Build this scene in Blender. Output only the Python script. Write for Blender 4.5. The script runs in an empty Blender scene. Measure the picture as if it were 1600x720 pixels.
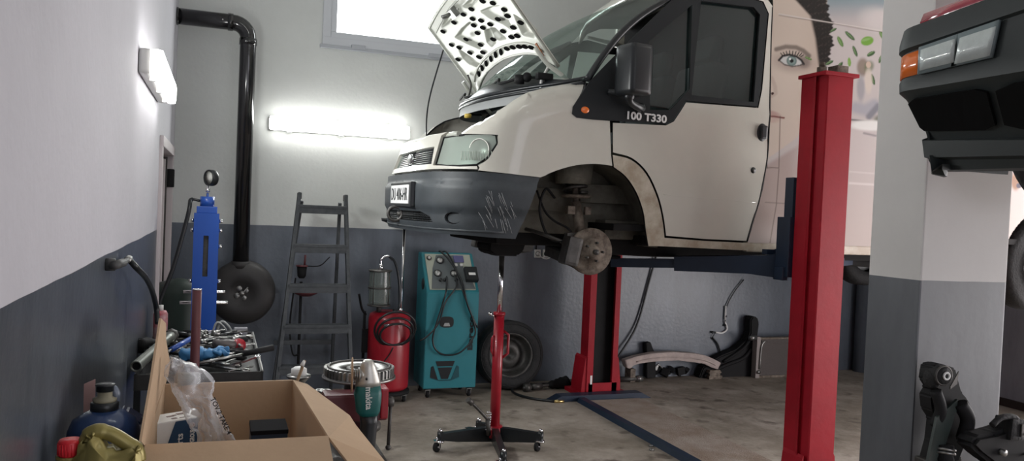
import bpy, bmesh, math, random
from mathutils import Vector, Matrix, noise
random.seed(7)
PI = math.pi
COL = bpy.context.scene.collection
# ---------------------------------------------------------------- camera
FPX, YAW, PITCH, ROLL = 1240.48, 0.35458, -0.02464, 0.04294
CAM = Vector((0, 0, 1.65))
_f = Vector((math.sin(YAW)*math.cos(PITCH), math.cos(YAW)*math.cos(PITCH), math.sin(PITCH)))
_r = Vector((math.cos(YAW), -math.sin(YAW), 0)); _u = _r.cross(_f)
RT = _r*math.cos(ROLL)+_u*math.sin(ROLL); UP = -_r*math.sin(ROLL)+_u*math.cos(ROLL)
def ray(x, y): return _f + RT*((x-800)/FPX) - UP*((y-360)/FPX)
def on(x, y, ax, v):
    d = ray(x, y); i = 'XYZ'.index(ax); return CAM + d*((v-CAM[i])/d[i])
cd = bpy.data.cameras.new('camera'); cam = bpy.data.objects.new('camera', cd); COL.objects.link(cam)
cd.sensor_width = 36; cd.lens = 36*FPX/1600; cd.clip_start = .05
cam.matrix_world = Matrix((( RT.x, UP.x, -_f.x, CAM.x), (RT.y, UP.y, -_f.y, CAM.y), (RT.z, UP.z, -_f.z, CAM.z), (0, 0, 0, 1)))
bpy.context.scene.camera = cam
# ---------------------------------------------------------------- materials
def mat(name, col, rough=.5, metal=0, coat=0, spec=.5, bump=0, bscale=40, var=0, vscale=6, col2=None, trans=0, emit=0, aniso=None, ior=1.45):
    m = bpy.data.materials.new(name); m.use_nodes = True
    nt = m.node_tree; b = nt.nodes['Principled BSDF']
    c = (*col, 1)
    b.inputs['Base Color'].default_value = c; b.inputs['Roughness'].default_value = rough
    b.inputs['Metallic'].default_value = metal; b.inputs['Coat Weight'].default_value = coat
    b.inputs['Specular IOR Level'].default_value = spec; b.inputs['IOR'].default_value = ior
    b.inputs['Transmission Weight'].default_value = trans
    if emit:
        b.inputs['Emission Color'].default_value = c; b.inputs['Emission Strength'].default_value = emit
    if var or col2 or bump:
        tc = nt.nodes.new('ShaderNodeTexCoord')
        if var or col2:
            n = nt.nodes.new('ShaderNodeTexNoise'); n.inputs['Scale'].default_value = vscale; n.inputs['Detail'].default_value = 8
            n.inputs['Roughness'].default_value = .65
            r = nt.nodes.new('ShaderNodeValToRGB'); r.color_ramp.elements[0].position = .38; r.color_ramp.elements[1].position = .66
            c2 = col2 or tuple(max(0, x*(1-var)) for x in col)
            r.color_ramp.elements[0].color = (*c2, 1); r.color_ramp.elements[1].color = c
            nt.links.new(tc.outputs['Object'], n.inputs['Vector']); nt.links.new(n.outputs['Fac'], r.inputs['Fac'])
            nt.links.new(r.outputs['Color'], b.inputs['Base Color'])
        if bump:
            n2 = nt.nodes.new('ShaderNodeTexNoise'); n2.inputs['Scale'].default_value = bscale; n2.inputs['Detail'].default_value = 5
            bp = nt.nodes.new('ShaderNodeBump'); bp.inputs['Strength'].default_value = bump; bp.inputs['Distance'].default_value = .02
            nt.links.new(tc.outputs['Object'], n2.inputs['Vector']); nt.links.new(n2.outputs['Fac'], bp.inputs['Height'])
            nt.links.new(bp.outputs['Normal'], b.inputs['Normal'])
    return m
def tinted(name, col, alpha, rough=.04):
    m = bpy.data.materials.new(name); m.use_nodes = True; nt = m.node_tree
    b = nt.nodes['Principled BSDF']; out = nt.nodes['Material Output']
    b.inputs['Base Color'].default_value = (*col, 1); b.inputs['Roughness'].default_value = rough
    t = nt.nodes.new('ShaderNodeBsdfTransparent'); t.inputs[0].default_value = (.8, .9, .86, 1)
    mx = nt.nodes.new('ShaderNodeMixShader'); mx.inputs[0].default_value = alpha
    nt.links.new(t.outputs[0], mx.inputs[1]); nt.links.new(b.outputs[0], mx.inputs[2]); nt.links.new(mx.outputs[0], out.inputs[0])
    return m
def ramp(nt, src, stops):
    r = nt.nodes.new('ShaderNodeValToRGB'); e = r.color_ramp.elements
    while len(e) < len(stops): e.new(.5)
    for k, (p, c) in enumerate(stops):
        e[k].position = p; e[k].color = (*c, 1) if len(c) == 3 else c
    nt.links.new(src, r.inputs['Fac']); return r.outputs['Color']
def wall_mat(name, top, low, h, lowrough=.35, bst=.15):
    """two-tone workshop wall: gloss paint below height h, emulsion above, hand-cut line"""
    m = bpy.data.materials.new(name); m.use_nodes = True; nt = m.node_tree; b = nt.nodes['Principled BSDF']
    g = nt.nodes.new('ShaderNodeNewGeometry'); sp = nt.nodes.new('ShaderNodeSeparateXYZ'); nt.links.new(g.outputs['Position'], sp.inputs[0])
    n = nt.nodes.new('ShaderNodeTexNoise'); n.inputs['Scale'].default_value = 2.2; nt.links.new(g.outputs['Position'], n.inputs['Vector'])
    ad = nt.nodes.new('ShaderNodeMath'); ad.operation = 'MULTIPLY_ADD'; nt.links.new(n.outputs['Fac'], ad.inputs[0]); ad.inputs[1].default_value = .012
    nt.links.new(sp.outputs['Z'], ad.inputs[2])
    gt = nt.nodes.new('ShaderNodeMath'); gt.operation = 'GREATER_THAN'; nt.links.new(ad.outputs[0], gt.inputs[0]); gt.inputs[1].default_value = h+.006
    n2 = nt.nodes.new('ShaderNodeTexNoise'); n2.inputs['Scale'].default_value = 1.7; n2.inputs['Detail'].default_value = 9; n2.inputs['Roughness'].default_value = .7
    nt.links.new(g.outputs['Position'], n2.inputs['Vector'])
    ct = ramp(nt, n2.outputs['Fac'], [(.35, tuple(x*.93 for x in top)), (.65, top)])
    n3 = nt.nodes.new('ShaderNodeTexNoise'); n3.inputs['Scale'].default_value = 3; n3.inputs['Detail'].default_value = 9; n3.inputs['Roughness'].default_value = .7
    mp = nt.nodes.new('ShaderNodeMapping'); mp.inputs['Scale'].default_value = (1, 1, .3); nt.links.new(g.outputs['Position'], mp.inputs[0]); nt.links.new(mp.outputs[0], n3.inputs['Vector'])
    cl = ramp(nt, n3.outputs['Fac'], [(.35, tuple(x*.75 for x in low)), (.7, tuple(min(1, x*1.15) for x in low))])
    mx = nt.nodes.new('ShaderNodeMix'); mx.data_type = 'RGBA'
    nt.links.new(gt.outputs[0], mx.inputs['Factor']); nt.links.new(cl, mx.inputs['A']); nt.links.new(ct, mx.inputs['B'])
    nt.links.new(mx.outputs['Result'], b.inputs['Base Color'])
    rr = nt.nodes.new('ShaderNodeMath'); rr.operation = 'MULTIPLY_ADD'; nt.links.new(gt.outputs[0], rr.inputs[0]); rr.inputs[1].default_value = .75-lowrough; rr.inputs[2].default_value = lowrough
    nt.links.new(rr.outputs[0], b.inputs['Roughness'])
    n4 = nt.nodes.new('ShaderNodeTexNoise'); n4.inputs['Scale'].default_value = 30; nt.links.new(g.outputs['Position'], n4.inputs['Vector'])
    bp = nt.nodes.new('ShaderNodeBump'); bp.inputs['Strength'].default_value = bst; bp.inputs['Distance'].default_value = .01
    nt.links.new(n4.outputs['Fac'], bp.inputs['Height']); nt.links.new(bp.outputs[0], b.inputs['Normal'])
    return m
def floor_mat():
    m = bpy.data.materials.new('concrete'); m.use_nodes = True; nt = m.node_tree; b = nt.nodes['Principled BSDF']
    g = nt.nodes.new('ShaderNodeNewGeometry')
    n = nt.nodes.new('ShaderNodeTexNoise'); n.inputs['Scale'].default_value = 1.3; n.inputs['Detail'].default_value = 12; n.inputs['Roughness'].default_value = .72
    nt.links.new(g.outputs['Position'], n.inputs['Vector'])
    c = ramp(nt, n.outputs['Fac'], [(.3, (.12, .10, .078)), (.47, (.25, .215, .175)), (.6, (.37, .325, .28)), (.75, (.48, .43, .385))])
    n2 = nt.nodes.new('ShaderNodeTexNoise'); n2.inputs['Scale'].default_value = 5; n2.inputs['Detail'].default_value = 6; nt.links.new(g.outputs['Position'], n2.inputs['Vector'])
    st = ramp(nt, n2.outputs['Fac'], [(.30, (.3, .27, .25)), (.42, (1, 1, 1))])
    mx = nt.nodes.new('ShaderNodeMix'); mx.data_type = 'RGBA'; mx.blend_type = 'MULTIPLY'; mx.inputs['Factor'].default_value = .8
    nt.links.new(c, mx.inputs['A']); nt.links.new(st, mx.inputs['B']); nt.links.new(mx.outputs['Result'], b.inputs['Base Color'])
    b.inputs['Roughness'].default_value = .62
    n4 = nt.nodes.new('ShaderNodeTexNoise'); n4.inputs['Scale'].default_value = 25; n4.inputs['Detail'].default_value = 6; nt.links.new(g.outputs['Position'], n4.inputs['Vector'])
    bp = nt.nodes.new('ShaderNodeBump'); bp.inputs['Strength'].default_value = .3; bp.inputs['Distance'].default_value = .01
    nt.links.new(n4.outputs['Fac'], bp.inputs['Height']); nt.links.new(bp.outputs[0], b.inputs['Normal'])
    return m
M = {}
M['floor'] = floor_mat()
M['wall'] = wall_mat('painted wall', (.62, .64, .62), (.125, .145, .175), 1.437)
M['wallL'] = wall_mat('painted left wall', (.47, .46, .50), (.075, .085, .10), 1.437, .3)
M['pillar'] = wall_mat('painted pillar', (.60, .585, .57), (.105, .112, .125), 1.437, .5, .05)
M['ceil'] = mat('ceiling paint', (.6, .6, .58), .8)
M['white'] = mat('van white paint', (.56, .54, .48), .28, coat=.6, var=.06, vscale=3)
M['whited'] = mat('dirty white paint', (.50, .46, .38), .45, col2=(.33, .27, .2), vscale=9)
M['wbrt'] = mat('white underside paint', (.42, .43, .38), .38)
M['bump'] = mat('bumper plastic', (.045, .053, .06), .5, bump=.1, bscale=300, var=.25, vscale=8)
M['blk'] = mat('black plastic', (.012, .014, .016), .35)
M['blkm'] = mat('matt black rubber', (.013, .013, .014), .7, var=.3, spec=.25)
M['rubber'] = mat('tyre rubber', (.025, .025, .026), .7, spec=.3, bump=.3, bscale=60, var=.3, vscale=12)
M['glass'] = tinted('dark window glass', (.012, .02, .02), .82)
M['wind'] = tinted('windscreen glass', (.16, .2, .18), .38, .08)
M['clear'] = tinted('clear side glass', (.1, .13, .12), .05)
M['lens'] = mat('headlight lens', (.33, .38, .33), .18, coat=.8, col2=(.52, .56, .5), vscale=14, bump=.15, bscale=30)
M['orange'] = mat('orange lens', (.75, .16, .02), .25, coat=.5)
M['chrome'] = mat('chrome', (.75, .75, .77), .12, metal=1)
M['tool'] = mat('oily tool steel', (.42, .42, .41), .28, metal=1, var=.6, vscale=30)
M['steel'] = mat('dull steel', (.38, .38, .37), .35, metal=.9, var=.35, vscale=20)
M['dsteel'] = mat('dark steel', (.10, .095, .09), .5, metal=.6, var=.4, vscale=15)
M['rust'] = mat('rusty steel', (.26, .22, .18), .7, metal=.4, col2=(.09, .07, .055), vscale=20)
M['liner'] = mat('dirty wheel housing', (.20, .19, .155), .85, col2=(.11, .10, .08), vscale=6, bump=.2)
M['under'] = mat('underbody grime', (.015, .014, .014), .8, var=.4, spec=.2)
M['red'] = mat('red lift paint', (.34, .009, .02), .5, spec=.25, var=.18, vscale=5, bump=.06, bscale=25)
M['redd'] = mat('red tool paint', (.32, .009, .02), .38, coat=.2, var=.15)
M['maroon'] = mat('maroon painted steel', (.10, .025, .03), .4)
M['navy'] = mat('navy blue paint', (.012, .024, .05), .45, var=.2)
M['blue'] = mat('bright blue paint', (.014, .07, .34), .35, coat=.3)
M['teal'] = mat('teal cabinet paint', (.018, .175, .21), .4, coat=.2, var=.06)
M['ladder'] = mat('dark ladder wood', (.035, .04, .045), .6, col2=(.06, .065, .07), vscale=18)
M['card'] = mat('cardboard', (.46, .32, .205), .85, var=.08, vscale=5, bump=.05, bscale=60)
M['pipe'] = mat('glossy black pipe', (.01, .01, .011), .18, coat=.5)
M['grey'] = mat('grey plastic', (.3, .31, .31), .5)
M['lgrey'] = mat('pale grey plastic', (.6, .6, .58), .45)
M['lamp'] = mat('lit diffuser', (1, .99, .96), .4, emit=14)
M['paper'] = mat('white print', (.75, .75, .74), .6)
M['dblue'] = mat('dark blue print', (.02, .06, .13), .5)
M['gold'] = mat('gold plastic', (.24, .20, .065), .35, metal=.35)
M['bluep'] = mat('blue plastic', (.018, .042, .12), .3, coat=.3)
M['capred'] = mat('red cap plastic', (.62, .02, .03), .35)
M['mgreen'] = mat('teal green tool plastic', (.008, .09, .085), .4)
M['alu'] = mat('cast aluminium', (.55, .54, .5), .4, metal=.7, var=.2, vscale=25)
M['carred'] = mat('red car paint', (.30, .01, .03), .2, coat=1)
M['carblk'] = mat('car bumper plastic', (.022, .028, .028), .5, bump=.05, bscale=300)
M['bag'] = None
# ---------------------------------------------------------------- mesh helpers
def BM(): return bmesh.new()
def xf(vs, mtx):
    for v in vs: v.co = mtx @ v.co
def box(bm, c, s, rot=(0, 0, 0), bev=0, mi=0, R=None):
    r = bmesh.ops.create_cube(bm, size=1); vs = r['verts']
    for v in vs: v.co = Vector((v.co.x*s[0], v.co.y*s[1], v.co.z*s[2]))
    if bev:
        es = {e for v in vs for e in v.link_edges}
        rr = bmesh.ops.bevel(bm, geom=list(es), offset=bev, segments=2, affect='EDGES', profile=.7)
        vs = list({v for f in rr['faces'] for v in f.verts} | {v for v in vs if v.is_valid})
    mt = Matrix.Translation(c) @ (R if R is not None else (Matrix.Rotation(rot[2], 4, 'Z') @ Matrix.Rotation(rot[1], 4, 'Y') @ Matrix.Rotation(rot[0], 4, 'X')))
    fs = {f for v in vs for f in v.link_faces}
    for f in fs: f.material_index = mi
    xf(vs, mt); return vs
def bx(bm, x0, x1, y0, y1, z0, z1, bev=0, mi=0):
    return box(bm, ((x0+x1)/2, (y0+y1)/2, (z0+z1)/2), (abs(x1-x0), abs(y1-y0), abs(z1-z0)), bev=bev, mi=mi)
def frame_of(d, up=None):
    d = Vector(d).normalized()
    a = Vector(up) if up else (Vector((0, 0, 1)) if abs(d.z) < .9 else Vector((1, 0, 0)))
    x = a.cross(d)
    if x.length < 1e-6: x = Vector((1, 0, 0)).cross(d)
    x.normalize(); y = d.cross(x); return x, y, d
def lathe(bm, prof, base, axis, n=24, mi=0, cap=True):
    """prof: list of (r, h) along axis from base"""
    x, y, d = frame_of(axis); base = Vector(base); rings = []
    for r, h in prof:
        c = base + d*h
        if r < 1e-5: rings.append([bm.verts.new(c)])
        else: rings.append([bm.verts.new(c + (x*math.cos(2*PI*k/n) + y*math.sin(2*PI*k/n))*r) for k in range(n)])
    fs = []
    for a, b in zip(rings, rings[1:]):
        if len(a) == 1 and len(b) == 1: continue
        for k in range(n):
            k2 = (k+1) % n
            if len(a) == 1: fs.append(bm.faces.new((a[0], b[k2], b[k])))
            elif len(b) == 1: fs.append(bm.faces.new((a[k], a[k2], b[0])))
            else: fs.append(bm.faces.new((a[k], a[k2], b[k2], b[k])))
    if cap:
        if len(rings[0]) > 1: fs.append(bm.faces.new(list(reversed(rings[0]))))
        if len(rings[-1]) > 1: fs.append(bm.faces.new(rings[-1]))
    for f in fs: f.material_index = mi; f.smooth = True
    return fs
def cyl(bm, p, q, r, r2=None, n=20, mi=0):
    p = Vector(p); q = Vector(q); return lathe(bm, [(r, 0), (r if r2 is None else r2, (q-p).length)], p, q-p, n, mi)
def torus(bm, c, axis, R, r, n=28, m=10, mi=0, sx=1):
    x, y, d = frame_of(axis); c = Vector(c); g = []
    for i in range(n):
        a = 2*PI*i/n; e = x*math.cos(a)+y*math.sin(a)
        g.append([bm.verts.new(c + e*(R+r*math.cos(2*PI*j/m)) + d*(r*sx*math.sin(2*PI*j/m))) for j in range(m)])
    for i in range(n):
        for j in range(m):
            f = bm.faces.new((g[i][j], g[(i+1) % n][j], g[(i+1) % n][(j+1) % m], g[i][(j+1) % m])); f.smooth = True; f.material_index = mi
def spline(pts, sub=6):
    P = [Vector(p) for p in pts]
    if len(P) < 3: return P
    Q = [P[0]*2-P[1]] + P + [P[-1]*2-P[-2]]; out = []
    for i in range(1, len(Q)-2):
        for k in range(sub):
            t = k/sub; a, b, c, d = Q[i-1], Q[i], Q[i+1], Q[i+2]
            out.append(.5*((2*b) + (c-a)*t + (2*a-5*b+4*c-d)*t*t + (3*b-a-3*c+d)*t**3))
    out.append(P[-1]); return out
def tube(bm, pts, r, n=10, mi=0, sm=True, sub=6):
    P = spline(pts, sub) if sm else [Vector(p) for p in pts]
    rs = r if isinstance(r, (list, tuple)) else [r]*len(P)
    if len(rs) != len(P): rs = [rs[min(len(rs)-1, int(k*len(rs)/len(P)))] for k in range(len(P))]
    x, y, d = frame_of(P[1]-P[0]); rings = []
    for k, p in enumerate(P):
        t = (P[min(k+1, len(P)-1)]-P[max(k-1, 0)]).normalized()
        x = (x - t*x.dot(t)); x.normalize(); y = t.cross(x)
        rings.append([bm.verts.new(p + (x*math.cos(2*PI*j/n)+y*math.sin(2*PI*j/n))*rs[k]) for j in range(n)])
    for a, b in zip(rings, rings[1:]):
        for j in range(n):
            f = bm.faces.new((a[j], a[(j+1) % n], b[(j+1) % n], b[j])); f.smooth = True; f.material_index = mi
    for f in (bm.faces.new(list(reversed(rings[0]))), bm.faces.new(rings[-1])): f.material_index = mi
def prism(bm, poly, org, ax, ay, dep, mi=0, bev=0):
    """poly 2-D in axes ax, ay from org, extruded by vector dep"""
    org = Vector(org); ax = Vector(ax); ay = Vector(ay); dep = Vector(dep)
    vs = [bm.verts.new(org+ax*u+ay*v) for u, v in poly]
    f = bm.faces.new(vs)
    r = bmesh.ops.extrude_face_region(bm, geom=[f])
    nv = [g for g in r['geom'] if isinstance(g, bmesh.types.BMVert)]
    for v in nv: v.co += dep
    fs = {ff for v in vs+nv for ff in v.link_faces}
    if bev:
        es = {e for ff in fs for e in ff.edges}
        bmesh.ops.bevel(bm, geom=list(es), offset=bev, segments=2, affect='EDGES')
    else:
        for ff in fs: ff.material_index = mi
def sphere(bm, c, s, n=16, mi=0, R=None):
    r = bmesh.ops.create_uvsphere(bm, u_segments=n, v_segments=max(6, n*2//3), radius=1)
    mt = Matrix.Translation(c) @ (R if R is not None else Matrix()) @ Matrix.Diagonal((*((s,)*3 if not isinstance(s, (tuple, list)) else s), 1))
    for f in {f for v in r['verts'] for f in v.link_faces}: f.smooth = True; f.material_index = mi
    xf(r['verts'], mt)
def spring(bm, p, q, R, r, turns, n=8):
    x, y, d = frame_of(Vector(q)-Vector(p)); L = (Vector(q)-Vector(p)).length; N = int(turns*16)
    tube(bm, [Vector(p)+d*(L*k/N)+(x*math.cos(2*PI*turns*k/N)+y*math.sin(2*PI*turns*k/N))*R for k in range(N+1)], r, n, sm=False)
OFF = {}
def setp(o, label=None, cat=None, group=None, kind=None):
    if label: o['label'] = label
    if cat: o['category'] = cat
    if group: o['group'] = group
    if kind: o['kind'] = kind
def thing(name, loc, label, cat, group=None):
    o = bpy.data.objects.new(name, None); COL.objects.link(o); o.empty_display_size = .1
    o.location = loc; OFF[o.name] = Vector(loc); setp(o, label, cat, group); return o
def obj(name, bm, mats, parent=None, label=None, cat=None, group=None, kind=None, smooth=None, solid=0, bevel=0, org=None):
    bmesh.ops.recalc_face_normals(bm, faces=bm.faces[:])
    me = bpy.data.meshes.new(name)
    if smooth is not None:
        for f in bm.faces: f.smooth = smooth
    if parent is None:
        if org is None:
            cs = [v.co for v in bm.verts]
            org = Vector(((min(c.x for c in cs)+max(c.x for c in cs))/2, (min(c.y for c in cs)+max(c.y for c in cs))/2, min(c.z for c in cs)))
        if kind == 'structure': org = Vector((0, 0, 0))
    else: org = OFF[parent.name]
    org = Vector(org)
    for v in bm.verts: v.co -= org
    bm.to_mesh(me); bm.free()
    for m in (mats if isinstance(mats, (list, tuple)) else [mats]): me.materials.append(M[m] if isinstance(m, str) else m)
    o = bpy.data.objects.new(name, me); COL.objects.link(o)
    if parent is None: o.location = org
    else: o.parent = parent
    OFF[o.name] = org
    setp(o, label, cat, group, kind)
    if bevel:
        b = o.modifiers.new('bevel', 'BEVEL'); b.width = bevel; b.segments = 2; b.limit_method = 'ANGLE'
    if solid:
        s = o.modifiers.new('solid', 'SOLIDIFY'); s.thickness = solid; s.offset = -1
    if smooth is None:
        try: me.shade_smooth_by_angle = None
        except Exception: pass
    return o
def textbm(s, size, org, ax, ay, depth=.002, align='CENTER', sx=1, bold=0):
    cu = bpy.data.curves.new('t', 'FONT'); cu.body = s; cu.size = size; cu.extrude = depth/2; cu.align_x = align; cu.align_y = 'CENTER'; cu.offset = bold
    cu.resolution_u = 3
    o = bpy.data.objects.new('t', cu); COL.objects.link(o)
    dg = bpy.context.evaluated_depsgraph_get(); me = bpy.data.meshes.new_from_object(o.evaluated_get(dg))
    bm = BM(); bm.from_mesh(me); bpy.data.objects.remove(o); bpy.data.curves.remove(cu); bpy.data.meshes.remove(me)
    ax = Vector(ax).normalized(); ay = Vector(ay).normalized(); az = ax.cross(ay); org = Vector(org)
    for v in bm.verts: v.co = org + ax*v.co.x*sx + ay*v.co.y + az*v.co.z
    return bm
def merge(bm, other):
    me = bpy.data.meshes.new('tmp'); other.to_mesh(me); other.free(); bm.from_mesh(me); bpy.data.meshes.remove(me)
def dup(root, name=None, loc=None, rotz=None, label=None, group=None, cat=None, rot=None, scale=None):
    r = root.copy(); COL.objects.link(r)
    if loc is not None: r.location = loc
    if rotz is not None: r.rotation_euler = (0, 0, rotz)
    if rot is not None: r.rotation_euler = rot
    if scale is not None: r.scale = (scale,)*3
    if label: r['label'] = label
    if group: r['group'] = group
    for ch in list(root.children):
        c = ch.copy(); COL.objects.link(c); c.parent = r
        for g in list(ch.children):
            d = g.copy(); COL.objects.link(d); d.parent = c
    return r
# ---------------------------------------------------------------- van body surface
YC, HW, XN, AF, BE = 5.13, .98, 1.72, .60, .98
NEXP = 3.2
def gz(z): return -.018 + .3*max(0, 1.56-z) if z < 1.865 else .02+(z-1.87)*.35
_tab = []
def _mk():
    N = 200; L = 0; prev = None
    for k in range(N+1):
        a = PI/2*k/N
        x = XN - AF*abs(math.sin(a))**(2/NEXP); y = YC - BE*abs(math.cos(a))**(2/NEXP)
        if prev: L += math.hypot(x-prev[0], y-prev[1])
        _tab.append((XN-L, x, y)); prev = (x, y)
_mk()
TC = _tab[-1][0]     # parameter of the van's centre line at the nose
def ytum(x, z):
    y = 0
    if z > 2.30: y += (z-2.30)*.13
    if z < 1.75: y += (1.75-z)*.10
    return y
def fw(x0): return min(1, max(0, (XN-x0)/AF))
def S(t, z):
    if t >= XN: x, y = t, YC-BE
    else:
        i = 0
        lo, hi = 0, len(_tab)-1
        while hi-lo > 1:
            m = (lo+hi)//2
            if _tab[m][0] > t: lo = m
            else: hi = m
        a, b = _tab[lo], _tab[hi]; k = (t-a[0])/((b[0]-a[0]) or 1e-9); k = min(1, max(0, k))
        x = a[1]+(b[1]-a[1])*k; y = a[2]+(b[2]-a[2])*k
    w = fw(x); sy = (YC-y)/BE
    return Vector((x+gz(z)*w, y+ytum(x, z)*sy, z))
def inside(p):
    x = p.x; z = p.z
    x0 = x
    for _ in range(4): x0 = x - gz(z)*fw(x0)
    y = p.y
    yt = ytum(x, z)
    sy = min(1, max(0, (YC-y)/(BE-yt)))
    if x0 >= XN: return y > YC-BE+yt
    return (abs((XN-x0)/AF)**NEXP + sy**NEXP) < 1 and x0 > XN-AF
def hit(px, py, inset=0):
    d = ray(px, py); lo = 2.0; k = 2.0
    while k < 9:
        if inside(CAM+d*k): break
        k += .01
    a, b = k-.01, k
    for _ in range(12):
        m = (a+b)/2
        if inside(CAM+d*m): b = m
        else: a = m
    p = CAM+d*b; z = p.z; x0 = p.x
    for _ in range(4): x0 = p.x - gz(z)*fw(x0)
    if x0 >= XN: return (x0, z)
    y = YC-(YC-p.y)/max(1e-3, (BE-ytum(x0, z)))*BE
    best = min(_tab, key=lambda q: (q[1]-x0)**2+(q[2]-y)**2)
    return (best[0], z)
# ================================================================ THE ROOM
XL, XR, YB, YF, ZC = -.36, 7.06, 7.13, -5.0, 4.4
def struct(name, b, m): return obj(name, b, m, kind='structure')
b = BM(); bx(b, XL-.2, XR+.2, YF-.2, YB+.2, -.12, 0); struct('floor', b, 'floor')
b = BM(); bx(b, XL-.2, XR+.2, YF-.2, YB+.2, ZC, ZC+.12); struct('ceiling', b, 'ceil')
WX0, WX1, WZ0 = .80, 2.35, 3.03; WZ1 = 3.75
b = BM(); bx(b, XL-.2, WX0, YB, YB+.2, 0, ZC); bx(b, WX1, XR+.2, YB, YB+.2, 0, ZC); bx(b, WX0, WX1, YB, YB+.2, 0, WZ0); bx(b, WX0, WX1, YB, YB+.2, WZ1, ZC); struct('wall_back', b, 'wall')
DY0, DY1, DZ = 5.45, 6.75, 2.03
b = BM(); bx(b, XL-.2, XL, YF, DY0, 0, ZC); bx(b, XL-.2, XL, DY1, YB, 0, ZC); bx(b, XL-.2, XL, DY0, DY1, DZ, ZC); struct('wall_left', b, 'wallL')
b = BM(); bx(b, XR, XR+.2, YF, YB, 0, ZC); M['wallR'] = wall_mat('painted right wall', (.6, .6, .6), (.27, .28, .32), 1.437); struct('wall_right', b, 'wallR')
b = BM(); bx(b, XR-.02, XR, -.5, 4.3, .03, 2.95, bev=.01); d2 = obj('added_gate_panel', b, mat('added glowing gate panel', (.9, .9, .92), .4, emit=1.0), kind='structure')  # glowing gate panel out of view, added to supply light from the right
GX0, GX1, GZ = 1.2, 6.2, 3.7     # the workshop's open gate behind the camera
b = BM(); bx(b, XL, GX0, YF-.2, YF, 0, ZC); bx(b, GX1, XR, YF-.2, YF, 0, ZC); bx(b, GX0, GX1, YF-.2, YF, GZ, ZC); struct('wall_front', b, 'wall')
# window: frame of white profiles and an overexposed pane
b = BM()
for x0, x1, z0, z1 in ((WX0, WX1, WZ0, WZ0+.07), (WX0, WX1, WZ1-.07, WZ1), (WX0, WX0+.07, WZ0+.07, WZ1-.07), (WX1-.07, WX1, WZ0+.07, WZ1-.07), ): bx(b, x0, x1, YB-.02, YB+.06, z0, z1, bev=.003)
for x0, x1, z0, z1 in ((WX0+.07, WX1-.07, WZ0+.07, WZ0+.12), (WX0+.07, WX1-.07, WZ1-.12, WZ1-.07), (WX0+.07, WX0+.12, WZ0+.12, WZ1-.12), (WX1-.12, WX1-.07, WZ0+.12, WZ1-.12)): bx(b, x0, x1, YB-.005, YB+.05, z0, z1, bev=.003)
w = obj('window_1', b, mat('grey white window profile', (.55, .57, .6), .4), kind='structure')
b = BM(); bx(b, WX0+.1, WX1-.1, YB+.02, YB+.03, WZ0+.1, WZ1-.1); obj('pane', b, mat('bright daylit glass', (.96, .98, 1), .2, emit=3.2), w)
b = BM()
bx(b, WX0-.02, WX1+.02, YB-.035, YB, WZ0-.03, WZ0, bev=.004)
for x in (1.05, 1.75): bx(b, x, x+.12, YB-.05, YB-.015, WZ0-.012, WZ0+.02, bev=.004)
obj('window_sill', b, mat('grey sill', (.4, .42, .45), .5), w)
# door in the left wall: pale leaf and frame
pf = mat('pale pink grey frame', (.52, .47, .48), .4)
b = BM()
bx(b, XL-.08, XL+.02, DY0, DY0+.07, 0, DZ, bev=.005); bx(b, XL-.08, XL+.02, DY1-.07, DY1, 0, DZ, bev=.005); bx(b, XL-.08, XL+.025, DY0, DY1, DZ-.07, DZ, bev=.005)
d1 = obj('door_1', b, pf, kind='structure')
b = BM()
bx(b, XL-.09, XL-.05, DY0+.07, DY1-.07, 0, DZ-.07)
for y in (DY0+.12, DY0+.3, DY0+.55, DY1-.45, DY1-.2): bx(b, XL-.055, XL-.03, y, y+.05, .02, DZ-.1, bev=.006)
for y in (DY0+.085, DY0+.20, DY1-.12): bx(b, XL-.05, XL-.02, y, y+.02, .02, DZ-.08, mi=1)
obj('door_leaf', b, [pf, 'dsteel'], d1)
b = BM(); bx(b, XL-.05, XL+.03, DY1-.09, DY1-.03, 1.72, 1.86, bev=.01); obj('door_hinge', b, 'blkm', d1)
# pillar
PX0, PX1, PY0, PY1 = 2.70, 3.19, 2.46, 2.735
b = BM(); box(b, ((PX0+PX1)/2, (PY0+PY1)/2, ZC/2), (PX1-PX0, PY1-PY0, ZC), bev=.008); o = struct('trim_1', b, 'pillar'); o['label'] = 'square pillar, white above and grey below'
# boxed pipe in the far corner, skirting of the right wall
b = BM(); cyl(b, (6.88, 7.03, 0), (6.88, 7.03, ZC), .075); struct('trim_2', b, 'wall')
b = BM(); bx(b, XR-.015, XR, 4.32, 6.9, 0, .075); struct('baseboard_right', b, mat('dark brown skirting', (.03, .02, .018), .5))
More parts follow.
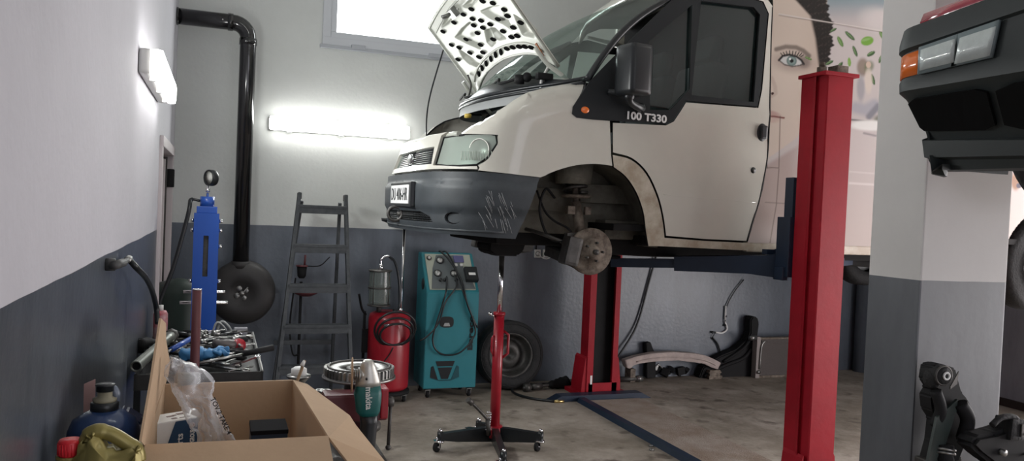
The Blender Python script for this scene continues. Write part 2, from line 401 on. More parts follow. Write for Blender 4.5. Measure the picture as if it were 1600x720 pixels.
# lights ------------------------------------------------------------------
def area(name, loc, rot, sx, sy, power, col=(1, 1, 1)):
    l = bpy.data.lights.new(name, 'AREA'); l.shape = 'RECTANGLE'; l.size = sx; l.size_y = sy; l.energy = power; l.color = col
    o = bpy.data.objects.new(name, l); COL.objects.link(o); o.location = loc; o.rotation_euler = rot; return o
area('daylight_gate', ((GX0+GX1)/2, YF-.1, GZ/2), (PI/2, 0, 0), GX1-GX0, GZ, 85, (1, .93, .98))
area('added_side_light', (XR-.03, 1.9, 1.45), (0, PI/2, 0), 2.8, 4.6, 320, (1, .955, .955))  # added light at the unseen side gate, lifts floor and back wall
area('window_daylight', ((WX0+WX1)/2, YB-.06, (WZ0+WZ1)/2), (-PI/2, 0, 0), 1.3, .5, 22, (.95, 1, 1))
M['cdiff'] = mat('added lamp diffuser', (.96, 1, .95), .4, emit=18)
def tube_lamp(name, c, ax, L, out, label, group=None):
    """bulkhead fluorescent: housing, diffuser, clips; ax along wall, out = away from the wall"""
    c = Vector(c); ax = Vector(ax); out = Vector(out); up = Vector((0, 0, 1))
    t = thing(name, c, label, 'wall lamp', group)
    b = BM(); st = []
    R = Matrix((( ax.x, out.x, up.x, 0), (ax.y, out.y, up.y, 0), (ax.z, out.z, up.z, 0), (0, 0, 0, 1)))
    box(b, c+out*.022, (L, .044, .115), bev=.02, R=Matrix.Translation(c+out*.022) @ R) if 0 else None
    vs = box(b, (0, 0, 0), (L, .05, .115), bev=.02); xf(vs, Matrix.Translation(c+out*.026) @ R)
    obj('lamp_housing', b, 'lgrey', t, smooth=True)
    b = BM(); vs = box(b, (0, 0, 0), (L-.01, .055, .118), bev=.026); xf(vs, Matrix.Translation(c+out*.076) @ R)
    obj('diffuser', b, 'lamp', t, smooth=True)
    for k in range(3):
        for s_ in (-1, 1):
            b = BM(); vs = box(b, (0, 0, 0), (.035, .03, .012), bev=.003); xf(vs, Matrix.Translation(c+ax*(L*.36*(k-1))+out*.05+up*.064*s_) @ R); obj('clip', b, 'lgrey', t)
    return t
tube_lamp('wall_lamp', (.985, YB, 2.31), (1, 0, 0), 1.22, (0, -1, 0), 'long lit fluorescent wall lamp on the back wall above the ladder')
tube_lamp('wall_lamp', (XL, 4.55, 2.255), (0, 1, 0), 1.22, (1, 0, 0), 'lit fluorescent lamp on the left wall, seen end on')
area('lamp_glow_back', (.985, YB-.13, 2.31), (-PI/2, 0, 0), 1.1, .08, 14, (.97, 1, .96))
area('lamp_glow_left', (XL+.13, 4.55, 2.255), (0, -PI/2, 0), .08, 1.1, 28, (.97, 1, .98))
for x, y in ((2.2, -1.5), (4.8, -1.5), (5.4, 3.3), (.9, 2.3)):  # lamps out of view, added to supply light
    t = thing('added_ceiling_lamp', (x, y, ZC), 'added fluorescent ceiling lamp out of view', 'ceiling lamp', 'added ceiling lamps')
    b = BM(); bx(b, x-.6, x+.6, y-.07, y+.07, ZC-.05, ZC, bev=.01); obj('lamp_housing', b, 'lgrey', t)
    b = BM(); bx(b, x-.58, x+.58, y-.05, y+.05, ZC-.10, ZC-.05, bev=.01); obj('diffuser', b, M['cdiff'], t)
w_ = bpy.data.worlds.new('world'); bpy.context.scene.world = w_; w_.use_nodes = True
w_.node_tree.nodes['Background'].inputs[0].default_value = (.75, .85, 1, 1); w_.node_tree.nodes['Background'].inputs[1].default_value = .9
vs_ = bpy.context.scene.view_settings; vs_.view_transform = 'Standard'; vs_.look = 'None'; vs_.gamma = 1; vs_.use_curve_mapping = False; vs_.exposure = 0
# ================================================================ THE VAN
def mir(p): return Vector((p.x, 2*YC-p.y, p.z))
def fillbm(polys, gu=.06, gv=.06):
    """fill outer polygon (first) with holes (rest) given in (t,z); returns bm lying in XY plane"""
    bm = BM(); es = []
    for poly in polys:
        vs = [bm.verts.new((u, v, 0)) for u, v in poly]
        es += [bm.edges.new((vs[k], vs[(k+1) % len(vs)])) for k in range(len(vs))]
    bmesh.ops.triangle_fill(bm, use_beauty=True, use_dissolve=False, edges=es)
    us = [v.co.x for v in bm.verts]; vs = [v.co.y for v in bm.verts]
    for lo, hi, g, nrm in ((min(us), max(us), gu, (1, 0, 0)), (min(vs), max(vs), gv, (0, 1, 0))):
        k = lo+g
        while k < hi:
            bmesh.ops.bisect_plane(bm, geom=bm.verts[:]+bm.edges[:]+bm.faces[:], plane_co=(k if nrm[0] else 0, k if nrm[1] else 0, 0), plane_no=nrm)
            k += g
    return bm
def px(poly): return [hit(*q) for q in poly]
def onbody(bm, near=True, far=False, inset=0, roll=None):
    out = BM()
    for side in ([0] if near else [])+([1] if far else []):
        mp = {}
        for v in bm.verts:
            t, z = v.co.x, v.co.y
            p = S(t, z)
            if inset or roll:
                q = S(t+.01, z)-S(t-.01, z); n = Vector((-q.y, q.x, 0)).normalized()   # inward normal
                d = inset + (roll(t, z) if roll else 0)
                p = p + n*d
            mp[v] = out.verts.new(mir(p) if side else p)
        for f in bm.faces: out.faces.new([mp[v] for v in f.verts])
    bm.free(); bmesh.ops.remove_doubles(out, verts=out.verts[:], dist=.0008)
    return out
def panel(name, polys, mt, parent, near=True, far=False, thick=.012, inset=0, roll=None, g=.06, **kw):
    b = onbody(fillbm(polys, g, g), near, far, inset, roll)
    o = obj(name, b, mt, parent, smooth=True, **kw)
    me = o.data
    if thick:
        s = o.modifiers.new('solid', 'SOLIDIFY'); s.thickness = thick; s.offset = 0; s.use_even_offset = False; o.modifiers.new('split', 'EDGE_SPLIT').split_angle = .8
        if mt in ('white', 'whited') and name != 'front_panel': me.materials.append(M['blkm']); s.material_offset_rim = 1  # panel edges coloured black so the gaps read as shaded
    return o
def sp2(P, sub=4): return [(q.x, q.y) for q in spline([(x, y, 0) for x, y in P], sub)]
M['trimb'] = mat('satin black trim', (.011, .013, .015), .55, spec=.3)
van = thing('van', (3.9, YC, 1.06), 'white panel van raised on the red lift, bonnet open, woman\'s face printed on its side', 'van')
FT = [(700, 211), (716, 200), (735, 188), (750, 183), (775, 167), (800, 155), (830, 143), (860, 136), (890, 130), (921, 127)]
TRIM = [(921, 127), (906, 150), (894, 167), (893, 178), (900, 184), (925, 187), (1040, 193.5), (1050, 188), (1069, 158), (1182, 167), (1187, 140), (1198, 22), (1190, 5), (1150, -8), (1110, -20), (1062, -12), (1030, 18), (985, 62), (950, 97)]
FEND = FT + TRIM[1:6] + [(952, 189), (954, 240), (956, 259)] + sp2([(956, 259), (930, 256), (900, 258), (870, 266), (843, 277)])[1:] + [(800, 272), (748, 267)] + sp2([(748, 259), (763, 248), (777, 226), (778, 211)])
ftop = sorted(px(FT))
def ztop(t):
    if t <= ftop[0][0]: return ftop[0][1]
    for a, b in zip(ftop, ftop[1:]):
        if t <= b[0]: return a[1]+(b[1]-a[1])*(t-a[0])/(b[0]-a[0]+1e-9)
    return 9
def froll(t, z):
    q = 1-(ztop(t)-z)/.12
    return .10*(1-math.sqrt(max(0, 1-q*q))) if 0 < q <= 1.001 else 0
fp = px(FEND)
panel('front_fender', [fp], 'white', van, roll=froll, g=.04)
panel('front_fender', [fp], 'white', van, near=False, far=True, roll=froll)
# arch lip behind the wheel opening + sill
ARCH = sp2([(956, 242), (985, 250), (1008, 272), (1025, 308), (1033, 340), (1037, 371)]) + [(1100, 376), (1166, 379), (1225, 384), (1225, 394), (1130, 389), (1030, 384)] + sp2([(1012, 384), (1008, 360), (1004, 330), (993, 300), (977, 276), (958, 261)])
for side in (0, 1): panel('wheel_arch_panel', [px(ARCH)], 'whited', van, near=not side, far=bool(side), thick=.02, g=.05)
# front door
DOOR = [(957, 192), (1040, 196), (1052, 190), (1071, 160.5), (1184, 169), (1190, 140), (1200.5, 22), (1192, 3), (1150, -11), (1110, -23), (1110, -28), (1150, -18), (1196, -4), (1206, 10), (1203, 100), (1201, 190)] + sp2([(1201, 190), (1198, 245), (1190, 290), (1178, 335), (1166, 376)])[1:-1] + [(1166, 376), (1100, 373)] + sp2([(1040, 368), (1036, 338), (1028, 306), (1011, 270), (987, 247), (957, 238)])
HB = [hit(1012, 66), hit(1080, 8), hit(1076, 140), hit(1046, 172), hit(1014, 172)]
HC = [hit(1094, 2), hit(1176, 12), hit(1186, 24), hit(1176, 160), hit(1079, 149)]
for side in (0, 1):
    nf = dict(near=not side, far=bool(side))
    d = panel('front_door', [px(DOOR)], 'white', van, g=.05, **nf)
    OFF['front_door'] = OFF[van.name]
    tr = panel('window_surround', [px(TRIM), HB, HC], 'trimb', van, thick=.014, inset=-.004, g=.03, label='black window surround with white model lettering' if not side else None, **nf)
    gm = 'glass' if not side else 'clear'
    panel('door_window', [HB], gm, d, thick=0, inset=.016, g=.03, **nf); panel('door_window', [HC], gm, d, thick=0, inset=.016, g=.03, **nf)
    b = BM(); fz_ = (lambda p: p) if not side else mir; tube(b, [fz_(S(t_-.004, z_)+Vector((0, -.001, 0))) for t_, z_ in (hit(*q) for q in ((1207, 12), (1205, 60), (1204, 100), (1202, 190), (1199, 245), (1191, 290), (1179, 335), (1167, 376)))], .007, 8, sub=4); obj('seam_shade_strip', b, 'blkm', d)  # black strip laid in the door gap as its shade
    # crease moulding, handle, lock
    f = (lambda p: p) if not side else mir
    b = BM(); a = [S(*hit(x, y)) for x, y in ((1036, 304), (1080, 308), (1130, 312), (1180, 316.5))]
    tube(b, [f(p+Vector((0, -.0, 0))) for p in a], .007, 8); obj('side_crease', b, 'white', d)
    c = S(*hit(1190, 207)); b = BM()
    sphere(b, f(c+Vector((-.005, .012, 0))), (.055, .02, .075), 20); sphere(b, f(c+Vector((0, .0, 0))), (.045, .014, .062), 20, 1)
    box(b, f(c+Vector((0, -.016, 0))), (.05, .03, .085), bev=.012, mi=1)
    obj('door_handle', b, ['white', 'blk'], d, label='black upright door handle')
    c = S(*hit(1176, 266)); b = BM(); cyl(b, f(c+Vector((0, .005, 0))), f(c+Vector((0, -.008, 0))), .019); cyl(b, f(c+Vector((0, -.004, 0))), f(c+Vector((0, -.011, 0))), .011, mi=1)
    obj('door_lock', b, ['blk', 'dsteel'], d)
# indicator and lettering
c = S(*hit(913, 172)); b = BM(); sphere(b, c+Vector((0, -.002, 0)), (.034, .014, .025)); obj('side_indicator', b, 'orange', van, label='orange oval side indicator')
c = S(*hit(1008, 184)); b = textbm('100 T330', .062, c+Vector((0, -.014, 0)), (1, 0, -.012), (0, 0, 1), .002, sx=1.15, bold=.002); obj('model_lettering', b, 'paper', van)
# mirror
b = BM(); cc = S(*hit(1000, 112)); m0 = Vector((2.25, 4.02, cc.z))
z0, z1 = on(990, 150, 'Y', 4.02).z, on(990, 70, 'Y', 4.02).z; x0, x1 = on(972, 110, 'Y', 4.02).x, on(1008, 110, 'Y', 4.02).x
box(b, ((x0+x1)/2, 4.02, (z0+z1)/2), (x1-x0, .17, z1-z0), bev=.03, rot=(0, 0, .15))
o = obj('wing_mirror', b, 'blk', van, smooth=True)
b = BM(); box(b, (x1-.0, 4.025, (z0+z1)/2), (.008, .14, (z1-z0)*.86), bev=.003, rot=(0, 0, .15)); obj('mirror_glass', b, 'glass', o)
b = BM(); tube(b, [(x0+.06, 4.03, z0+.03), (x0+.07, 4.04, z0-.03), (x1+.02, 4.1, z0-.05), (x1+.06, 4.16, z0-.04)], [.03, .02, .022, .03], 12)
tube(b, [(x0-.02, 4.14, z0+.03), (x0+.05, 4.08, z0+.02), (x0+.1, 4.03, z0+.02)], .018); obj('mirror_arm', b, 'blk', o)
b = BM(); box(b, mir(Vector(((x0+x1)/2, 4.02, (z0+z1)/2))), (x1-x0, .17, z1-z0), bev=.03); tube(b, [mir(Vector(p)) for p in ((x0+.06, 4.03, z0+.03), (x1+.02, 4.1, z0-.04), (x1+.06, 4.17, z0-.03))], .025)
obj('wing_mirror', b, 'blk', van, smooth=True)
# front panel with grille (both halves)
tTL = hit(692, 215)[0]-.01; tBL = hit(680, 258)[0]-.01; tgT = hit(681, 230)[0]; tgB = hit(677, 256)[0]
gz0, gz1 = hit(677, 257)[1]+.0, hit(681, 230)[1]
FPn = [(TC, gz1+.0), (tgT, gz1), (tgB, gz0), (TC, gz0), (TC, 1.872), (hit(748, 266)[0]-.005, 1.872), (hit(748, 259)[0]-.005, hit(748, 259)[1]-.004), (hit(720, 261)[0], hit(720, 261)[1]), (tBL, hit(680, 259)[1]), (tTL, 2.075), (hit(700, 210)[0], 2.095), (TC, 2.075)]
panel('front_panel', [FPn], 'white', van, near=True, far=True, thick=.02)
b = BM()
for side in (0, 1):
    f = (lambda p: p) if not side else mir
    for k in range(8):
        z = gz0+.006+(gz1-gz0-.012)*k/7
        tube(b, [f(S(TC+(tgT-TC)*q/5, z)+Vector((.022, 0, 0))) for q in range(6)], .0045, 6, sm=False)
    n = 26
    for k in range(n):
        t = TC+(tgT-TC)*k/n; tube(b, [f(S(t+(.006 if q % 2 else 0), gz0+(gz1-gz0)*q/7)+Vector((.024, 0, 0))) for q in range(8)], .003, 5, sm=False)
obj('grille', b, 'blk', van)
b = BM(); sphere(b, S(TC, (gz0+gz1)/2)+Vector((-.0, 0, 0)), (.012, .075, .035), 20); obj('grille_badge', b, ['chrome'], van)
b = BM()
for side in (0, 1):
    f = (lambda p: p) if not side else mir
    P = [[f(S(TC+(tgT+.05-TC)*q/6, z)+Vector((.06, 0, 0))) for q in range(7)] for z in (gz0-.03, gz1+.03)]
    vs = [[b.verts.new(p) for p in r] for r in P]
    for q in range(6): b.faces.new((vs[0][q], vs[0][q+1], vs[1][q+1], vs[1][q]))
obj('radiator', b, 'under', van)
# headlights
M['lensg'] = tinted('smoky headlight lens', (.42, .47, .42), .55, .12); M['bowl'] = mat('silvery lamp bowl', (.42, .46, .42), .3, metal=.5, var=.2, vscale=10)
HL = [(681, 257), (690, 228), (694, 215), (720, 211.5), (774, 210.5), (776.5, 224), (762, 246), (745, 257), (715, 259)]
for side in (0, 1):
    nf = dict(near=not side, far=bool(side)); f = (lambda p: p) if not side else mir
    h = panel('headlight', [px(HL)], 'lensg', van, g=.03, thick=0, inset=.004, **nf)
    OFF['headlight'] = OFF[van.name]; hb = panel('lamp_bowl', [px(HL)], 'bowl', h, g=.03, thick=.01, inset=.05, **nf); OFF[hb.name] = OFF[van.name]; OFF[h.name] = OFF[van.name]
    P = [S(*hit(*q)) for q in HL]; b = BM(); tube(b, [f(p) for p in P+[P[0]]], .005, 6, sm=False); obj('lens_seal', b, 'blkm', h)
    c = S(*hit(747, 234)); n = (c-Vector((1.75, 4.6, c.z))).normalized(); b = BM()
    lathe(b, [(.0, .0), (.03, .005), (.052, .018), (.062, .034), (.066, .034), (.06, .01), (.0, -.004)], f(c-n*.042), f(c+n)-f(c), 28)
    obj('reflector', b, 'alu', h)
    b = BM()
    for k in range(12):
        x = 722+k*4.2; tube(b, [f(S(*hit(x, y))+n*.004) for y in (236, 250)], .0022, 5, sm=False)
    obj('lens_ribs', b, 'lens', h)
# bumper
BP = [(842, 277.5), (800, 272.5), (748, 268.5), (700, 268)]
BPl = px(BP)+[(TC, 1.855), (TC, 1.77+.03)]
lowg = [hit(*q) for q in ((655, 325), (675, 325), (687, 333), (689, 346), (662, 340))]
fog = [hit(708+13*math.cos(a), 340+10*math.sin(a)) for a in [2*PI*k/14 for k in range(14)]]
bot = px([(806, 373), (770, 371), (730, 367), (690, 361)])
zb = 1.505
BO = px(BP)+[(TC, 1.855), (TC, zb)]+[(bot[3][0], zb)]+[bot[2], bot[1], bot[0]]+px([(818, 345), (830, 310)])
lg = [(TC+.02, 1.625), (.88, 1.625), (1.0, 1.60), (1.04, 1.565), (TC+.02, 1.565)]
def brelief(t, z):
    a = min(1, max(0, (z-1.785)/.02)); c_ = min(1, max(0, (1.655-z)/.02)); return -.008+.016*a*a*(3-2*a)+.014*c_*c_*(3-2*c_)
bmp = panel('front_bumper', [BO, lg, fog], 'bump', van, near=True, far=True, thick=.016, g=.022, roll=brelief)
b = BM()
for side in (0, 1):
    f = (lambda p: p) if not side else mir
    ts = [TC+(1.60-TC)*k/16 for k in range(17)]
    r1 = [b.verts.new(f(S(t, 1.853))) for t in ts]; r2 = [b.verts.new(f(S(t, 1.858)+Vector((.09*fw(S(t, 1.9).x), .04, .012)))) for t in ts]
    for q in range(16): b.faces.new((r1[q], r1[q+1], r2[q+1], r2[q]))
OFF['front_bumper'] = OFF[van.name]; obj('bumper_ledge', b, 'blk', bmp)
b = BM()   # raised centre block with the plate, mouldings
ts = [TC+.0, TC+.2, TC+.42]
for side in (0, 1):
    f = (lambda p: p) if not side else mir
    for z, r in ((1.528, .010),):
        tube(b, [f(S(TC+(1.5-TC)*k/14, z)+Vector((.004, 0, 0))) for k in range(15)], r, 8, sm=False)
    for (x, y) in ((664, 289), (665, 307)):
        c = S(*hit(x, y)); sphere(b, f(c), (.012, .012, .014), 10, 1)
obj('bumper_moulding', b, ['bump', 'blk'], bmp, smooth=True)
b = BM()
for side in (0, 1):
    f = (lambda p: p) if not side else mir
    for k in range(5): tube(b, [f(S(TC+.02+(1.03-TC)*q/8, 1.572+.012*k)+Vector((.016, 0, 0))) for q in range(9)], .003, 5, sm=False)
    for k in range(24): tube(b, [f(S(TC+.02+(1.03-TC)*k/24, z)+Vector((.018, 0, 0))) for z in (1.565, 1.625)], .0025, 5, sm=False)
    c = S(*hit(708, 340)); n = (c-Vector((1.8, 4.7, c.z))).normalized()
obj('lower_grille', b, 'blk', bmp)
fogi = [hit(708+11.5*math.cos(a), 340+8.5*math.sin(a)) for a in [2*PI*k/18 for k in range(18)]]
for side in (0, 1): panel('fog_lamp_cover', [fogi], 'bump', bmp, thick=.012, inset=.02, near=not side, far=bool(side), g=.04)
b = BM(); pc = Vector((1.09, 4.98, 1.725)); 
box(b, pc, (.03, .60, .155), bev=.008); box(b, pc+Vector((-.017, 0, 0)), (.006, .52, .115), bev=.002, mi=1)
merge(b, textbm('DU 406-HR', .112, pc+Vector((-.0215, 0, -.003)), (0, -1, 0), (0, 0, 1), .002, sx=.86))
b.faces.ensure_lookup_table()
for f_ in b.faces:
    if f_.calc_center_median().x < pc.x-.0203: f_.material_index = 0
obj('number_plate', b, ['blk', 'paper'], bmp, label='white number plate with black characters')
b = BM(); torus(b, (1.075, 5.10, 1.60), (.25, 1, 0), .045, .011, 22, 8); cyl(b, (1.09, 5.10, 1.60), (1.2, 5.13, 1.60), .014); obj('towing_eye', b, 'dsteel', bmp)
# scratches on the corner of the bumper
b = BM(); rr = random.Random(3)
for k in range(34):
    x = rr.uniform(755, 806); y = rr.uniform(318, 366); l = rr.uniform(6, 26); a = -rr.uniform(1.0, 1.4)
    if x+y > 1164 or x-(y-318)*.1 < 752: continue
    q = [S(*hit(x-l*math.cos(a)*s_, y+l*math.sin(a)*s_)) for s_ in (0, 1)]
    tube(b, [p+Vector((0, -.0172, 0)) for p in q], .0011, 4, sm=False)
obj('scuff_marks', b, 'grey', bmp, kind='stuff')
# slam panel and engine bay
b = BM(); bx(b, 1.27, 1.42, 4.45, 5.81, 2.045, 2.075, bev=.008)
for y in (4.72, 5.3, 5.6): box(b, (1.33, y, 2.085), (.1, .05, .03), bev=.008)
tube(b, [(1.28, 4.4, 2.08), (1.24, 4.9, 2.09), (1.22, 5.4, 2.085), (1.28, 5.85, 2.08)], .016)
obj('slam_panel', b, 'wbrt', van)
b = BM(); bx(b, 1.42, 2.0, 4.66, 5.60, 1.62, 2.0)
for p, q, r in (((1.48, 5.02, 1.98), (1.53, 5.0, 2.12), .07), ((1.6, 4.6, 1.98), (1.6, 4.6, 2.12), .06)): cyl(b, p, q, r)
bx(b, 1.5, 1.8, 5.1, 5.7, 1.98, 2.14, bev=.02); bx(b, 1.62, 1.8, 4.4, 4.8, 2.0, 2.2, bev=.02)
tube(b, [(1.45, 5.5, 2.05), (1.42, 5.3, 2.11), (1.46, 5.0, 2.12), (1.6, 4.8, 2.13), (1.7, 4.6, 2.18)], .022)
tube(b, [(1.5, 5.8, 2.1), (1.4, 5.75, 2.12), (1.37, 5.6, 2.08), (1.4, 5.5, 2.06)], .014)
obj('engine', b, 'blk', van)
b = BM(); lathe(b, [(.022, 0), (.022, .02), (.018, .024), (.0, .024)], on(731, 184, 'Y', 4.75), (0, 0, 1), 14); obj('filler_cap', b, mat('yellow plastic', (.5, .36, .06)), van)
b = BM()   # cowl: seal, black scuttle and rim behind it
sl = [(1.98, 4.21, 2.44), (1.86, 4.32, 2.415), (1.70, 4.55, 2.395), (1.58, 4.85, 2.38), (1.545, 5.13, 2.375)]
sl = sl + [tuple(mir(Vector(p))) for p in reversed(sl[:-1])]
tube(b, sl, .013); tube(b, [(x-.008, y, z-.028) for x, y, z in sl], .010)
W0 = [Vector(p) for p in ((1.97, 4.18, 2.425), (1.80, 4.5, 2.47), (1.70, 4.8, 2.485), (1.66, 5.13, 2.49))]
W0 = W0+[mir(p) for p in reversed(W0[:-1])]
sA = spline(sl, 3); wA = spline(W0, 4)
N = 24
def at(c, k): 
    i = k/N*(len(c)-1); a = int(min(i, len(c)-2)); return c[a].lerp(c[a+1], i-a)
r = [[b.verts.new(at(sA, k)+Vector((-.01, 0, -.09))) for k in range(N+1)], [b.verts.new(at(sA, k)) for k in range(N+1)], [b.verts.new(at(wA, k)+Vector((0, 0, -.01))) for k in range(N+1)]]
for i in (0, 1):
    for k in range(N):
        f_ = b.faces.new((r[i][k], r[i][k+1], r[i+1][k+1], r[i+1][k])); f_.smooth = True; f_.material_index = 1-i
obj('scuttle_panel', b, ['blk', 'grey'], van)
# windscreen + pillars + roof
W1 = [Vector(p) for p in ((2.66, 4.27, 3.04), (2.68, 4.6, 3.13), (2.70, 4.9, 3.175), (2.71, 5.13, 3.185))]
W1 = W1+[mir(p) for p in reversed(W1[:-1])]; w1 = spline(W1, 4)
b = BM(); g = []
for j in range(9):
    q = j/8; g.append([b.verts.new(at(wA, k).lerp(at(w1, k), q)+Vector((-.05*math.sin(PI*q), 0, .06*math.sin(PI*q)))*(1)) for k in range(N+1)])
for j in range(8):
    for k in range(N): b.faces.new((g[j][k], g[j][k+1], g[j+1][k+1], g[j+1][k]))
obj('windscreen', b, 'wind', van, smooth=True)
for f in ((lambda p: p), mir):
    b = BM(); tube(b, [f(wA[0].lerp(w1[0], q)+Vector((-.05*math.sin(PI*q), .0, .06*math.sin(PI*q)))) for q in (0, .2, .4, .6, .8, 1)], .022, 8)
    obj('windscreen_pillar', b, 'blk', van)
b = BM()
for k in range(2):
    y = 4.75+.75*k; tube(b, [(1.72, y-.25, 2.47), (1.64, y, 2.45), (1.66, y+.1, 2.49), (1.74, y+.5, 2.50)], .009); sphere(b, (1.72, y-.25, 2.46), .03)
box(b, (1.80, 4.42, 2.46), (.1, .05, .04), bev=.01); cyl(b, (1.68, 4.52, 2.42), (1.68, 4.52, 2.47), .03)
obj('wiper_linkage', b, 'blkm', van)
ROOF = 3.36
b = BM(); g = []
prof = [(0, ROOF-.14, 0.14), (0, ROOF-.05, .17), (1, ROOF, .26), (2, ROOF+.03, .6), (3, ROOF+.04, BE)]
xs = [2.72, 2.78, 2.9, 3.2, 4.2, 5.2, 6.2, 6.74]
for i, x in enumerate(xs):
    dz = (-.18, -.09, -.035, 0, 0, 0, 0, -.02)[i]
    row = [Vector((x+(0 if i else 0), YC-BE+iy, z+dz*(1 if i < 3 else 1))) for _, z, iy in prof]
    row += [mir(p) for p in reversed(row[:-1])]; g.append([b.verts.new(p) for p in row])
for a, c in zip(g, g[1:]):
    for k in range(len(a)-1): b.faces.new((a[k], a[k+1], c[k+1], c[k]))
obj('roof', b, 'white', van, smooth=True, solid=.02)
# hood ---------------------------------------------------------------
HR0, HR1 = Vector((1.87, 4.36, 2.52)), Vector((1.87, 5.90, 2.52)); HF = Vector((1.45, 5.13, 3.0))
hv = Vector((HF.x-1.87, 0, HF.z-2.52)); hn = Vector((hv.z, 0, -hv.x)).normalized()*-1   # underside faces nose / down
def HP(a, bb, d=0): return Vector((1.87, YC+.77*bb, 2.52)) + hv*a - hn*(.05*(1-bb*bb)) + hn*d
def hoodhit(x, y, d=.0):
    r_ = ray(x, y); p0 = Vector((1.87, YC, 2.52)); k = (p0-CAM).dot(hn)/r_.dot(hn); p = CAM+r_*k
    a = (p-p0).dot(hv)/hv.length_squared; bb = (p.y-YC)/.77
    off = HP(a, bb)-p; k2 = (p+hn*(off.dot(hn))-CAM).dot(hn)/r_.dot(hn); p = CAM+r_*k2
    a = (p-p0-hn*((p-p0).dot(hn))).dot(hv)/hv.length_squared; bb = (p.y-YC)/.77
    return a, bb
RE_ = sorted([(hoodhit(x, y)[1], hoodhit(x, y)[0]) for x, y in ((749, 143), (751, 132), (756, 121), (764, 110), (774, 101), (788, 92), (803, 87), (820, 84), (836, 84), (850, 88), (862, 96))])
def rear(bb):
    P = [(-1.0, 0)]+[(u, max(0, v)) for u, v in RE_ if -.98 < u < .98]+[(1.0, 0)]
    for p, q_ in zip(P, P[1:]):
        if bb <= q_[0]: return p[1]+(q_[1]-p[1])*(bb-p[0])/(q_[0]-p[0]+1e-9)
    return 0
def front(bb): return 1.02+.13*(1-bb*bb)
REC = [[(712, 58), (722, 45), (734, 35), (740, 46), (750, 76), (732, 68)], [(718, 78), (733, 88), (749, 100), (745, 104), (735, 100), (724, 90)],
       [(752, 18), (765, 12), (780, 10), (788, 20), (800, 46), (785, 36), (766, 28)], [(758, 48), (765, 46), (774, 66), (768, 72), (762, 66)],
       [(767, 44), (774, 45), (790, 60), (780, 62), (770, 52)], [(804, 24), (810, 38), (818, 55), (832, 58), (838, 50), (822, 36)], [(690, 42), (700, 36), (716, 14), (708, 14), (696, 28)], [(724, 10), (740, -6), (748, -6), (734, 12)]]
def sdist(x, y, P):
    d = 1e9; ins = False
    for (x0, y0), (x1, y1) in zip(P, P[1:]+P[:1]):
        L2 = (x1-x0)**2+(y1-y0)**2; k = max(0, min(1, ((x-x0)*(x1-x0)+(y-y0)*(y1-y0))/L2)); d = min(d, math.hypot(x-x0-k*(x1-x0), y-y0-k*(y1-y0)))
        if (y0 > y) != (y1 > y) and x < x0+(y-y0)/(y1-y0)*(x1-x0): ins = not ins
    return d if ins else -d
def pj1(P):
    d = P-CAM; z = d.dot(_f); return 800+FPX*d.dot(RT)/z, 360-FPX*d.dot(UP)/z
b = BM(); g = []; NB = 150; NJ = 90
for k in range(NB+1):
    bb = -1+2*k/NB; r0, r1 = rear(bb), front(bb); row = []
    for j in range(NJ+1):
        p = HP(r0+(r1-r0)*j/NJ, bb, 0); x, y = pj1(p); sd = max(sdist(x, y, P) for P in REC)
        q_ = max(0, min(1, (sd+1.5)/3.5)); q_ = q_*q_*(3-2*q_); e = min(1, max(0, (1-abs(bb))/.05)); e2 = min(1, j/NJ*(r1-r0)/.06)
        row.append(b.verts.new(p-hn*(.028*q_)+hn*(.010*(1-e)+.012*(1-e2))))
    g.append(row)
for k in range(NB):
    for j in range(NJ): b.faces.new((g[k][j], g[k+1][j], g[k+1][j+1], g[k][j+1]))
hood = obj('bonnet', b, 'wbrt', van, smooth=True, label='white open bonnet showing its pierced underside')
b = BM(); g = []
for k in range(NB//4+1):
    bb = -1+8*k/NB; bb = min(1, bb); r0, r1 = rear(bb), front(bb); g.append([b.verts.new(HP(r0+(r1-r0)*j/12, bb*1.01, -.034+.03*(bb**8))) for j in range(13)])
for k in range(len(g)-1):
    for j in range(12): b.faces.new((g[k][j], g[k+1][j], g[k+1][j+1], g[k][j+1]))
obj('outer_skin', b, 'white', hood, smooth=True, solid=.004)
b = BM()
def htube(pts, r, mi=0, d=.004, sm=True): tube(b, [HP(*hoodhit(x, y), d) for x, y in pts], r, 8, mi, sm, 5)
edge = [HP(rear(-1+2*k/60)+.005, (-1+2*k/60)*.99, .004) for k in range(61)]; tube(b, edge, .010, 8, sm=False)
edge = [HP(front(-1+2*k/40)-.01, (-1+2*k/40)*.98, .002) for k in range(41)]; tube(b, edge, .012, 8, sm=False)
edge = [HP(front(-1+2*k/40)-.10, (-1+2*k/40)*.93, .002) for k in range(41)]; tube(b, edge, .008, 8, sm=False)
for sgn in (-1, 1): tube(b, [HP(q/10, sgn*.985, .004) for q in range(0, 11)], .010, 8, sm=False)
edge = [HP(rear(-.93+1.86*k/40)+.13, (-.93+1.86*k/40)*.95, .000) for k in range(41)]; tube(b, edge, .008, 8, sm=False)
obj('bonnet_ribs', b, 'wbrt', hood, smooth=True)
b = BM()
holes = [(754, 2), (737, 14), (711, 34), (694, 48), (707, 69), (719, 73), (736, 81), (750, 88), (717, 92), (739, 29), (741, 39), (747, 51), (752, 69), (756, 81), (752, 32), (755, 43), (766, 38), (771, 61), (786, 49), (799, 58), (808, 56), (802, 43), (793, 25), (788, 15), (814, 35),
         (750, 114), (755, 105), (761, 98), (768, 91), (775, 85), (783, 81), (792, 76), (801, 74), (811, 73), (820, 73), (830, 74), (770, 5), (725, 22), (730, 60), (778, 30)]
yv = Vector((0, 1, 0)); hvn = hv.normalized()
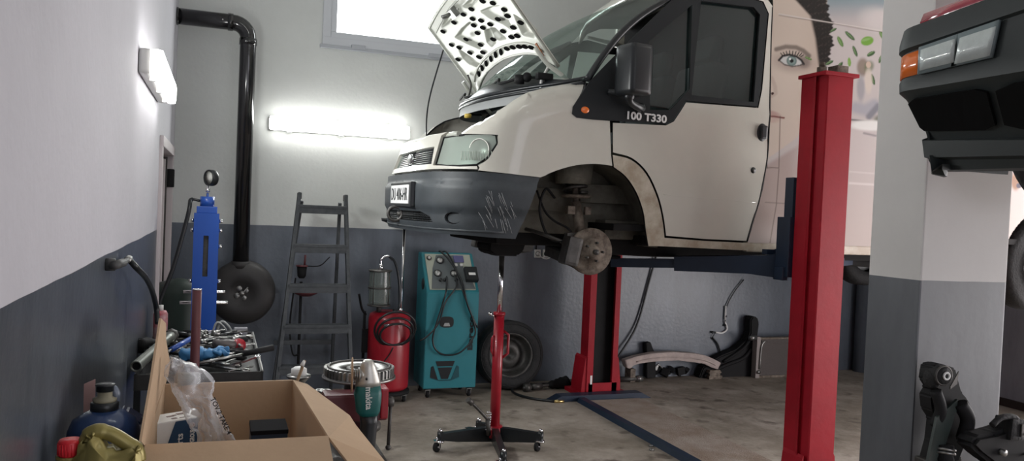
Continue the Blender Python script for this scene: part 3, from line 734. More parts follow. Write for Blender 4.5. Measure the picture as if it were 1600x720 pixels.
for i, (x, y) in enumerate(holes):
    b = BM(); a, bb = hoodhit(x, y); c = HP(a, bb, .009); ra = .021; ta_ = .35 if i < 9 else (-.5 if i > 24 and i < 31 else .3)
    vs = [b.verts.new(c+(yv*math.cos(ta_)+hvn*math.sin(ta_))*(ra*1.7*math.cos(2*PI*k/14))+(hvn*math.cos(ta_)-yv*math.sin(ta_))*(ra*.72*math.sin(2*PI*k/14))) for k in range(14)]
    f_ = b.faces.new(vs); r_ = bmesh.ops.extrude_face_region(b, geom=[f_])
    for v in r_['geom']:
        if isinstance(v, bmesh.types.BMVert): v.co += hn*-.006
    if 'holeb' not in M: M['holeb'] = mat('painted hole shade', (.008, .008, .008), 1, spec=0)
    obj('hole', b, 'holeb', hood)  # raised disc, the shade of the hole is put into its colour
b = BM(); c = HP(*hoodhit(712, 17), .02); box(b, c, (.07, .1, .04), rot=(0, .8, 0), bev=.008); cyl(b, c+Vector((-.03, -.03, -.02)), c+Vector((-.09, -.04, -.05)), .012); cyl(b, c+Vector((0, .05, 0)), c+Vector((-.05, .09, -.03)), .01); obj('bonnet_catch', b, 'steel', hood)
b = BM(); c = HP(*hoodhit(841, 68), .012); c2 = HP(*hoodhit(850, 84), .012); d_ = (c2-c); prism(b, [(-.5, -.012), (.5, -.012), (.5, .012), (-.5, .012)], (c+c2)/2, d_*1.3, Vector((0, 1, 0)), hn*.006); obj('warning_strip', b, mat('orange brown strip', (.35, .12, .04)), hood)
for sgn in (0, 1):
    f = (lambda p: p) if not sgn else mir; b = BM()
    tube(b, [f(Vector(p)) for p in ((1.72, 4.39, 2.62), (1.80, 4.38, 2.53), (1.90, 4.36, 2.46), (1.97, 4.36, 2.40))], .014, 8); obj('bonnet_hinge', b, 'wbrt', hood)
b = BM(); e0 = HP(*hoodhit(852, 88), .01); e1 = on(845, 138, 'Y', 4.42); tube(b, [e0, e0.lerp(e1, .3)+Vector((.03, 0, 0)), e0.lerp(e1, .7)+Vector((0, 0, 0)), e1], .009, 8); obj('stay_cable', b, 'lgrey', hood)
b = BM(); e0 = HP(*hoodhit(733, 115), .01); e1 = on(729, 160, 'Y', 5.8); tube(b, [e0, e0.lerp(e1, .4)+Vector((.03, 0, -.0)), e1], .008, 8); obj('bonnet_stay', b, 'dsteel', hood)
# side panel with its print -------------------------------------------
import numpy as np
def pjv(P):
    D = P-np.array(CAM); z = D@np.array(_f); return 800+FPX*(D@np.array(RT))/z, 360-FPX*(D@np.array(UP))/z
seam = [hit(*q) for q in ((1207, 10), (1205, 60), (1204, 100), (1202.5, 190), (1199.5, 245), (1192, 290), (1180, 335), (1168, 376), (1167, 379))]
def t0(z):
    s_ = sorted(seam, key=lambda q: q[1])
    if z <= s_[0][1]: return s_[0][0]
    for a, c in zip(s_, s_[1:]):
        if z <= c[1]: return a[0]+(c[0]-a[0])*(z-a[1])/(c[1]-a[1]+1e-9)
    return s_[-1][0]
NU, NV = 620, 300; zlo, zhi = 1.515, ROOF-.10
uu = np.linspace(0, 1, NU)**1.35; zz = np.linspace(zlo, zhi, NV)
V = np.zeros((NV, NU, 3))
for j, z in enumerate(zz):
    ta = t0(z); t = ta+(6.72-ta)*uu
    V[j, :, 0] = t; V[j, :, 2] = z; V[j, :, 1] = YC-BE+ytum(0, z)-.0065
X, Y = pjv(V.reshape(-1, 3)); X = X.reshape(NV, NU); Y = Y.reshape(NV, NU)
C = np.zeros((NV, NU, 3))
def mixc(mask, col):
    global C
    m = np.clip(mask, 0, 1)[..., None]; C = C*(1-m)+np.array(col)*m
def sm(x, a, b_): 
    q = np.clip((x-a)/(b_-a), 0, 1); return q*q*(3-2*q)
def ell(cx, cy, rx, ry, ang=0, soft=.15):
    dx, dy = X-cx, Y-cy; c_, s_ = math.cos(ang), math.sin(ang)
    d = np.sqrt(((dx*c_+dy*s_)/rx)**2+((-dx*s_+dy*c_)/ry)**2); return 1-sm(d, 1-soft, 1+soft)
rn = np.random.RandomState(4)
def nz(sc, seed):
    r_ = np.random.RandomState(seed); o = 0
    for k in range(7):
        fx, fy, ph = r_.uniform(-1, 1)/sc, r_.uniform(-1, 1)/sc, r_.uniform(0, 6.28); o = o+np.sin(X*fx*6+Y*fy*6+ph)
    return o/7
def seg(x0, y0, x1, y1, w, soft=.6):
    L2 = (x1-x0)**2+(y1-y0)**2; q = np.clip(((X-x0)*(x1-x0)+(Y-y0)*(y1-y0))/L2, 0, 1)
    d = np.hypot(X-(x0+q*(x1-x0)), Y-(y0+q*(y1-y0))); return 1-sm(d, w*(1-soft), w*(1+soft))
def poly(pts, w):
    m = 0
    for a, b_ in zip(pts, pts[1:]): m = np.maximum(m, seg(*a, *b_, w))
    return m
C[:] = (.50, .44, .43)
mixc(1-sm(Y, -10, 45), (.20, .27, .30))                       # sky
mixc(sm(nz(60, 2)+(Y-30)/50, -.1, .6), (.52, .47, .46)); mixc(sm(Y, 150, 330)*.5, (.46, .40, .38)); mixc(sm(Y, 240, 380), (.50, .43, .40))
mixc(ell(1370, 30, 26, 17, .2, .5)*.7, (.58, .53, .52))
# face
def xr(y): return np.interp(y, [-200, 0, 100, 150, 190, 215, 232, 250], [1296, 1292, 1290, 1275, 1262, 1245, 1222, 1196])
face = (1-sm(X, xr(Y)-2, xr(Y)+2))*(1-sm(Y, 243, 247))
mixc(face, (.56, .47, .40)); mixc(face*sm(X, 1240, 1292)*.35, (.36, .28, .23)); mixc(face*ell(1225, 140, 24, 60, 0, .8)*.4, (.66, .57, .50))
neck = sm(Y+.6*(X-1225), 236, 246)*(1-sm(X, 1225, 1275))*(1-sm(Y, 330, 395)); mixc(neck*.7, (.34, .25, .22))
# hair
hl = np.interp(Y, [-80, -20, 0, 25, 60, 100, 125], [1215, 1228, 1243, 1266, 1274, 1279, 1284]); hr = np.interp(Y, [-80, 0, 20, 40, 60, 80, 100, 125], [1300, 1290, 1296, 1301, 1300, 1300, 1292, 1290])+2.2*np.sin(Y/4.7)+1.3*np.sin(Y/1.9+2)+1.2*np.sin(Y/1.1)
mixc(sm(X, hl-3, hl+3)*(1-sm(X, hr-1.5, hr+1.5))*(1-sm(Y, 95, 130)), (.018, .014, .012)); mixc(sm(X, hl, hl+4)*(1-sm(X, hr-1, hr+1))*(1-sm(Y, 100, 125))*sm(nz(5, 9), .1, .5)*.4, (.07, .05, .045))
# eye and brow, nose, lips
mixc(ell(1240, 97, 30, 15, .1, .6)*.5, (.24, .18, .16)); mixc(ell(1256, 97, 10, 9, .3, .5)*.5, (.08, .06, .06))
mixc(poly([(1213, 77), (1228, 73), (1244, 74), (1255, 79), (1264, 87)], 3.4)*.75, (.10, .075, .065))
mixc(ell(1236, 95, 17, 7.5, .16, .12), (.55, .55, .54)); mixc(ell(1237, 95, 8, 8.2, 0, .12)*ell(1236, 95, 17, 8, .16, .1), (.13, .18, .17)); mixc(ell(1237, 95, 6, 6.2, 0, .3)*.7, (.25, .33, .31)); mixc(ell(1237, 95, 3, 3, 0, .2), (.01, .01, .01)); mixc(ell(1234.5, 92, 1.6, 1.6), (.8, .8, .8))
mixc(poly([(1217, 94), (1223, 87.5), (1233, 85.5), (1244, 88), (1252, 94), (1256, 100)], 1.7), (.02, .018, .018)); mixc(poly([(1217, 94), (1226, 101), (1238, 104), (1250, 102), (1256, 100)], 1.0)*.8, (.05, .04, .04))
for k in range(9): 
    a = -2.4+k*.24; x, y = 1236+17*math.cos(a), 92+7*math.sin(a); mixc(seg(x, y, x+5*math.cos(a), y+4.5*math.sin(a)-1, .7), (.02, .018, .018))
mixc(poly([(1206, 122), (1211, 135), (1212, 146), (1206, 150)], 3)*.3, (.30, .2, .17)); mixc(ell(1207, 146, 2.5, 1.8), (.05, .02, .02))
mixc(ell(1206, 177, 13, 4, .25, .5)*.7, (.42, .24, .22)); mixc(ell(1206, 187, 14, 5, -.1, .5)*.5, (.48, .32, .28)); mixc(poly([(1196, 181), (1210, 182), (1225, 184)], 1.3), (.16, .04, .04))
# leaves
for x, y, a, rx, ry, c_ in ((1313, 65, 1.1, 9, 3.2, 0), (1328, 56, .75, 10, 3, 1), (1355, 64, -.25, 10, 7, 2), (1336, 80, 1.2, 9, 2.6, 1), (1361, 84, -.5, 7, 3.2, 1), (1376, 92, -1.2, 7, 2.6, 1), (1378, 55, 1.1, 8, 3, 0), (1389, 44, .9, 6, 2.6, 1), (1263, 91, .4, 6, 1.8, 0), (1327, 97, 1.5, 7, 2.6, 2), (1311, 104, -.9, 9, 3, 1), (1364, 124, 1.3, 9, 2.6, 1), (1302, 47, -.5, 6, 2, 1), (1296, 98, -.5, 7, 2.5, 1)):
    m = ell(x, y, rx, ry, a, .12); mixc(m, [(.10, .20, .05), (.05, .10, .04), (.16, .33, .05)][c_]); mixc(m*ell(x-ry*.3, y-ry*.3, rx*.8, ry*.3, a, .4)*.5, (.3, .45, .2))
# plain stone figure, box shapes, plants lower right
mixc(ell(1348, 105, 9, 14, 0, .3)*.8, (.20, .15, .11)); mixc(ell(1358, 104, 7, 9, .4, .4)*.7, (.12, .16, .08)); mixc(ell(1357, 126, 6, 20, 0, .3)*.8, (.62, .54, .47)); mixc(ell(1345, 138, 6, 20, 0, .4)*.7, (.28, .28, .31)); mixc(ell(1357, 101, 4, 5), (.55, .42, .34))
mixc(poly([(1338, 168), (1352, 172), (1366, 164)], 9)*.9, (.36, .36, .40)); mixc(poly([(1358, 182), (1372, 166)], 5), (.22, .22, .25)); mixc(poly([(1330, 187), (1380, 192)], 1.3), (.12, .12, .12)); mixc(ell(1378, 186, 12, 7, 0, .5)*.8, (.06, .09, .05))
mixc(ell(1360, 196, 32, 8, .03, .3), (.74, .74, .72)); mixc(poly([(1350, 208), (1368, 212), (1400, 214)], 1.6)*.7, (.20, .19, .2))  # pale ellipse is a tube lamp reflection painted into the print
# right of the pillar: a small brown and white picture
mixc(ell(1587, 283, 7, 14, 0, .3), (.30, .17, .11)); mixc(ell(1591, 270, 4, 5), (.45, .33, .26)); mixc(ell(1586, 262, 6, 3, -.7), (.1, .09, .1)); mixc(ell(1592, 290, 4, 4), (.08, .07, .10))
for (x0, y0, x1, y1) in ((1217, 22, 1400, 52), ): mixc(seg(x0, y0, x1, y1, .9), (.62, .57, .53)); mixc(seg(x0, y0+1.5, x1, y1+1.5, .7)*.6, (.12, .1, .09))
for pts in ([(1219, 182), (1217, 262), (1198, 262)], [(1217, 264), (1213, 320), (1203, 380)], [(1196, 240), (1199, 262)]): mixc(poly(pts, .8)*.7, (.10, .07, .06))
mixc(poly([(1196, 316), (1245, 319)], 1)*.6, (.15, .11, .1)); mixc(poly([(1328, 268), (1400, 274)], 1)*.5, (.66, .62, .6)); mixc(poly([(1328, 286), (1390, 290)], 1.6)*.6, (.72, .68, .66))
keep = np.ones((NV-1, NU-1), bool)
cx_, cz_ = 5.79, 1.40
fc = (V[:-1, :-1]+V[1:, 1:])/2; keep &= np.hypot(fc[..., 0]-cx_, fc[..., 2]-cz_) > .45
idx = np.arange(NV*NU).reshape(NV, NU)
F4 = np.stack([idx[:-1, :-1], idx[:-1, 1:], idx[1:, 1:], idx[1:, :-1]], -1)[keep]
me = bpy.data.meshes.new('side_panel'); org = np.array(OFF[van.name])
me.from_pydata((V.reshape(-1, 3)-org).tolist(), [], F4.tolist())
ca = me.color_attributes.new('print', 'FLOAT_COLOR', 'POINT')
ca.data.foreach_set('color', np.concatenate([np.clip(C*.84, 0, 1).reshape(-1, 3), np.ones((NV*NU, 1))], 1).astype(np.float32).ravel())
mp_ = bpy.data.materials.new('printed side foil'); mp_.use_nodes = True; n_ = mp_.node_tree; pb = n_.nodes['Principled BSDF']; at_ = n_.nodes.new('ShaderNodeAttribute'); at_.attribute_name = 'print'
n_.links.new(at_.outputs['Color'], pb.inputs['Base Color']); pb.inputs['Roughness'].default_value = .45; pb.inputs['Specular IOR Level'].default_value = .12
me.materials.append(mp_); me.polygons.foreach_set('use_smooth', [True]*len(me.polygons))
o = bpy.data.objects.new('side_panel', me); COL.objects.link(o); o.parent = van; o['label'] = 'side panel printed with a face, green leaves and sky'
b = BM()
tube(b, [(cx_+.46*math.cos(a), YC-BE+.03, cz_+.46*math.sin(a)) for a in [PI*k/20-.02 for k in range(21)]], .018, 8, sm=False); obj('rear_arch_lip', b, 'white', van)
b = BM(); bx(b, cx_-.47, cx_+.47, YC-BE+.3, YC-BE+.33, 1.42, 2.0); obj('rear_wheel_housing', b, 'under', van)
b = BM(); bx(b, 3.12, 5.36, YC-BE+.02, YC-BE+.06, 1.455, 1.52, bev=.012); bx(b, 6.22, 6.74, YC-BE+.02, YC-BE+.06, 1.455, 1.52, bev=.012); obj('sill', b, 'whited', van)
b = BM(); bx(b, 3.12, 6.74, 2*YC-(YC-BE)-.04, 2*YC-(YC-BE), 1.5, ROOF-.1, bev=.01); obj('side_panel', b, 'white', van)
b = BM(); bx(b, 6.72, 6.77, YC-BE+.03, 2*YC-(YC-BE)-.03, 1.45, ROOF-.12, bev=.01); bx(b, 6.765, 6.775, YC-.006, YC+.006, 1.5, 3.2, mi=1); obj('rear_door', b, ['white', 'blk'], van)
# cab interior
b = BM(); bx(b, 3.16, 3.2, YC-BE+.1, YC+BE-.1, 1.6, 3.25); bx(b, 2.2, 6.7, YC-BE+.06, YC+BE-.06, 1.56, 1.6); obj('cab_bulkhead', b, 'under', van)
b = BM(); bx(b, 1.98, 2.25, YC-.86, YC+.86, 2.15, 2.43, bev=.04); torus(b, (2.38, YC-.45, 2.42), (-.6, 0, .8), .19, .014); cyl(b, (2.2, YC-.45, 2.3), (2.38, YC-.45, 2.42), .03); obj('dashboard', b, 'blkm', van)
for y in (YC-.5, YC+.12, YC+.58):
    b = BM(); box(b, (2.72, y, 1.98), (.48, .46, .14), bev=.05); box(b, (2.98, y, 2.35), (.14, .46, .66), rot=(0, .2, 0), bev=.05); box(b, (3.06, y, 2.78), (.09, .28, .18), rot=(0, .15, 0), bev=.04); obj('seat', b, mat('seat cloth', (.08, .085, .09), .9), van, smooth=True)
# wheel housing behind the near front wheel, strut and brake
b = BM()
bx(b, 1.62, 2.50, 4.56, 4.60, 1.52, 2.10); 
P = []
for k in range(13):
    a = PI*(1.02-k/12*1.06); P.append((2.03+.47*math.cos(a), 1.52+.45*math.sin(a)))
r1 = [b.verts.new((x, 4.20, z)) for x, z in P]; r2 = [b.verts.new((x, 4.60, z)) for x, z in P]
for k in range(12): b.faces.new((r1[k], r1[k+1], r2[k+1], r2[k]))
bx(b, 1.62, 2.05, 4.50, 4.58, 1.66, 1.80, bev=.01); bx(b, 2.1, 2.5, 4.48, 4.58, 1.72, 1.84, bev=.02); bx(b, 2.25, 2.5, 4.42, 4.58, 1.5, 1.62, bev=.02)
cyl(b, (2.03, 4.44, 1.83), (2.03, 4.44, 1.95), .11, .12)
obj('wheel_housing', b, 'liner', van)
def corner(f, nm=True):
    b = BM(); top = (2.03, 4.42, 1.88); bot = (2.06, 4.34, 1.47)
    cyl(b, f(Vector(bot)), f(Vector((2.035, 4.40, 1.72))), .032); cyl(b, f(Vector((2.035, 4.40, 1.72))), f(Vector(top)), .018)
    lathe(b, [(.02, 0), (.085, .0), (.095, .012), (.085, .02), (.02, .025)], f(Vector((2.035, 4.40, 1.745))), (0, 0, 1))
    box(b, f(Vector((1.985, 4.37, 1.67))), (.05, .05, .05), bev=.008); box(b, f(Vector((2.10, 4.37, 1.67))), (.04, .03, .05), bev=.008)
    o = obj('suspension_strut', b, 'rust', van)
    b = BM(); spring(b, f(Vector((2.032, 4.405, 1.77))), f(Vector(top)), .07, .009, 3); obj('coil_spring', b, 'dsteel', o)
    b = BM(); hc = Vector(on(925, 393, 'Y', 4.24))
    o = None
    lathe(b, [(.0, 0), (.035, 0), (.038, .02), (.078, .024), (.082, .05), (.118, .052), (.14, .054), (.14, .078), (.0, .08)], f(Vector((hc.x, 4.20, hc.z))), f(Vector((0, 1, 0)))-f(Vector((0, 0, 0))), 36)
    o = obj('brake_disc', b, 'rust', van)
    b = BM()
    for k in range(5):
        a = 2*PI*k/5; p = Vector((hc.x+.056*math.cos(a), 4.222, hc.z+.056*math.sin(a))); cyl(b, f(p), f(p+Vector((0, -.022, 0))), .007, n=8)
    cyl(b, f(Vector((hc.x, 4.2, hc.z))), f(Vector((hc.x, 4.175, hc.z))), .016); obj('wheel_stud', b, 'dsteel', o)
    b = BM(); box(b, f(Vector((hc.x-.13, 4.26, hc.z-.0))), (.09, .11, .17), bev=.02, rot=(0, .2, 0)); box(b, f(Vector((hc.x-.06, 4.33, hc.z+.01))), (.16, .06, .2), bev=.03); obj('brake_caliper', b, 'dsteel', van)
    b = BM()
    prism(b, [(-.02, -.05), (.2, -.02), (.6, .02), (.6, .1), (.2, .06), (-.02, .03)], f(Vector((hc.x-.02, 4.32, hc.z-.09))), (0, (f(Vector((0, 1, 0)))-f(Vector((0, 0, 0)))).y, 0), (0, 0, 1), (.09, 0, 0), bev=.01)
    tube(b, [f(Vector(p)) for p in ((hc.x-.1, 4.3, hc.z+.03), (1.8, 4.45, 1.53), (1.78, 4.8, 1.55))], .012)
    tube(b, [f(Vector(p)) for p in ((hc.x, 4.3, hc.z), (hc.x, 4.5, hc.z+.03), (hc.x-.02, 4.95, 1.5))], [.02, .04, .02], 10)
    obj('lower_arm', b, 'dsteel', van)
    b = BM()
    tube(b, [f(Vector(p)) for p in ((1.92, 4.46, 1.74), (1.84, 4.42, 1.79), (1.80, 4.40, 1.66), (1.86, 4.38, 1.5), (hc.x-.12, 4.3, hc.z+.05))], .008, 8)
    tube(b, [f(Vector(p)) for p in ((1.80, 4.46, 1.78), (1.84, 4.42, 1.66), (1.9, 4.4, 1.6), (1.98, 4.38, 1.56), (2.02, 4.34, 1.5))], .007, 8)
    obj('brake_hose', b, 'blkm', van)
corner(lambda p: p); corner(mir)
b = BM()   # underbody: floor pan, sub-frame, sump, exhaust, chassis rails
bx(b, 2.45, 6.7, 4.30, 5.96, 1.47, 1.53, bev=.01)
for y in (4.45, 5.72): bx(b, 2.3, 6.7, y, y+.09, 1.40, 1.5, bev=.01)
bx(b, 1.60, 2.45, 4.60, 5.66, 1.44, 1.66, bev=.03); bx(b, 1.3, 1.64, 4.62, 5.6, 1.5, 1.72, bev=.03)
tube(b, [(2.3, 4.95, 1.42), (3, 4.95, 1.40), (4, 4.95, 1.42), (5, 5.1, 1.42)], .035); sphere(b, (4.3, 4.95, 1.40), (.4, .13, .09))
tube(b, [(2.4, YC, 1.42), (5.8, YC, 1.33)], .04, sm=False); 
obj('underbody', b, 'under', van)
b = BM(); c = on(781, 386, 'Y', 5.25)
prism(b, [(-.13, .03), (-.13, -.02), (-.09, -.05), (.08, -.05), (.12, -.02), (.14, .04), (.1, .07), (-.1, .07)], (c.x, 5.1, c.z), (1, 0, 0), (0, 0, 1), (0, .28, 0), bev=.012); box(b, (c.x, 5.2, c.z+.1), (.16, .2, .14), bev=.02)
obj('oil_sump', b, 'under', van)
b = BM(); cyl(b, (5.79, 4.35, 1.40), (5.79, 5.91, 1.40), .045); sphere(b, (5.79, YC, 1.38), (.16, .18, .17))
for y in (4.52, 5.70): prism(b, [(-.65, 0), (.65, 0), (.6, .03), (0, -.02+.05), (-.6, .03)], (5.79, y, 1.44), (1, 0, 0), (0, 0, 1), (0, .06, 0))
obj('rear_axle', b, 'under', van)
def wheel(bm_parent, c, side, nm='rear_wheel'):
    ax = Vector((0, side, 0)); b = BM(); R_ = .335
    lathe(b, [(.20, -.02), (.215, .0), (.30, -.008), (R_-.01, .02), (R_, .05), (R_, .15), (R_-.01, .18), (.30, .208), (.215, .2), (.2, .18)], Vector(c), -ax, 44, cap=False)
    o = obj(nm, b, 'rubber', bm_parent)
    b = BM(); lathe(b, [(0, .05), (.05, .045), (.09, .06), (.14, .07), (.17, .03), (.2, .02), (.205, .0), (.212, .0), (.205, .04), (.2, .1), (0, .12)], Vector(c), -ax, 36)
    for k in range(5):
        a = 2*PI*k/5; p = Vector(c)+Vector((.11*math.cos(a), 0, .11*math.sin(a))); cyl(b, p-ax*.062, p-ax*.05, .03, n=12, mi=1)
    obj('rim', b, ['grey', 'blk'], o)
wheel(van, (5.79, 4.20, 1.40), -1); wheel(van, (5.79, 6.06, 1.42), 1)
# ================================================================ LEFT AND BACK OF THE SHOP
Vv = Vector
# exhaust pipe + fan
Yp = 6.86; A = on(278, 23, 'Y', Yp); B_ = on(386, 40, 'Y', Yp); D_ = on(375, 408, 'Y', Yp); px_ = D_.x+.005; zt = A.z-.01
t = thing('ventilation_pipe', (px_, Yp, D_.z), 'glossy black ventilation pipe bending down the back wall corner', 'pipe')
b = BM(); R_ = .12
pts = [Vv((XL, Yp, zt)), Vv((px_-R_-.02, Yp, zt))]+[Vv((px_-R_+R_*math.sin(a), Yp, zt-R_+R_*math.cos(a))) for a in [PI/2*k/8 for k in range(1, 9)]]+[Vv((px_, Yp, D_.z-.03))]
tube(b, pts, .064, 24, sm=False); obj('pipe_run', b, 'pipe', t)
for p, q in ((Vv((px_-R_-.04, Yp, zt)), Vv((px_-R_+.0, Yp, zt))), (Vv((px_, Yp, zt-R_-.05)), Vv((px_, Yp, zt-R_-.0))), ((XL, Yp, zt), (XL+.015, Yp, zt))):
    b = BM(); cyl(b, p, q, .07, n=24); obj('pipe_collar', b, 'pipe', t)
for p in (Vv((px_-.2, Yp-.066, zt)), Vv((px_-.02, Yp-.068, zt-R_-.03))): b = BM(); sphere(b, p, .006, 8); obj('screw', b, 'paper', t)
c = on(378, 458, 'Y', 6.80)
t = thing('extraction_fan', (c.x, 6.95, c.z-.3), 'black round extraction fan at the foot of the ventilation pipe', 'fan')
b = BM(); lathe(b, [(.075, .0), (.09, -.02), (.16, -.03), (.235, .0), (.262, .06), (.262, .14), (.24, .2), (0, .21)], (c.x, 6.80, c.z), (.06, 1, 0), 44)
cyl(b, (px_, Yp, c.z+.2), (px_, Yp, D_.z), .075, n=24); obj('fan_housing', b, mat('fan grey black', (.035, .033, .033), .55, bump=.05), t)
b = BM(); lathe(b, [(0, .0), (.078, 0), (.078, .03), (0, .03)], (c.x, 6.815, c.z), (0, 1, 0), 24); obj('inlet', b, 'blkm', t)
b = BM()
for k in range(4):
    a = 2*PI*k/4+.5; sphere(b, (c.x+.043*math.cos(a), 6.805, c.z+.043*math.sin(a)), (.026, .01, .026), 10)
cyl(b, (c.x, 6.78, c.z), (c.x, 6.82, c.z), .02); tube(b, [(c.x+.045, 6.79, c.z+.05), (c.x, 6.785, c.z), (c.x-.03, 6.79, c.z-.01)], .006)
obj('motor_hub', b, 'steel', t)
b = BM(); box(b, (c.x, 7.05, c.z-.05), (.12, .16, .3), bev=.01); obj('wall_bracket', b, 'dsteel', t)
# hydraulic press -----------------------------------------------------------
Yq = 5.6
def q(x, y, Y=Yq): return on(x, y, 'Y', Y)
pc_ = q(321, 400).x; zt_ = q(320, 333).z
t = thing('hydraulic_press', (pc_, Yq+.05, 0), 'bright blue hydraulic press post with a pressure gauge on top', 'press')
b = BM(); w2 = .078
sl0, sl1 = q(318, 432).z, q(318, 368).z
bx(b, pc_-w2, pc_-.016, Yq-.0, Yq+.012, .08, zt_); bx(b, pc_+.016, pc_+w2, Yq, Yq+.012, .08, zt_); bx(b, pc_-.016, pc_+.016, Yq, Yq+.012, sl1, zt_); bx(b, pc_-.016, pc_+.016, Yq, Yq+.012, .08, sl0)
bx(b, pc_-w2, pc_-w2+.012, Yq+.012, Yq+.11, .08, zt_); bx(b, pc_+w2-.012, pc_+w2, Yq+.012, Yq+.11, .08, zt_)
bx(b, pc_-.12, pc_+.2, Yq-.15, Yq+.25, 0, .08, bev=.01); obj('post', b, 'blue', t)
b = BM(); bx(b, pc_-.03, pc_+.03, Yq+.03, Yq+.09, .1, zt_-.02); obj('ram', b, 'dsteel', t)
b = BM(); bx(b, pc_-.064, pc_+.064, Yq+.005, Yq+.105, zt_, zt_+.045, bev=.004); cyl(b, (pc_, Yq+.05, zt_+.045), (pc_, Yq+.05, zt_+.11), .045); obj('cylinder_head', b, 'blue', t)
b = BM(); zc = zt_+.11; cyl(b, (pc_, Yq+.05, zc), (pc_, Yq+.05, zc+.075), .008); cyl(b, (pc_, Yq+.05, zc+.03), (pc_, Yq+.05, zc+.055), .016, n=6)
obj('gauge_stem', b, 'chrome', t)
b = BM(); gc = Vv((pc_+.018, Yq+.05, zc+.125)); ga = Vv((-.75, -.55, 0)).normalized(); lathe(b, [(0, -.025), (.05, -.025), (.054, -.015), (.054, .02), (.048, .024), (.046, .014), (0, .014)], gc, ga, 28)
g = obj('pressure_gauge', b, 'blk', t)
b = BM(); lathe(b, [(0, .015), (.045, .015), (0, .016)], gc, ga, 24, cap=False); obj('gauge_face', b, mat('gauge face', (.5, .5, .47), .3), g)
for s_ in (-1, 1):
    for z in (q(320, 345).z, q(320, 360).z, q(320, 385).z, q(320, 440).z):
        if z == q(320, 385).z and s_ < 0: continue
        b = BM(); cyl(b, (pc_+s_*w2, Yq+.05, z), (pc_+s_*(w2+.02), Yq+.05, z), .014, n=6); obj('bolt', b, 'chrome', t)
for y_ in (457, 474):
    b = BM(); z = q(320, y_).z; cyl(b, (pc_-.13-(y_ > 460)*.02, Yq+.05, z), (pc_+.13+(y_ > 460)*.02, Yq+.05, z), .011, n=10); obj('cross_pin', b, 'chrome', t)
b = BM(); P = [Vv((pc_-.045, Yq+.05, zt_+.08)), Vv((pc_-.1, Yq+.05, zt_+.085)), q(296, 325), q(290, 350), q(270, 420), q(250, 470), q(246, 500)]
tube(b, P, [.009]*8+[.014]*60, 10); obj('hydraulic_hose', b, 'blk', t)
# grey cabinet-like compressor cylinder behind press: dark green bottle
c = on(275, 490, 'Y', 5.9); b = BM(); lathe(b, [(.0, 0), (.16, 0), (.17, .02), (.17, .95), (.15, 1.02), (.05, 1.05), (0, 1.06)], (c.x, 6.25, 0), (0, 0, 1), 28); obj('storage_drum', b, mat('dark green drum paint', (.012, .025, .02), .5), label='dark green drum standing between the door and the blue press', cat='drum')
# wall fitting and air hose --------------------------------------------------
p0 = on(165, 413, 'X', XL); 
t = thing('air_hose', p0, 'black air hose curving down from its fitting on the left wall', 'hose')
ax_ = Vv((.35, 1, -.02)).normalized(); b = BM(); cyl(b, p0, p0+Vv((.03, 0, 0)), .022, n=12); e = p0+Vv((.03, 0, 0)); cyl(b, e+Vv((0, -.03, 0)), e+Vv((0, .25, -.012)), .016, n=12); cyl(b, e+Vv((0, .25, -.012)), e+Vv((0, .38, -.012)), .010, n=12)
obj('wall_fitting', b, mat('grey fitting', (.05, .05, .05), .6), t)
b = BM(); cyl(b, e+Vv((0, .38, -.012)), e+Vv((0, .46, -.012)), .0135); obj('ferrule', b, 'steel', t)
b = BM(); P = [e+Vv((0, .44, -.012))]+[on(x, y, 'X', xx) for x, y, xx in ((213, 418, -.30), (228, 434, -.28), (238, 455, -.27), (244, 480, -.26), (246, 505, -.25))]; tube(b, P, .012, 10); obj('hose_line', b, 'blk', t)
# ladder -----------------------------------------------------------------------
def pl(x, y):   # a point in the ladder's front frame plane
    o_ = Vv((0, 6.15, 0)); n = Vv((0, 1.78, -.55)).normalized(); d = ray(x, y); k = (o_-CAM).dot(n)/d.dot(n); return CAM+d*k
TL, TR_, BL, BR = pl(468, 302), pl(540, 306), pl(429, 622), pl(549, 622)
for p in (BL, BR): pass
BL = TL+(BL-TL)*(TL.z/(TL.z-BL.z)); BR = TR_+(BR-TR_)*(TR_.z/(TR_.z-BR.z))
t = thing('step_ladder', ((BL.x+BR.x)/2, 6.5, 0), 'dark wooden step ladder standing open against the back wall', 'ladder')
def plank(b, p, q_, w, th, side): 
    d = (Vv(q_)-Vv(p)); L = d.length; x, y, z = frame_of(d, side); R = Matrix(((x.x, y.x, z.x, 0), (x.y, y.y, z.y, 0), (x.z, y.z, z.z, 0), (0, 0, 0, 1)))
    box(b, (Vv(p)+Vv(q_))/2, (w, th, L), bev=.004, R=R)
for p, q_ in ((BL, TL), (BR, TR_)):
    b = BM(); plank(b, p, q_+(q_-p)*.0, .028, .07, (0, 1, 0)); obj('side_rail', b, 'ladder', t)
for y_ in (323, 384, 446, 509, 572):
    kk = None; zl = pl(500, y_).z; f1 = zl/TL.z; a_ = BL.lerp(TL, f1); c_ = BR.lerp(TR_, f1)
    b = BM(); box(b, (a_+c_)/2, ((c_-a_).length, .09, .028), bev=.004); box(b, (a_+c_)/2+Vv((0, -.035, -.03)), ((c_-a_).length, .02, .05), bev=.003); obj('tread', b, 'ladder', t)
for s_, p, q_ in ((1, BL, TL), (-1, BR, TR_)):
    b = BM(); plank(b, (p.x+.05*s_, 7.02, 0), (q_.x+.03*s_, 6.78, q_.z-.06), .025, .045, (0, 1, 0)); obj('rear_rail', b, 'ladder', t)
b = BM(); plank(b, (BL.x+.05, 6.96, .45), (BR.x-.05, 6.96, .45), .02, .04, (0, 0, 1)); obj('rear_brace', b, 'ladder', t)
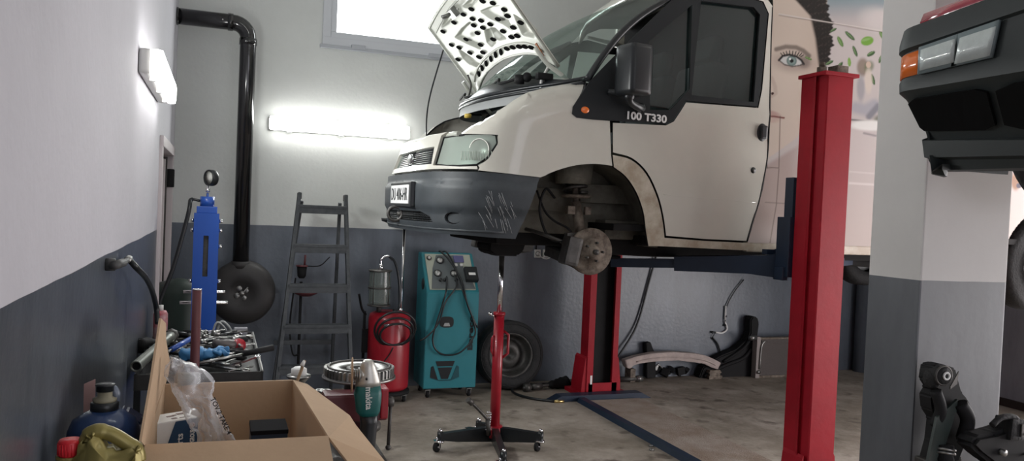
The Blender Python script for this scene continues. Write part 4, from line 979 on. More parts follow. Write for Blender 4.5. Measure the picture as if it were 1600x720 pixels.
for p in (TL, TR_):
    b = BM(); box(b, p+Vv((0, .0, -.02)), (.034, .06, .05), bev=.004); obj('hinge_plate', b, 'dsteel', t)
# grease pump stand behind the ladder
s0 = on(470, 458, 'Y', 6.99); t = thing('grease_pump', (s0.x, 6.99, 0), 'small red and black pump stand behind the ladder rungs', 'pump')
b = BM(); cyl(b, (s0.x, 6.99, 0), (s0.x, 6.99, on(470, 440, 'Y', 6.99).z), .012); lathe(b, [(0, 0), (.14, 0), (.14, .02), (0, .03)], (s0.x, 6.97, 0), (0, 0, 1)); obj('stand_pole', b, 'blkm', t)
b = BM(); z = on(470, 462, 'Y', 6.99).z; lathe(b, [(.0, 0), (.05, .0), (.11, .03), (.11, .04), (0, .035)], (s0.x+.04, 6.98, z), (0, 0, 1)); obj('drip_dish', b, 'maroon', t)
b = BM(); z = on(470, 434, 'Y', 6.99).z; z2 = on(470, 416, 'Y', 6.99).z; lathe(b, [(0, 0), (.022, 0), (.036, .02), (.042, z2-z), (0, z2-z)], (s0.x, 6.97, z), (0, 0, 1)); obj('cup', b, 'blkm', t)
b = BM(); cyl(b, (s0.x, 6.97, z2), (s0.x, 6.97, z2+.012), .05); cyl(b, (s0.x+.02, 6.97, z2), (s0.x+.025, 6.97, z2+.1), .009); obj('pump_head', b, 'maroon', t)
b = BM(); tube(b, [(s0.x+.03, 6.96, z2+.005), (s0.x+.15, 6.98, z2+.01), (s0.x+.24, 7.05, z2+.08)], .005); tube(b, [(s0.x-.05, 6.97, z), (s0.x-.08, 7.0, .6), (s0.x-.05, 7.0, .35), (s0.x, 6.98, .34)], .007); obj('hose_line', b, 'blkm', t)
# oil extractor ------------------------------------------------------------------
oc = Vv((1.395, 6.68, 0)); t = thing('oil_extractor', oc, 'red waste oil extractor with glass cylinder and coiled hose beside the teal machine', 'oil extractor')
zT = on(602, 490, 'Y', 6.52).z
b = BM(); lathe(b, [(0, .09), (.15, .09), (.175, .11), (.178, .13), (.178, zT-.06), (.165, zT-.02), (.12, zT), (0, zT)], oc, (0, 0, 1), 36); obj('tank', b, 'redd', t)
gx = on(594, 450, 'Y', 6.6); zg0, zg1 = on(594, 478, 'Y', 6.6).z, on(594, 422, 'Y', 6.6).z
b = BM(); lathe(b, [(.088, zg0+.02), (.092, (zg0+zg1)/2), (.088, zg1-.01)], (gx.x, 6.62, 0), (0, 0, 1), 28, cap=False); g = obj('sight_glass', b, tinted('oily glass', (.16, .18, .17), .6), t)
b = BM(); 
for z in (zg0, (zg0+zg1)/2-.004, zg1-.012): lathe(b, [(0, 0), (.096, 0), (.098, .006), (.096, .014), (0, .016)], (gx.x, 6.62, z), (0, 0, 1), 28)
for k in range(4): a = PI/4+PI/2*k; cyl(b, (gx.x+.09*math.cos(a), 6.62+.09*math.sin(a), zg0), (gx.x+.09*math.cos(a), 6.62+.09*math.sin(a), zg1), .005, n=8)
cyl(b, (gx.x, 6.62, zT), (gx.x, 6.62, zg0), .02); obj('glass_clamp', b, 'dsteel', t)
b = BM(); cyl(b, (gx.x, 6.6, zg1), (gx.x, 6.6, zg1+.05), .022, .014); tube(b, [(gx.x, 6.6, zg1+.04), (gx.x+.0, 6.6, zg1+.09), (gx.x+.05, 6.59, zg1+.12), (gx.x+.09, 6.58, zg1+.09)], .010); obj('chrome_elbow', b, 'chrome', t)
b = BM(); tube(b, [(gx.x+.06, 6.58, zg1+.12), (gx.x+.11, 6.57, zg1+.07), (gx.x+.15, 6.57, zg1-.08), (gx.x+.16, 6.56, zg0), (gx.x+.10, 6.5, zT+.03)], .011)
cx_h, zc_h = oc.x+.01, on(602, 528, 'Y', 6.45).z
for k in range(3):
    r1 = .13+.012*k; tube(b, [(cx_h+r1*math.cos(a)*(1+.06*k), 6.405+.012*k+.05*(1-math.sin(a)), zc_h+.02*k-.012+ (r1-.01)*math.sin(a)*(.8+.12*k)+.04) for a in [2*PI*j/14 for j in range(15)]], .0095, 8)
tube(b, [(cx_h-.02, 6.45, zc_h-.08), (cx_h-.04, 6.48, zc_h-.14), (cx_h-.08, 6.49, zc_h-.2)], .006)
obj('coiled_hose', b, 'blk', t)
b = BM(); cyl(b, (cx_h-.11, 6.42, zc_h+.11), (cx_h+.02, 6.41, zc_h+.12), .009); obj('suction_probe', b, 'chrome', t)
bw = on(622, 345, 'Y', 6.9); rx = on(631, 380, 'Y', 6.88).x
b = BM(); cyl(b, (rx, 6.88, .12), (rx, 6.88, bw.z-.04), .013); cyl(b, (rx, 6.88, .12), (rx, 6.88, .75), .022); box(b, (rx-.06, 6.84, .30), (.16, .05, .03)); obj('telescopic_rod', b, 'chrome', t)
b = BM(); lathe(b, [(.03, 0), (.06, .01), (.17, .045), (.175, .07), (.165, .07), (.05, .03), (0, .03)], (bw.x+.02, 6.86, bw.z-.05), (0, 0, 1), 32); obj('drain_bowl', b, 'blk', t, label='black drain bowl raised beside the van bumper')
b = BM(); cyl(b, (oc.x-.21, 6.7, .35), (oc.x-.21, 6.7, .75), .012); tube(b, [(oc.x-.2, 6.7, .72), (oc.x-.24, 6.68, .78), (oc.x-.27, 6.66, .9)], .01); box(b, (oc.x-.2, 6.7, .5), (.05, .03, .2)); obj('push_handle', b, 'blkm', t)
b = BM(); lathe(b, [(0, .06), (.19, .06), (.19, .085), (0, .085)], oc, (0, 0, 1), 28); obj('base_frame', b, 'blkm', t)
def castor(parent, p, r=.035, nm='castor', m2='steel', d=(1, 0, 0)):
    p = Vv(p); b = BM(); x = Vv(d).normalized(); o_ = None
    lathe(b, [(0, -.012), (r*.8, -.014), (r, -.009), (r, .009), (r*.8, .014), (0, .012)], (p.x, p.y, r), x, 20); o_ = obj(nm, b, 'blkm', parent)
    b = BM(); box(b, (p.x, p.y, r*2+.006), (.045, .045, .008)); 
    for s_ in (-1, 1): box(b, Vv((p.x, p.y, r*1.45))+x*(.018*s_), (.004 if abs(x.x) > .5 else .03, .03 if abs(x.x) > .5 else .004, r*1.2))
    cyl(b, (p.x, p.y, r*2+.008), (p.x, p.y, max(p.z, r*2+.03)), .008); cyl(b, Vv((p.x, p.y, r))-x*.02, Vv((p.x, p.y, r))+x*.02, .006, n=8); obj('fork', b, m2, o_)
for k in range(4): a = PI/4+PI/2*k; castor(t, (oc.x+.17*math.cos(a), oc.y+.17*math.sin(a), .06), .026)
# teal service machine -----------------------------------------------------------
fl = on(661, 600, 'Y', 6.62); fr_ = on(743, 600, 'Y', 6.62); X0, X1, Y0, Y1 = fl.x, fr_.x, 6.62, 6.98
z0_ = .085; zf = on(700, 457, 'Y', Y0).z; zb_ = on(700, 395, 'Y', Y1-.08).z
t = thing('air_conditioning_service_station', ((X0+X1)/2, (Y0+Y1)/2, 0), 'teal wheeled service machine with dials on its sloping top', 'service machine')
b = BM(); prism(b, [(Y0, z0_), (Y0, zf), (Y1-.1, zb_), (Y1, zb_), (Y1, z0_)], (X0, 0, 0), (0, 1, 0), (0, 0, 1), (X1-X0, 0, 0), bev=.006); obj('cabinet', b, 'teal', t)
sl_ = Vv((0, Y1-.1-Y0, zb_-zf)); sn = Vv((0, -sl_.z, sl_.y)).normalized(); sl_n = sl_.normalized(); W = X1-X0; LS = sl_.length
def SP(u, v, d=0): return Vv((X0+W*u, Y0, zf))+sl_*v+sn*d
def slab(u0, u1, v0, v1, th, d=0, bev=.003): 
    b = BM(); prism(b, [(0, 0), (W*(u1-u0), 0), (W*(u1-u0), LS*(v1-v0)), (0, LS*(v1-v0))], SP(u0, v0, d), (1, 0, 0), sl_n, sn*th, bev=bev); return b
b = slab(.06, .94, .06, .96, .008); pn = obj('control_panel', b, mat('pale panel', (.34, .36, .30), .5), t)
b = BM(); prism(b, [(.03*W, 0), (.86*W, 0), (.80*W, .3*LS), (.56*W, .84*LS), (.20*W, .84*LS), (.10*W, .5*LS)], SP(.07, .08, .008), (1, 0, 0), sl_n, sn*.004); obj('instrument_field', b, mat('grey field', (.10, .115, .12), .5), pn)
for u, v in ((.33, .78), (.25, .45), (.56, .45)):
    b = BM(); lathe(b, [(0, 0), (.034, 0), (.036, .012), (.031, .016), (.030, .010), (0, .010)], SP(u, v, .010), sn, 26); d_ = obj('dial', b, 'blk', pn)
    b = BM(); lathe(b, [(.0, .0112), (.0295, .0112), (0, .0113)], SP(u, v, .010), sn, 24, cap=False)
    prism(b, [(-.001, 0), (.001, 0), (.001, .02), (-.001, .02)], SP(u, v, .0225), (.7, 0, 0), sl_n, sn*.001, mi=1); cyl(b, SP(u, v, .021), SP(u, v, .0245), .004, mi=1)
    for k in range(9): a = -2.2+4.4*k/8; c_ = SP(u, v, .0225)+Vv((1, 0, 0))*.024*math.sin(a)+sl_n*.024*math.cos(a); prism(b, [(-.0012, -.003), (.0012, -.003), (.0012, .003), (-.0012, .003)], c_, (1, 0, 0), sl_n, sn*.001, mi=1)
    obj('dial_face', b, ['lgrey', 'blk'], d_)
b = slab(.60, .80, .74, .92, .006, .009); obj('display', b, mat('violet screen', (.09, .09, .2), .2), pn)
for u in (.60, .71): obj('button', slab(u, u+.06, .64, .71, .008, .009), 'lgrey', pn)
b = slab(.76, 1.0, .24, .58, .045, .006); pr_ = obj('printer', b, 'blk', pn); obj('paper_slip', slab(.82, .95, .36, .42, .002, .053, 0), 'paper', pr_)
b = BM(); cyl(b, SP(.13, .84, .008), SP(.13, .84, .016), .022); cyl(b, SP(.13, .84, .016), SP(.13, .84, .024), .012, mi=1); obj('main_switch', b, ['dsteel', 'lgrey'], pn)
for u in (.28, .36, .58): b = BM(); cyl(b, SP(u, .28, .008), SP(u, .28, .03), .014); obj('valve_knob', b, 'blk', pn)
b = BM(); c = on(698, 503, 'Y', Y0)
R90 = Matrix(((1, 0, 0), (0, 1, 0), (0, 0, 1)))
prism(b, [(.062*(abs(math.cos(a))**.6)*(1 if math.cos(a) > 0 else -1), .048*(abs(math.sin(a))**.7)*(1 if math.sin(a) > 0 else -1)) for a in [2*PI*(k+.5)/24 for k in range(24)]], (c.x, Y0-.004, c.z), (1, 0, 0), (0, 0, 1), (0, .02, 0)); rc = obj('recess', b, 'blk', t)
b = BM(); prism(b, [(-.03, -.02), (.03, -.02), (.02, .008), (-.02, .008)], (c.x, Y0-.008, c.z-.015), (1, 0, 0), (0, 0, 1), (0, .006, 0)); obj('recess_latch', b, 'grey', rc)
c = on(695, 580, 'Y', Y0); b = BM()
for P in ([(-.085, .09), (.085, .09), (.07, .045), (-.07, .045)], [(-.065, .035), (.065, .035), (.03, -.065), (-.03, -.065)], [(-.125, .04), (-.105, .05), (-.06, -.07), (-.13, -.05)], [(.125, .04), (.105, .05), (.06, -.07), (.13, -.05)], [(-.13, -.055), (-.05, -.082), (.05, -.082), (.13, -.055), (.05, -.072), (-.05, -.072)]):
    prism(b, P, (c.x, Y0-.004, c.z), (1, 0, 0), (0, 0, 1), (0, .012, 0), mi=0 if len(b.faces) < 14 else 1)
obj('vent_grille', b, ['blk', mat('dark teal', (.004, .06, .075), .5)], t)
b = BM(); cyl(b, (X0-.002, (Y0+Y1)/2-.04, zf+.06), (X0+.01, (Y0+Y1)/2-.04, zf+.06), .05); obj('side_handle_recess', b, 'blk', t)
c = on(735, 520, 'Y', Y0); b = textbm('Bareco', .062, (c.x+.004, Y0-.003, c.z), (0, 0, 1), (-1, 0, 0), .003, sx=1.75, bold=.002); obj('lettering', b, 'blk', t, label='black upright lettering on the right edge')
b = BM()
P1 = [SP(.40, 1.0, .02), SP(.48, .96, .03), SP(.58, .6, .04)]+[on(x, y, 'Y', Y0-.03) for x, y in ((725, 460), (742, 510), (738, 530), (716, 552), (688, 552), (676, 530), (690, 480), (697, 455))]+[SP(.40, .35, .03)]
P2 = [SP(.34, 1.0, .02), SP(.36, .96, .04), SP(.5, .7, .05), SP(.66, .2, .05)]+[on(x, y, 'Y', Y0-.02) for x, y in ((731, 478), (746, 512))]
P3 = [SP(.56, .4, .03), SP(.55, .1, .03)]+[on(x, y, 'Y', Y0-.03) for x, y in ((696, 472), (685, 505), (668, 525), (656, 532))]
for P in (P1, P2, P3): b = BM(); tube(b, P, .0075, 8); obj('service_hose', b, 'blk', t)
for x in (X0+.05, X1-.05):
    for y in (Y0+.04, Y1-.06): castor(t, (x, y, .085), .032)
# wheel leaning on the back wall ----------------------------------------------------
c = on(793, 546, 'Y', 6.93); t = thing('spare_wheel', (c.x, 6.95, 0), 'worn black tyre on its rim leaning against the back wall', 'wheel')
b = BM(); R_ = .315; ax_ = Vv((-.10, -1, .10)).normalized(); cc = Vv((c.x, 6.90, R_+.002)); 
lathe(b, [(.19, -.09), (.20, -.105), (.255, -.115), (.30, -.10), (R_, -.075), (R_, .075), (.30, .10), (.255, .115), (.20, .105), (.19, .09)], cc, ax_, 48, cap=False); 
for r in (.215, .245, .285): torus(b, cc+ax_*.108, ax_, r, .004, 48, 6)
w_t = obj('tyre', b, 'rubber', t)
b = BM(); lathe(b, [(0, -.05), (.05, -.045), (.055, -.02), (.10, -.01), (.13, -.05), (.18, -.06), (.19, .07), (.205, .10), (.20, .108), (.185, .09), (.175, -.03), (.13, -.03), (.10, .015), (.04, .01), (.03, -.02), (0, -.02)], cc, ax_, 40, cap=False); obj('rim', b, 'dsteel', t)
# transmission jack ------------------------------------------------------------------
jx, jy = 1.865, 5.22; js = on(779, 399, 'Y', jy)
t = thing('transmission_jack', (jx, jy, 0), 'red transmission jack on black castor legs below the van bumper', 'jack')
jt = on(775, 490, 'Y', jy).z
b = BM(); cyl(b, (jx, jy, .12), (jx, jy, jt), .036); cyl(b, (jx, jy, jt-.01), (jx, jy, jt+.012), .042); cyl(b, (jx, jy, .06), (jx, jy, .14), .055); obj('column', b, 'redd', t)
b = BM(); tube(b, [(jx+.036, jy, jt-.12), (jx+.075, jy, jt-.15), (jx+.075, jy, jt-.28), (jx+.036, jy, jt-.31)], .01, sm=False); tube(b, [(jx-.036, jy-.01, jt-.15), (jx-.05, jy-.01, jt-.17), (jx-.05, jy-.01, jt-.26), (jx-.036, jy-.01, jt-.29)], .008, sm=False); obj('grip', b, 'redd', t)
b = BM(); cyl(b, (jx, jy, jt), (jx, jy, js.z), .019); cyl(b, (jx-.028, jy-.01, jt-.02), (jx-.075, jy-.03, jt+.0), .006); sphere(b, (jx-.08, jy-.03, jt+.005), .014, 10); obj('chrome_ram', b, 'chrome', t)
b = BM(); box(b, (jx+.01, jy, js.z+.012), (.16, .12, .024), bev=.005); obj('saddle', b, 'blk', t)
for px2, py2 in ((688, 672), (845, 672), (748, 655), (787, 703)):
    f_ = on(px2, py2, 'Z', .145); e = Vv((f_.x, f_.y, .10)); b = BM(); d = Vv((e.x-jx, e.y-jy, 0)); L = d.length; dn = d.normalized(); s_ = Vv((-dn.y, dn.x, 0))
    prism(b, [(.0, .03), (0, .13), (.1, .135), (L, .125), (L, .08), (.3, .06)], Vv((jx, jy, 0))-s_*.022, dn, (0, 0, 1), s_*.044); lg_ = obj('leg', b, 'blk', t)
    b = BM(); cyl(b, (e.x, e.y, .07), (e.x, e.y, .135), .02); sphere(b, (e.x, e.y, .142), .014, 10, 1); cyl(b, (e.x, e.y, .062), (e.x, e.y, .075), .03, mi=1); obj('swivel_head', b, ['blk', 'chrome'], lg_)
    castor(t, (e.x-.02, e.y, .07), .034, m2='chrome', d=(.6, -.8, 0))
b = BM(); P = [on(762, 655, 'Y', jy-.1), on(748, 640, 'Y', jy-.12), on(738, 630, 'Y', jy-.14)]; tube(b, P, .011); tube(b, [P[-1], on(731, 624, 'Y', jy-.15)], .02, 8, sm=False); cyl(b, (jx-.07, jy-.08, .1), P[0], .016); obj('foot_pedal', b, 'dsteel', t)
b = BM(); spring(b, (jx-.075, jy-.07, .12), (jx-.07, jy-.07, .26), .018, .0035, 8); obj('return_spring', b, 'chrome', t)
# wall sockets ---------------------------------------------------------------------
for x_, lb in ((839, 'left of the two white wall sockets under the van'), (852, 'right of the two white wall sockets, with a plug in it')):
    c = on(x_, 396, 'Y', YB); t = thing('wall_socket', c, lb, 'socket')
    b = BM(); box(b, c+Vv((0, -.012, 0)), (.062, .024, .078), bev=.004); obj('socket_plate', b, 'lgrey', t)
    b = BM(); cyl(b, c+Vv((0, -.02, .0)), c+Vv((0, -.026, 0)), .024, mi=0); 
    if x_ > 845: cyl(b, c+Vv((0, -.026, 0)), c+Vv((0, -.05, 0)), .02); box(b, c+Vv((.02, -.045, 0)), (.05, .02, .022), bev=.004)
    else: cyl(b, c+Vv((0, -.024, 0)), c+Vv((0, -.03, 0)), .019, mi=1)
    obj('plug' if x_ > 845 else 'socket_face', b, ['blk', 'lgrey'], t)
    if x_ > 845: 
        b = BM(); tube(b, [c+Vv((.03, -.04, 0)), c+Vv((.04, -.04, -.03)), c+Vv((0, -.03, -.05)), c+Vv((-.05, -.03, -.035)), c+Vv((-.07, -.03, 0))], .005); obj('plug_lead', b, 'paper', t)
    else: 
        b = BM(); bx(b, c.x-.02, c.x-.008, YB-.012, YB, c.z+.04, 2.4); obj('cable_conduit', b, 'blkm', t)
# ================================================================ LIFTS
def prof(b, poly, z0, z1, mi=0): prism(b, poly, (0, 0, z0), (1, 0, 0), (0, 1, 0), (0, 0, z1-z0), mi=mi)
def lift_post(name, x0, x1, yo, d, zt, label, sticker=False, D=.24, lip=.02, gw=.045, gh=.36, group='two post vehicle lift under the van'):
    """yo: face turned away from the vehicle, d: +1 if the vehicle is towards +Y"""
    t = thing(name, ((x0+x1)/2, yo+d*.1, 0), label, 'lift post', group)
    w = x1-x0
    def Y(v): return yo+d*v
    b = BM()
    P = [(x0-lip, Y(D)), (x0-lip, Y(.09)), (x0-.008, Y(.06)), (x0+.012, Y(.075)), (x0+.022, Y(.004)), (x0+.03, Y(0)), (x1-.008, Y(0)), (x1, Y(.012)), (x1, Y(D)), (x1-.05, Y(D)), (x1-.05, Y(D-.02)), (x1-.02, Y(D-.02)), (x1-.02, Y(.03)), (x0+.034, Y(.03)), (x0+.034, Y(.085)), (x0-lip+.012, Y(.1)), (x0-lip+.012, Y(D-.02)), (x0+.04, Y(D-.02)), (x0+.04, Y(D))]
    prof(b, P, .03, zt); obj('column', b, 'red', t)
    b = BM(); bx(b, x0-lip-.012, x1+.018, Y(-.02), Y(D+.02), zt, zt+.022, bev=.004); obj('top_plate', b, 'red', t)
    b = BM(); bx(b, x0+.03, x1-.03, Y(.10), Y(.16), .06, zt-.02); obj('screw_guard', b, 'blkm', t)
    for xx, s_ in ((x0-lip, -1), (x1, 1)):
        b = BM(); prism(b, [(0, .03), (gw*s_, .03), (gw*.95*s_, .12), (gw*.35*s_, gh-.02), (0, gh)], (xx, Y(.01), 0), (1, 0, 0), (0, 0, 1), (0, d*(D-.02), 0)); obj('foot_gusset', b, 'red', t)
    b = BM(); bx(b, x0-.10, x1+.10, Y(-.06), Y(D+.08), 0, .035, bev=.004); bx(b, x0+.0, x1-.0, Y(D-.01), Y(D), .03, .12); obj('base_plate', b, 'red', t)
    if sticker: b = BM(); bx(b, x0+.015, x0+.034, Y(D), Y(D+.002), .11, .19); obj('sticker', b, 'paper', t)
    return t
def arm(parent, A_, B2, w0, w1, h0, h1, split=.55):
    A_ = Vv(A_); B2 = Vv(B2); d = (B2-A_); L = d.length; dn = d.normalized(); s_ = dn.cross(Vv((0, 0, 1))).normalized(); u = s_.cross(dn)
    b = BM(); prism(b, [(0, -h0*.62), (L*.05, -h0*.62), (L*.2, -h0*.45), (L*split, -h0*.36), (L*split, h0*.36), (L*.1, h0*.45), (0, h0*.6)], A_-s_*w0/2, dn, u, s_*w0); a_ = obj('lift_arm', b, 'navy', parent)
    b = BM(); prism(b, [(L*split*.6, -h1/2), (L, -h1/2), (L, h1/2), (L*split*.6, h1/2)], A_-s_*w1/2, dn, u, s_*w1); obj('arm_extension', b, 'navy', a_)
    b = BM(); cyl(b, B2+Vv((0, 0, h1/2)), B2+Vv((0, 0, h1/2+.02)), .06); cyl(b, B2+Vv((0, 0, h1/2+.02)), B2+Vv((0, 0, .075)), .03); obj('lift_pad', b, 'blkm', a_)
    b = BM(); cyl(b, A_+Vv((0, 0, -h0*.75)), A_+Vv((0, 0, h0*.75)), .05); box(b, A_+dn*.06+Vv((0, 0, h0*.62)), (.12, .05, .03)); obj('arm_pivot', b, 'navy', a_)
def carriage(parent, x0, x1, y0, y1, z0, z1):
    b = BM(); bx(b, x0, x1, y0, y1, z0, z0+.36, bev=.006); bx(b, x0+.03, x1-.03, min(y0, y1)+.02, max(y0, y1)-.02, z0+.3, z1, bev=.006); bx(b, x0-.02, x0+.02, y0+.02, y1-.02, z0-.02, z0+.06, bev=.004); return obj('carriage', b, 'navy', parent)
ztn = on(1300, 118, 'Y', 3.66).z
n_ = lift_post('lift_post', 3.215, 3.43, 3.66, 1, ztn, 'near red lift post in front of the van side door', D=.19, lip=.0, gw=.03, gh=.31)
b = BM(); cyl(b, (3.27, 3.75, ztn+.02), (3.27, 3.75, ztn+.06), .028, n=6); cyl(b, (3.27, 3.75, ztn+.06), (3.27, 3.75, ztn+.09), .016); obj('top_nut', b, 'rust', n_)
b = BM(); bx(b, 3.34, 3.42, 3.70, 3.78, ztn+.022, ztn+.075, bev=.003); obj('top_bracket', b, 'rust', n_)
ca = on(1250, 430, 'X', 3.17); zc0 = on(1243, 432, 'Y', 3.93).z; zc1 = on(1243, 278, 'Y', 3.93).z
carriage(n_, 3.185, 3.46, 3.855, 3.97, zc0, zc1)
pa = on(1222, 413, 'Y', 4.04); pb_ = on(955, 410, 'Y', 4.62); arm(n_, pa, pb_, .13, .08, .125, .055, .62)
arm(n_, Vv((3.46, 4.03, pa.z)), Vv((4.35, 4.62, pa.z)), .13, .08, .12, .055)
f_ = lift_post('lift_post', 3.19, 3.475, 6.69, -1, 2.55, 'far red lift post behind the van with a black channel and navy base', True)
b = BM(); prism(b, [(2.76, 0), (2.86, .05), (3.66, .05), (3.76, 0)], (0, 6.30, 0), (1, 0, 0), (0, 0, 1), (0, .12, 0)); obj('floor_anchor', b, 'navy', f_)
carriage(f_, 3.17, 3.5, 6.33, 6.43, pa.z-.06, pa.z+.45)
arm(f_, Vv((3.24, 6.30, pa.z+.0)), Vv((2.62, 5.66, pa.z)), .12, .08, .1, .05); arm(f_, Vv((3.46, 6.30, pa.z)), Vv((4.35, 5.66, pa.z)), .12, .08, .1, .05)
# cover plate between the posts
t = thing('cable_cover', (3.3, 5.1, 0), 'worn floor cover plate with a navy edge strip running between the lift posts', 'floor plate')
b = BM(); bx(b, 3.06, 3.62, 3.96, 6.27, .0, .012); obj('tread_plate', b, mat('worn brown tread plate', (.36, .31, .275), .6, col2=(.24, .18, .14), vscale=3, bump=.5, bscale=120), t)
b = BM(); prism(b, [(3.0, 0), (3.02, .035), (3.075, .04), (3.085, 0)], (0, 3.98, 0), (1, 0, 0), (0, 0, 1), (0, 2.30, 0)); obj('edge_strip', b, 'navy', t)
# ================================================================ THINGS ALONG THE BACK WALL
b = BM(); tube(b, [on(1026, 396, 'Y', YB-.03), on(1014, 440, 'Y', YB-.02), on(994, 510, 'Y', YB-.03), on(963, 562, 'Y', YB-.06), on(950, 592, 'Y', YB-.06)], .011); obj('power_cable', b, 'blk', label='black cable hanging down the back wall behind the far lift post', cat='cable')
b = BM(); P = [(1162, 437), (1148, 455), (1136, 478), (1133, 502), (1136, 514), (1128, 520), (1118, 519)]; tube(b, [on(x, y, 'Y', YB-.02) for x, y in P[:4]], .006); tube(b, [on(x, y, 'Y', YB-.02) for x, y in P[3:]], .009, mi=1)
for x, y in ((1134, 494), (1133, 508), (1113, 519)): sphere(b, on(x, y, 'Y', YB-.02), .014, 8)
tube(b, [on(x, y, 'Y', YB-.02) for x, y in ((1134, 478), (1133, 500))], .010, mi=1)
tube(b, [on(x, y, 'Y', YB-.02) for x, y in ((1113, 527), (1121, 537), (1126, 552))], .009); sphere(b, on(1130, 554, 'Y', YB-.02), .016, 8, 1); tube(b, [on(x, y, 'Y', YB-.02) for x, y in ((1118, 519), (1113, 527))], .004)
obj('wiring_harness', b, ['blk', 'paper'], label='loose wiring partly wrapped in white tape on the back wall', cat='wire')
b = BM(); tube(b, [on(700, 70, 'Y', 5.93), on(695, 73, 'Y', 5.95), on(689, 90, 'Y', 5.97), on(673, 145, 'Y', 6.0), on(667, 180, 'Y', 6.0), on(666, 216, 'Y', 5.9)], .006); obj('lamp_cable', b, 'blk', label='thin black cable hanging from the open bonnet edge', cat='cable')
# air hose on the floor
b = BM(); tube(b, [on(x, y, 'Z', .012) for x, y in ((915, 601), (880, 599), (840, 600), (812, 602), (800, 608), (808, 616), (835, 623), (868, 627))], .012); cyl(b, on(866, 627, 'Z', .012), on(881, 627, 'Z', .012), .014, mi=1); obj('floor_hose', b, ['blk', mat('brass', (.6, .45, .2), .3, metal=1)], label='black hose with a brass end looped on the floor by the far lift post', cat='hose')
# drive shafts
t = thing('drive_shaft', on(865, 596, 'Z', 0), 'old drive shaft with a ribbed rubber boot lying left of the far lift post', 'drive shaft')
def fz(x, y, z, Y=6.9): return on(x, y, 'Y', Y)
b = BM(); z = .05; A_ = Vv((on(818, 592, 'Y', 6.72).x, 6.72, .035)); C_ = Vv((on(908, 590, 'Y', 6.86).x, 6.86, .05))
cyl(b, A_, C_, .016); cyl(b, A_.lerp(C_, .15), A_.lerp(C_, .3), .03); cyl(b, A_.lerp(C_, .02), A_.lerp(C_, .1), .04); cyl(b, A_.lerp(C_, .75), C_, .03); obj('shaft', b, 'dsteel', t)
b = BM(); d = (C_-A_); lathe(b, [(.02, 0), (.03, .02), (.04, .05), (.034, .07), (.05, .10), (.043, .12), (.06, .15), (.055, .17), (.066, .21), (.0, .22)], A_.lerp(C_, .42), d, 24); obj('rubber_boot', b, 'blkm', t)
t = thing('drive_shaft', on(985, 592, 'Z', 0), 'dark drive shaft end lying right of the far lift post', 'drive shaft')
A_ = Vv((3.75, 6.95, .03)); C_ = Vv((on(1003, 590, 'Y', 6.95).x, 6.95, .03)); b = BM(); cyl(b, A_, C_, .026); obj('shaft', b, 'dsteel', t); b = BM(); cyl(b, C_-Vv((.07, 0, 0)), C_, .03); cyl(b, C_-Vv((.045, 0, 0)), C_-Vv((.03, 0, 0)), .034); obj('splined_end', b, 'steel', t)
# bumper beam
t = thing('bumper_beam', (on(1050, 585, 'Y', 6.98).x, 6.98, 0), 'pale pinkish curved bumper beam lying on the floor by the back wall', 'bumper beam')
TOP = [(977, 563), (995, 557), (1020, 552), (1052, 550), (1085, 552), (1105, 556), (1118, 562), (1127, 567)]; BOT = [(1122, 577), (1112, 574), (1100, 568), (1060, 563), (1020, 565), (1000, 568), (990, 571), (986, 576), (980, 575)]
pp = [on(x, y, 'Y', 6.93) for x, y in TOP+BOT]; b = BM(); prism(b, [(p.x, p.z) for p in pp], (0, 6.93, 0), (1, 0, 0), (0, 0, 1), (0, .09, 0), bev=.006)
P = [on(x, y+8, 'Y', 6.925) for x, y in TOP[1:-1]]; tube(b, P, .006); obj('beam', b, mat('dirty pink white paint', (.46, .38, .35), .6, var=.25, vscale=12), t)
for x0_, x1_, y_ in ((984, 992, 576), (1108, 1124, 578)):
    a_ = on(x0_, y_, 'Y', 6.95); c_ = on(x1_, y_, 'Y', 6.95); b = BM(); bx(b, a_.x, c_.x, 6.93, 7.05, 0, a_.z, bev=.006); 
    if x0_ > 1000: bx(b, a_.x-.015, c_.x+.02, 6.92, 7.04, 0, .035, bev=.004); bx(b, a_.x-.01, c_.x+.01, 6.925, 7.0, .06, .075, bev=.003)
    obj('mounting_block', b, 'rust', t)
t = thing('latch_assembly', on(1045, 592, 'Z', 0), 'tangle of black brackets and a latch in front of the bumper beam', 'car part')
b = BM(); c = on(1040, 588, 'Z', .0); rr = random.Random(5)
for k in range(9): box(b, (c.x-.12+.045*k, c.y+rr.uniform(-.04, .04), .05+rr.uniform(-.01, .04)*(1-k/12)), (rr.uniform(.06, .13), rr.uniform(.04, .08), rr.uniform(.04, .09)), rot=(rr.uniform(-.6, .6), rr.uniform(-.6, .6), rr.uniform(-1, 1)), bev=.008)
obj('bracket_plate', b, 'blkm', t)
b = BM(); box(b, (c.x-.16, c.y-.05, .11), (.06, .02, .05), rot=(0, .4, 0), bev=.004); tube(b, [(c.x-.2, c.y-.06, .09), (c.x-.14, c.y-.07, .14), (c.x-.08, c.y-.06, .10)], .008); obj('latch_hook', b, 'steel', t)
b = BM(); P = [on(x, y, 'Y', 7.05) for x, y in ((1010, 552), (1009, 536), (1016, 534), (1020, 545), (1024, 553), (1024, 590), (1010, 590))]; prism(b, [(p.x, max(0.0, p.z)) for p in P], (0, 7.04, 0), (1, 0, 0), (0, 0, 1), (0, .07, 0), bev=.005); obj('metal_bracket', b, 'blkm', label='upright black bracket behind the pale bumper beam', cat='car part')
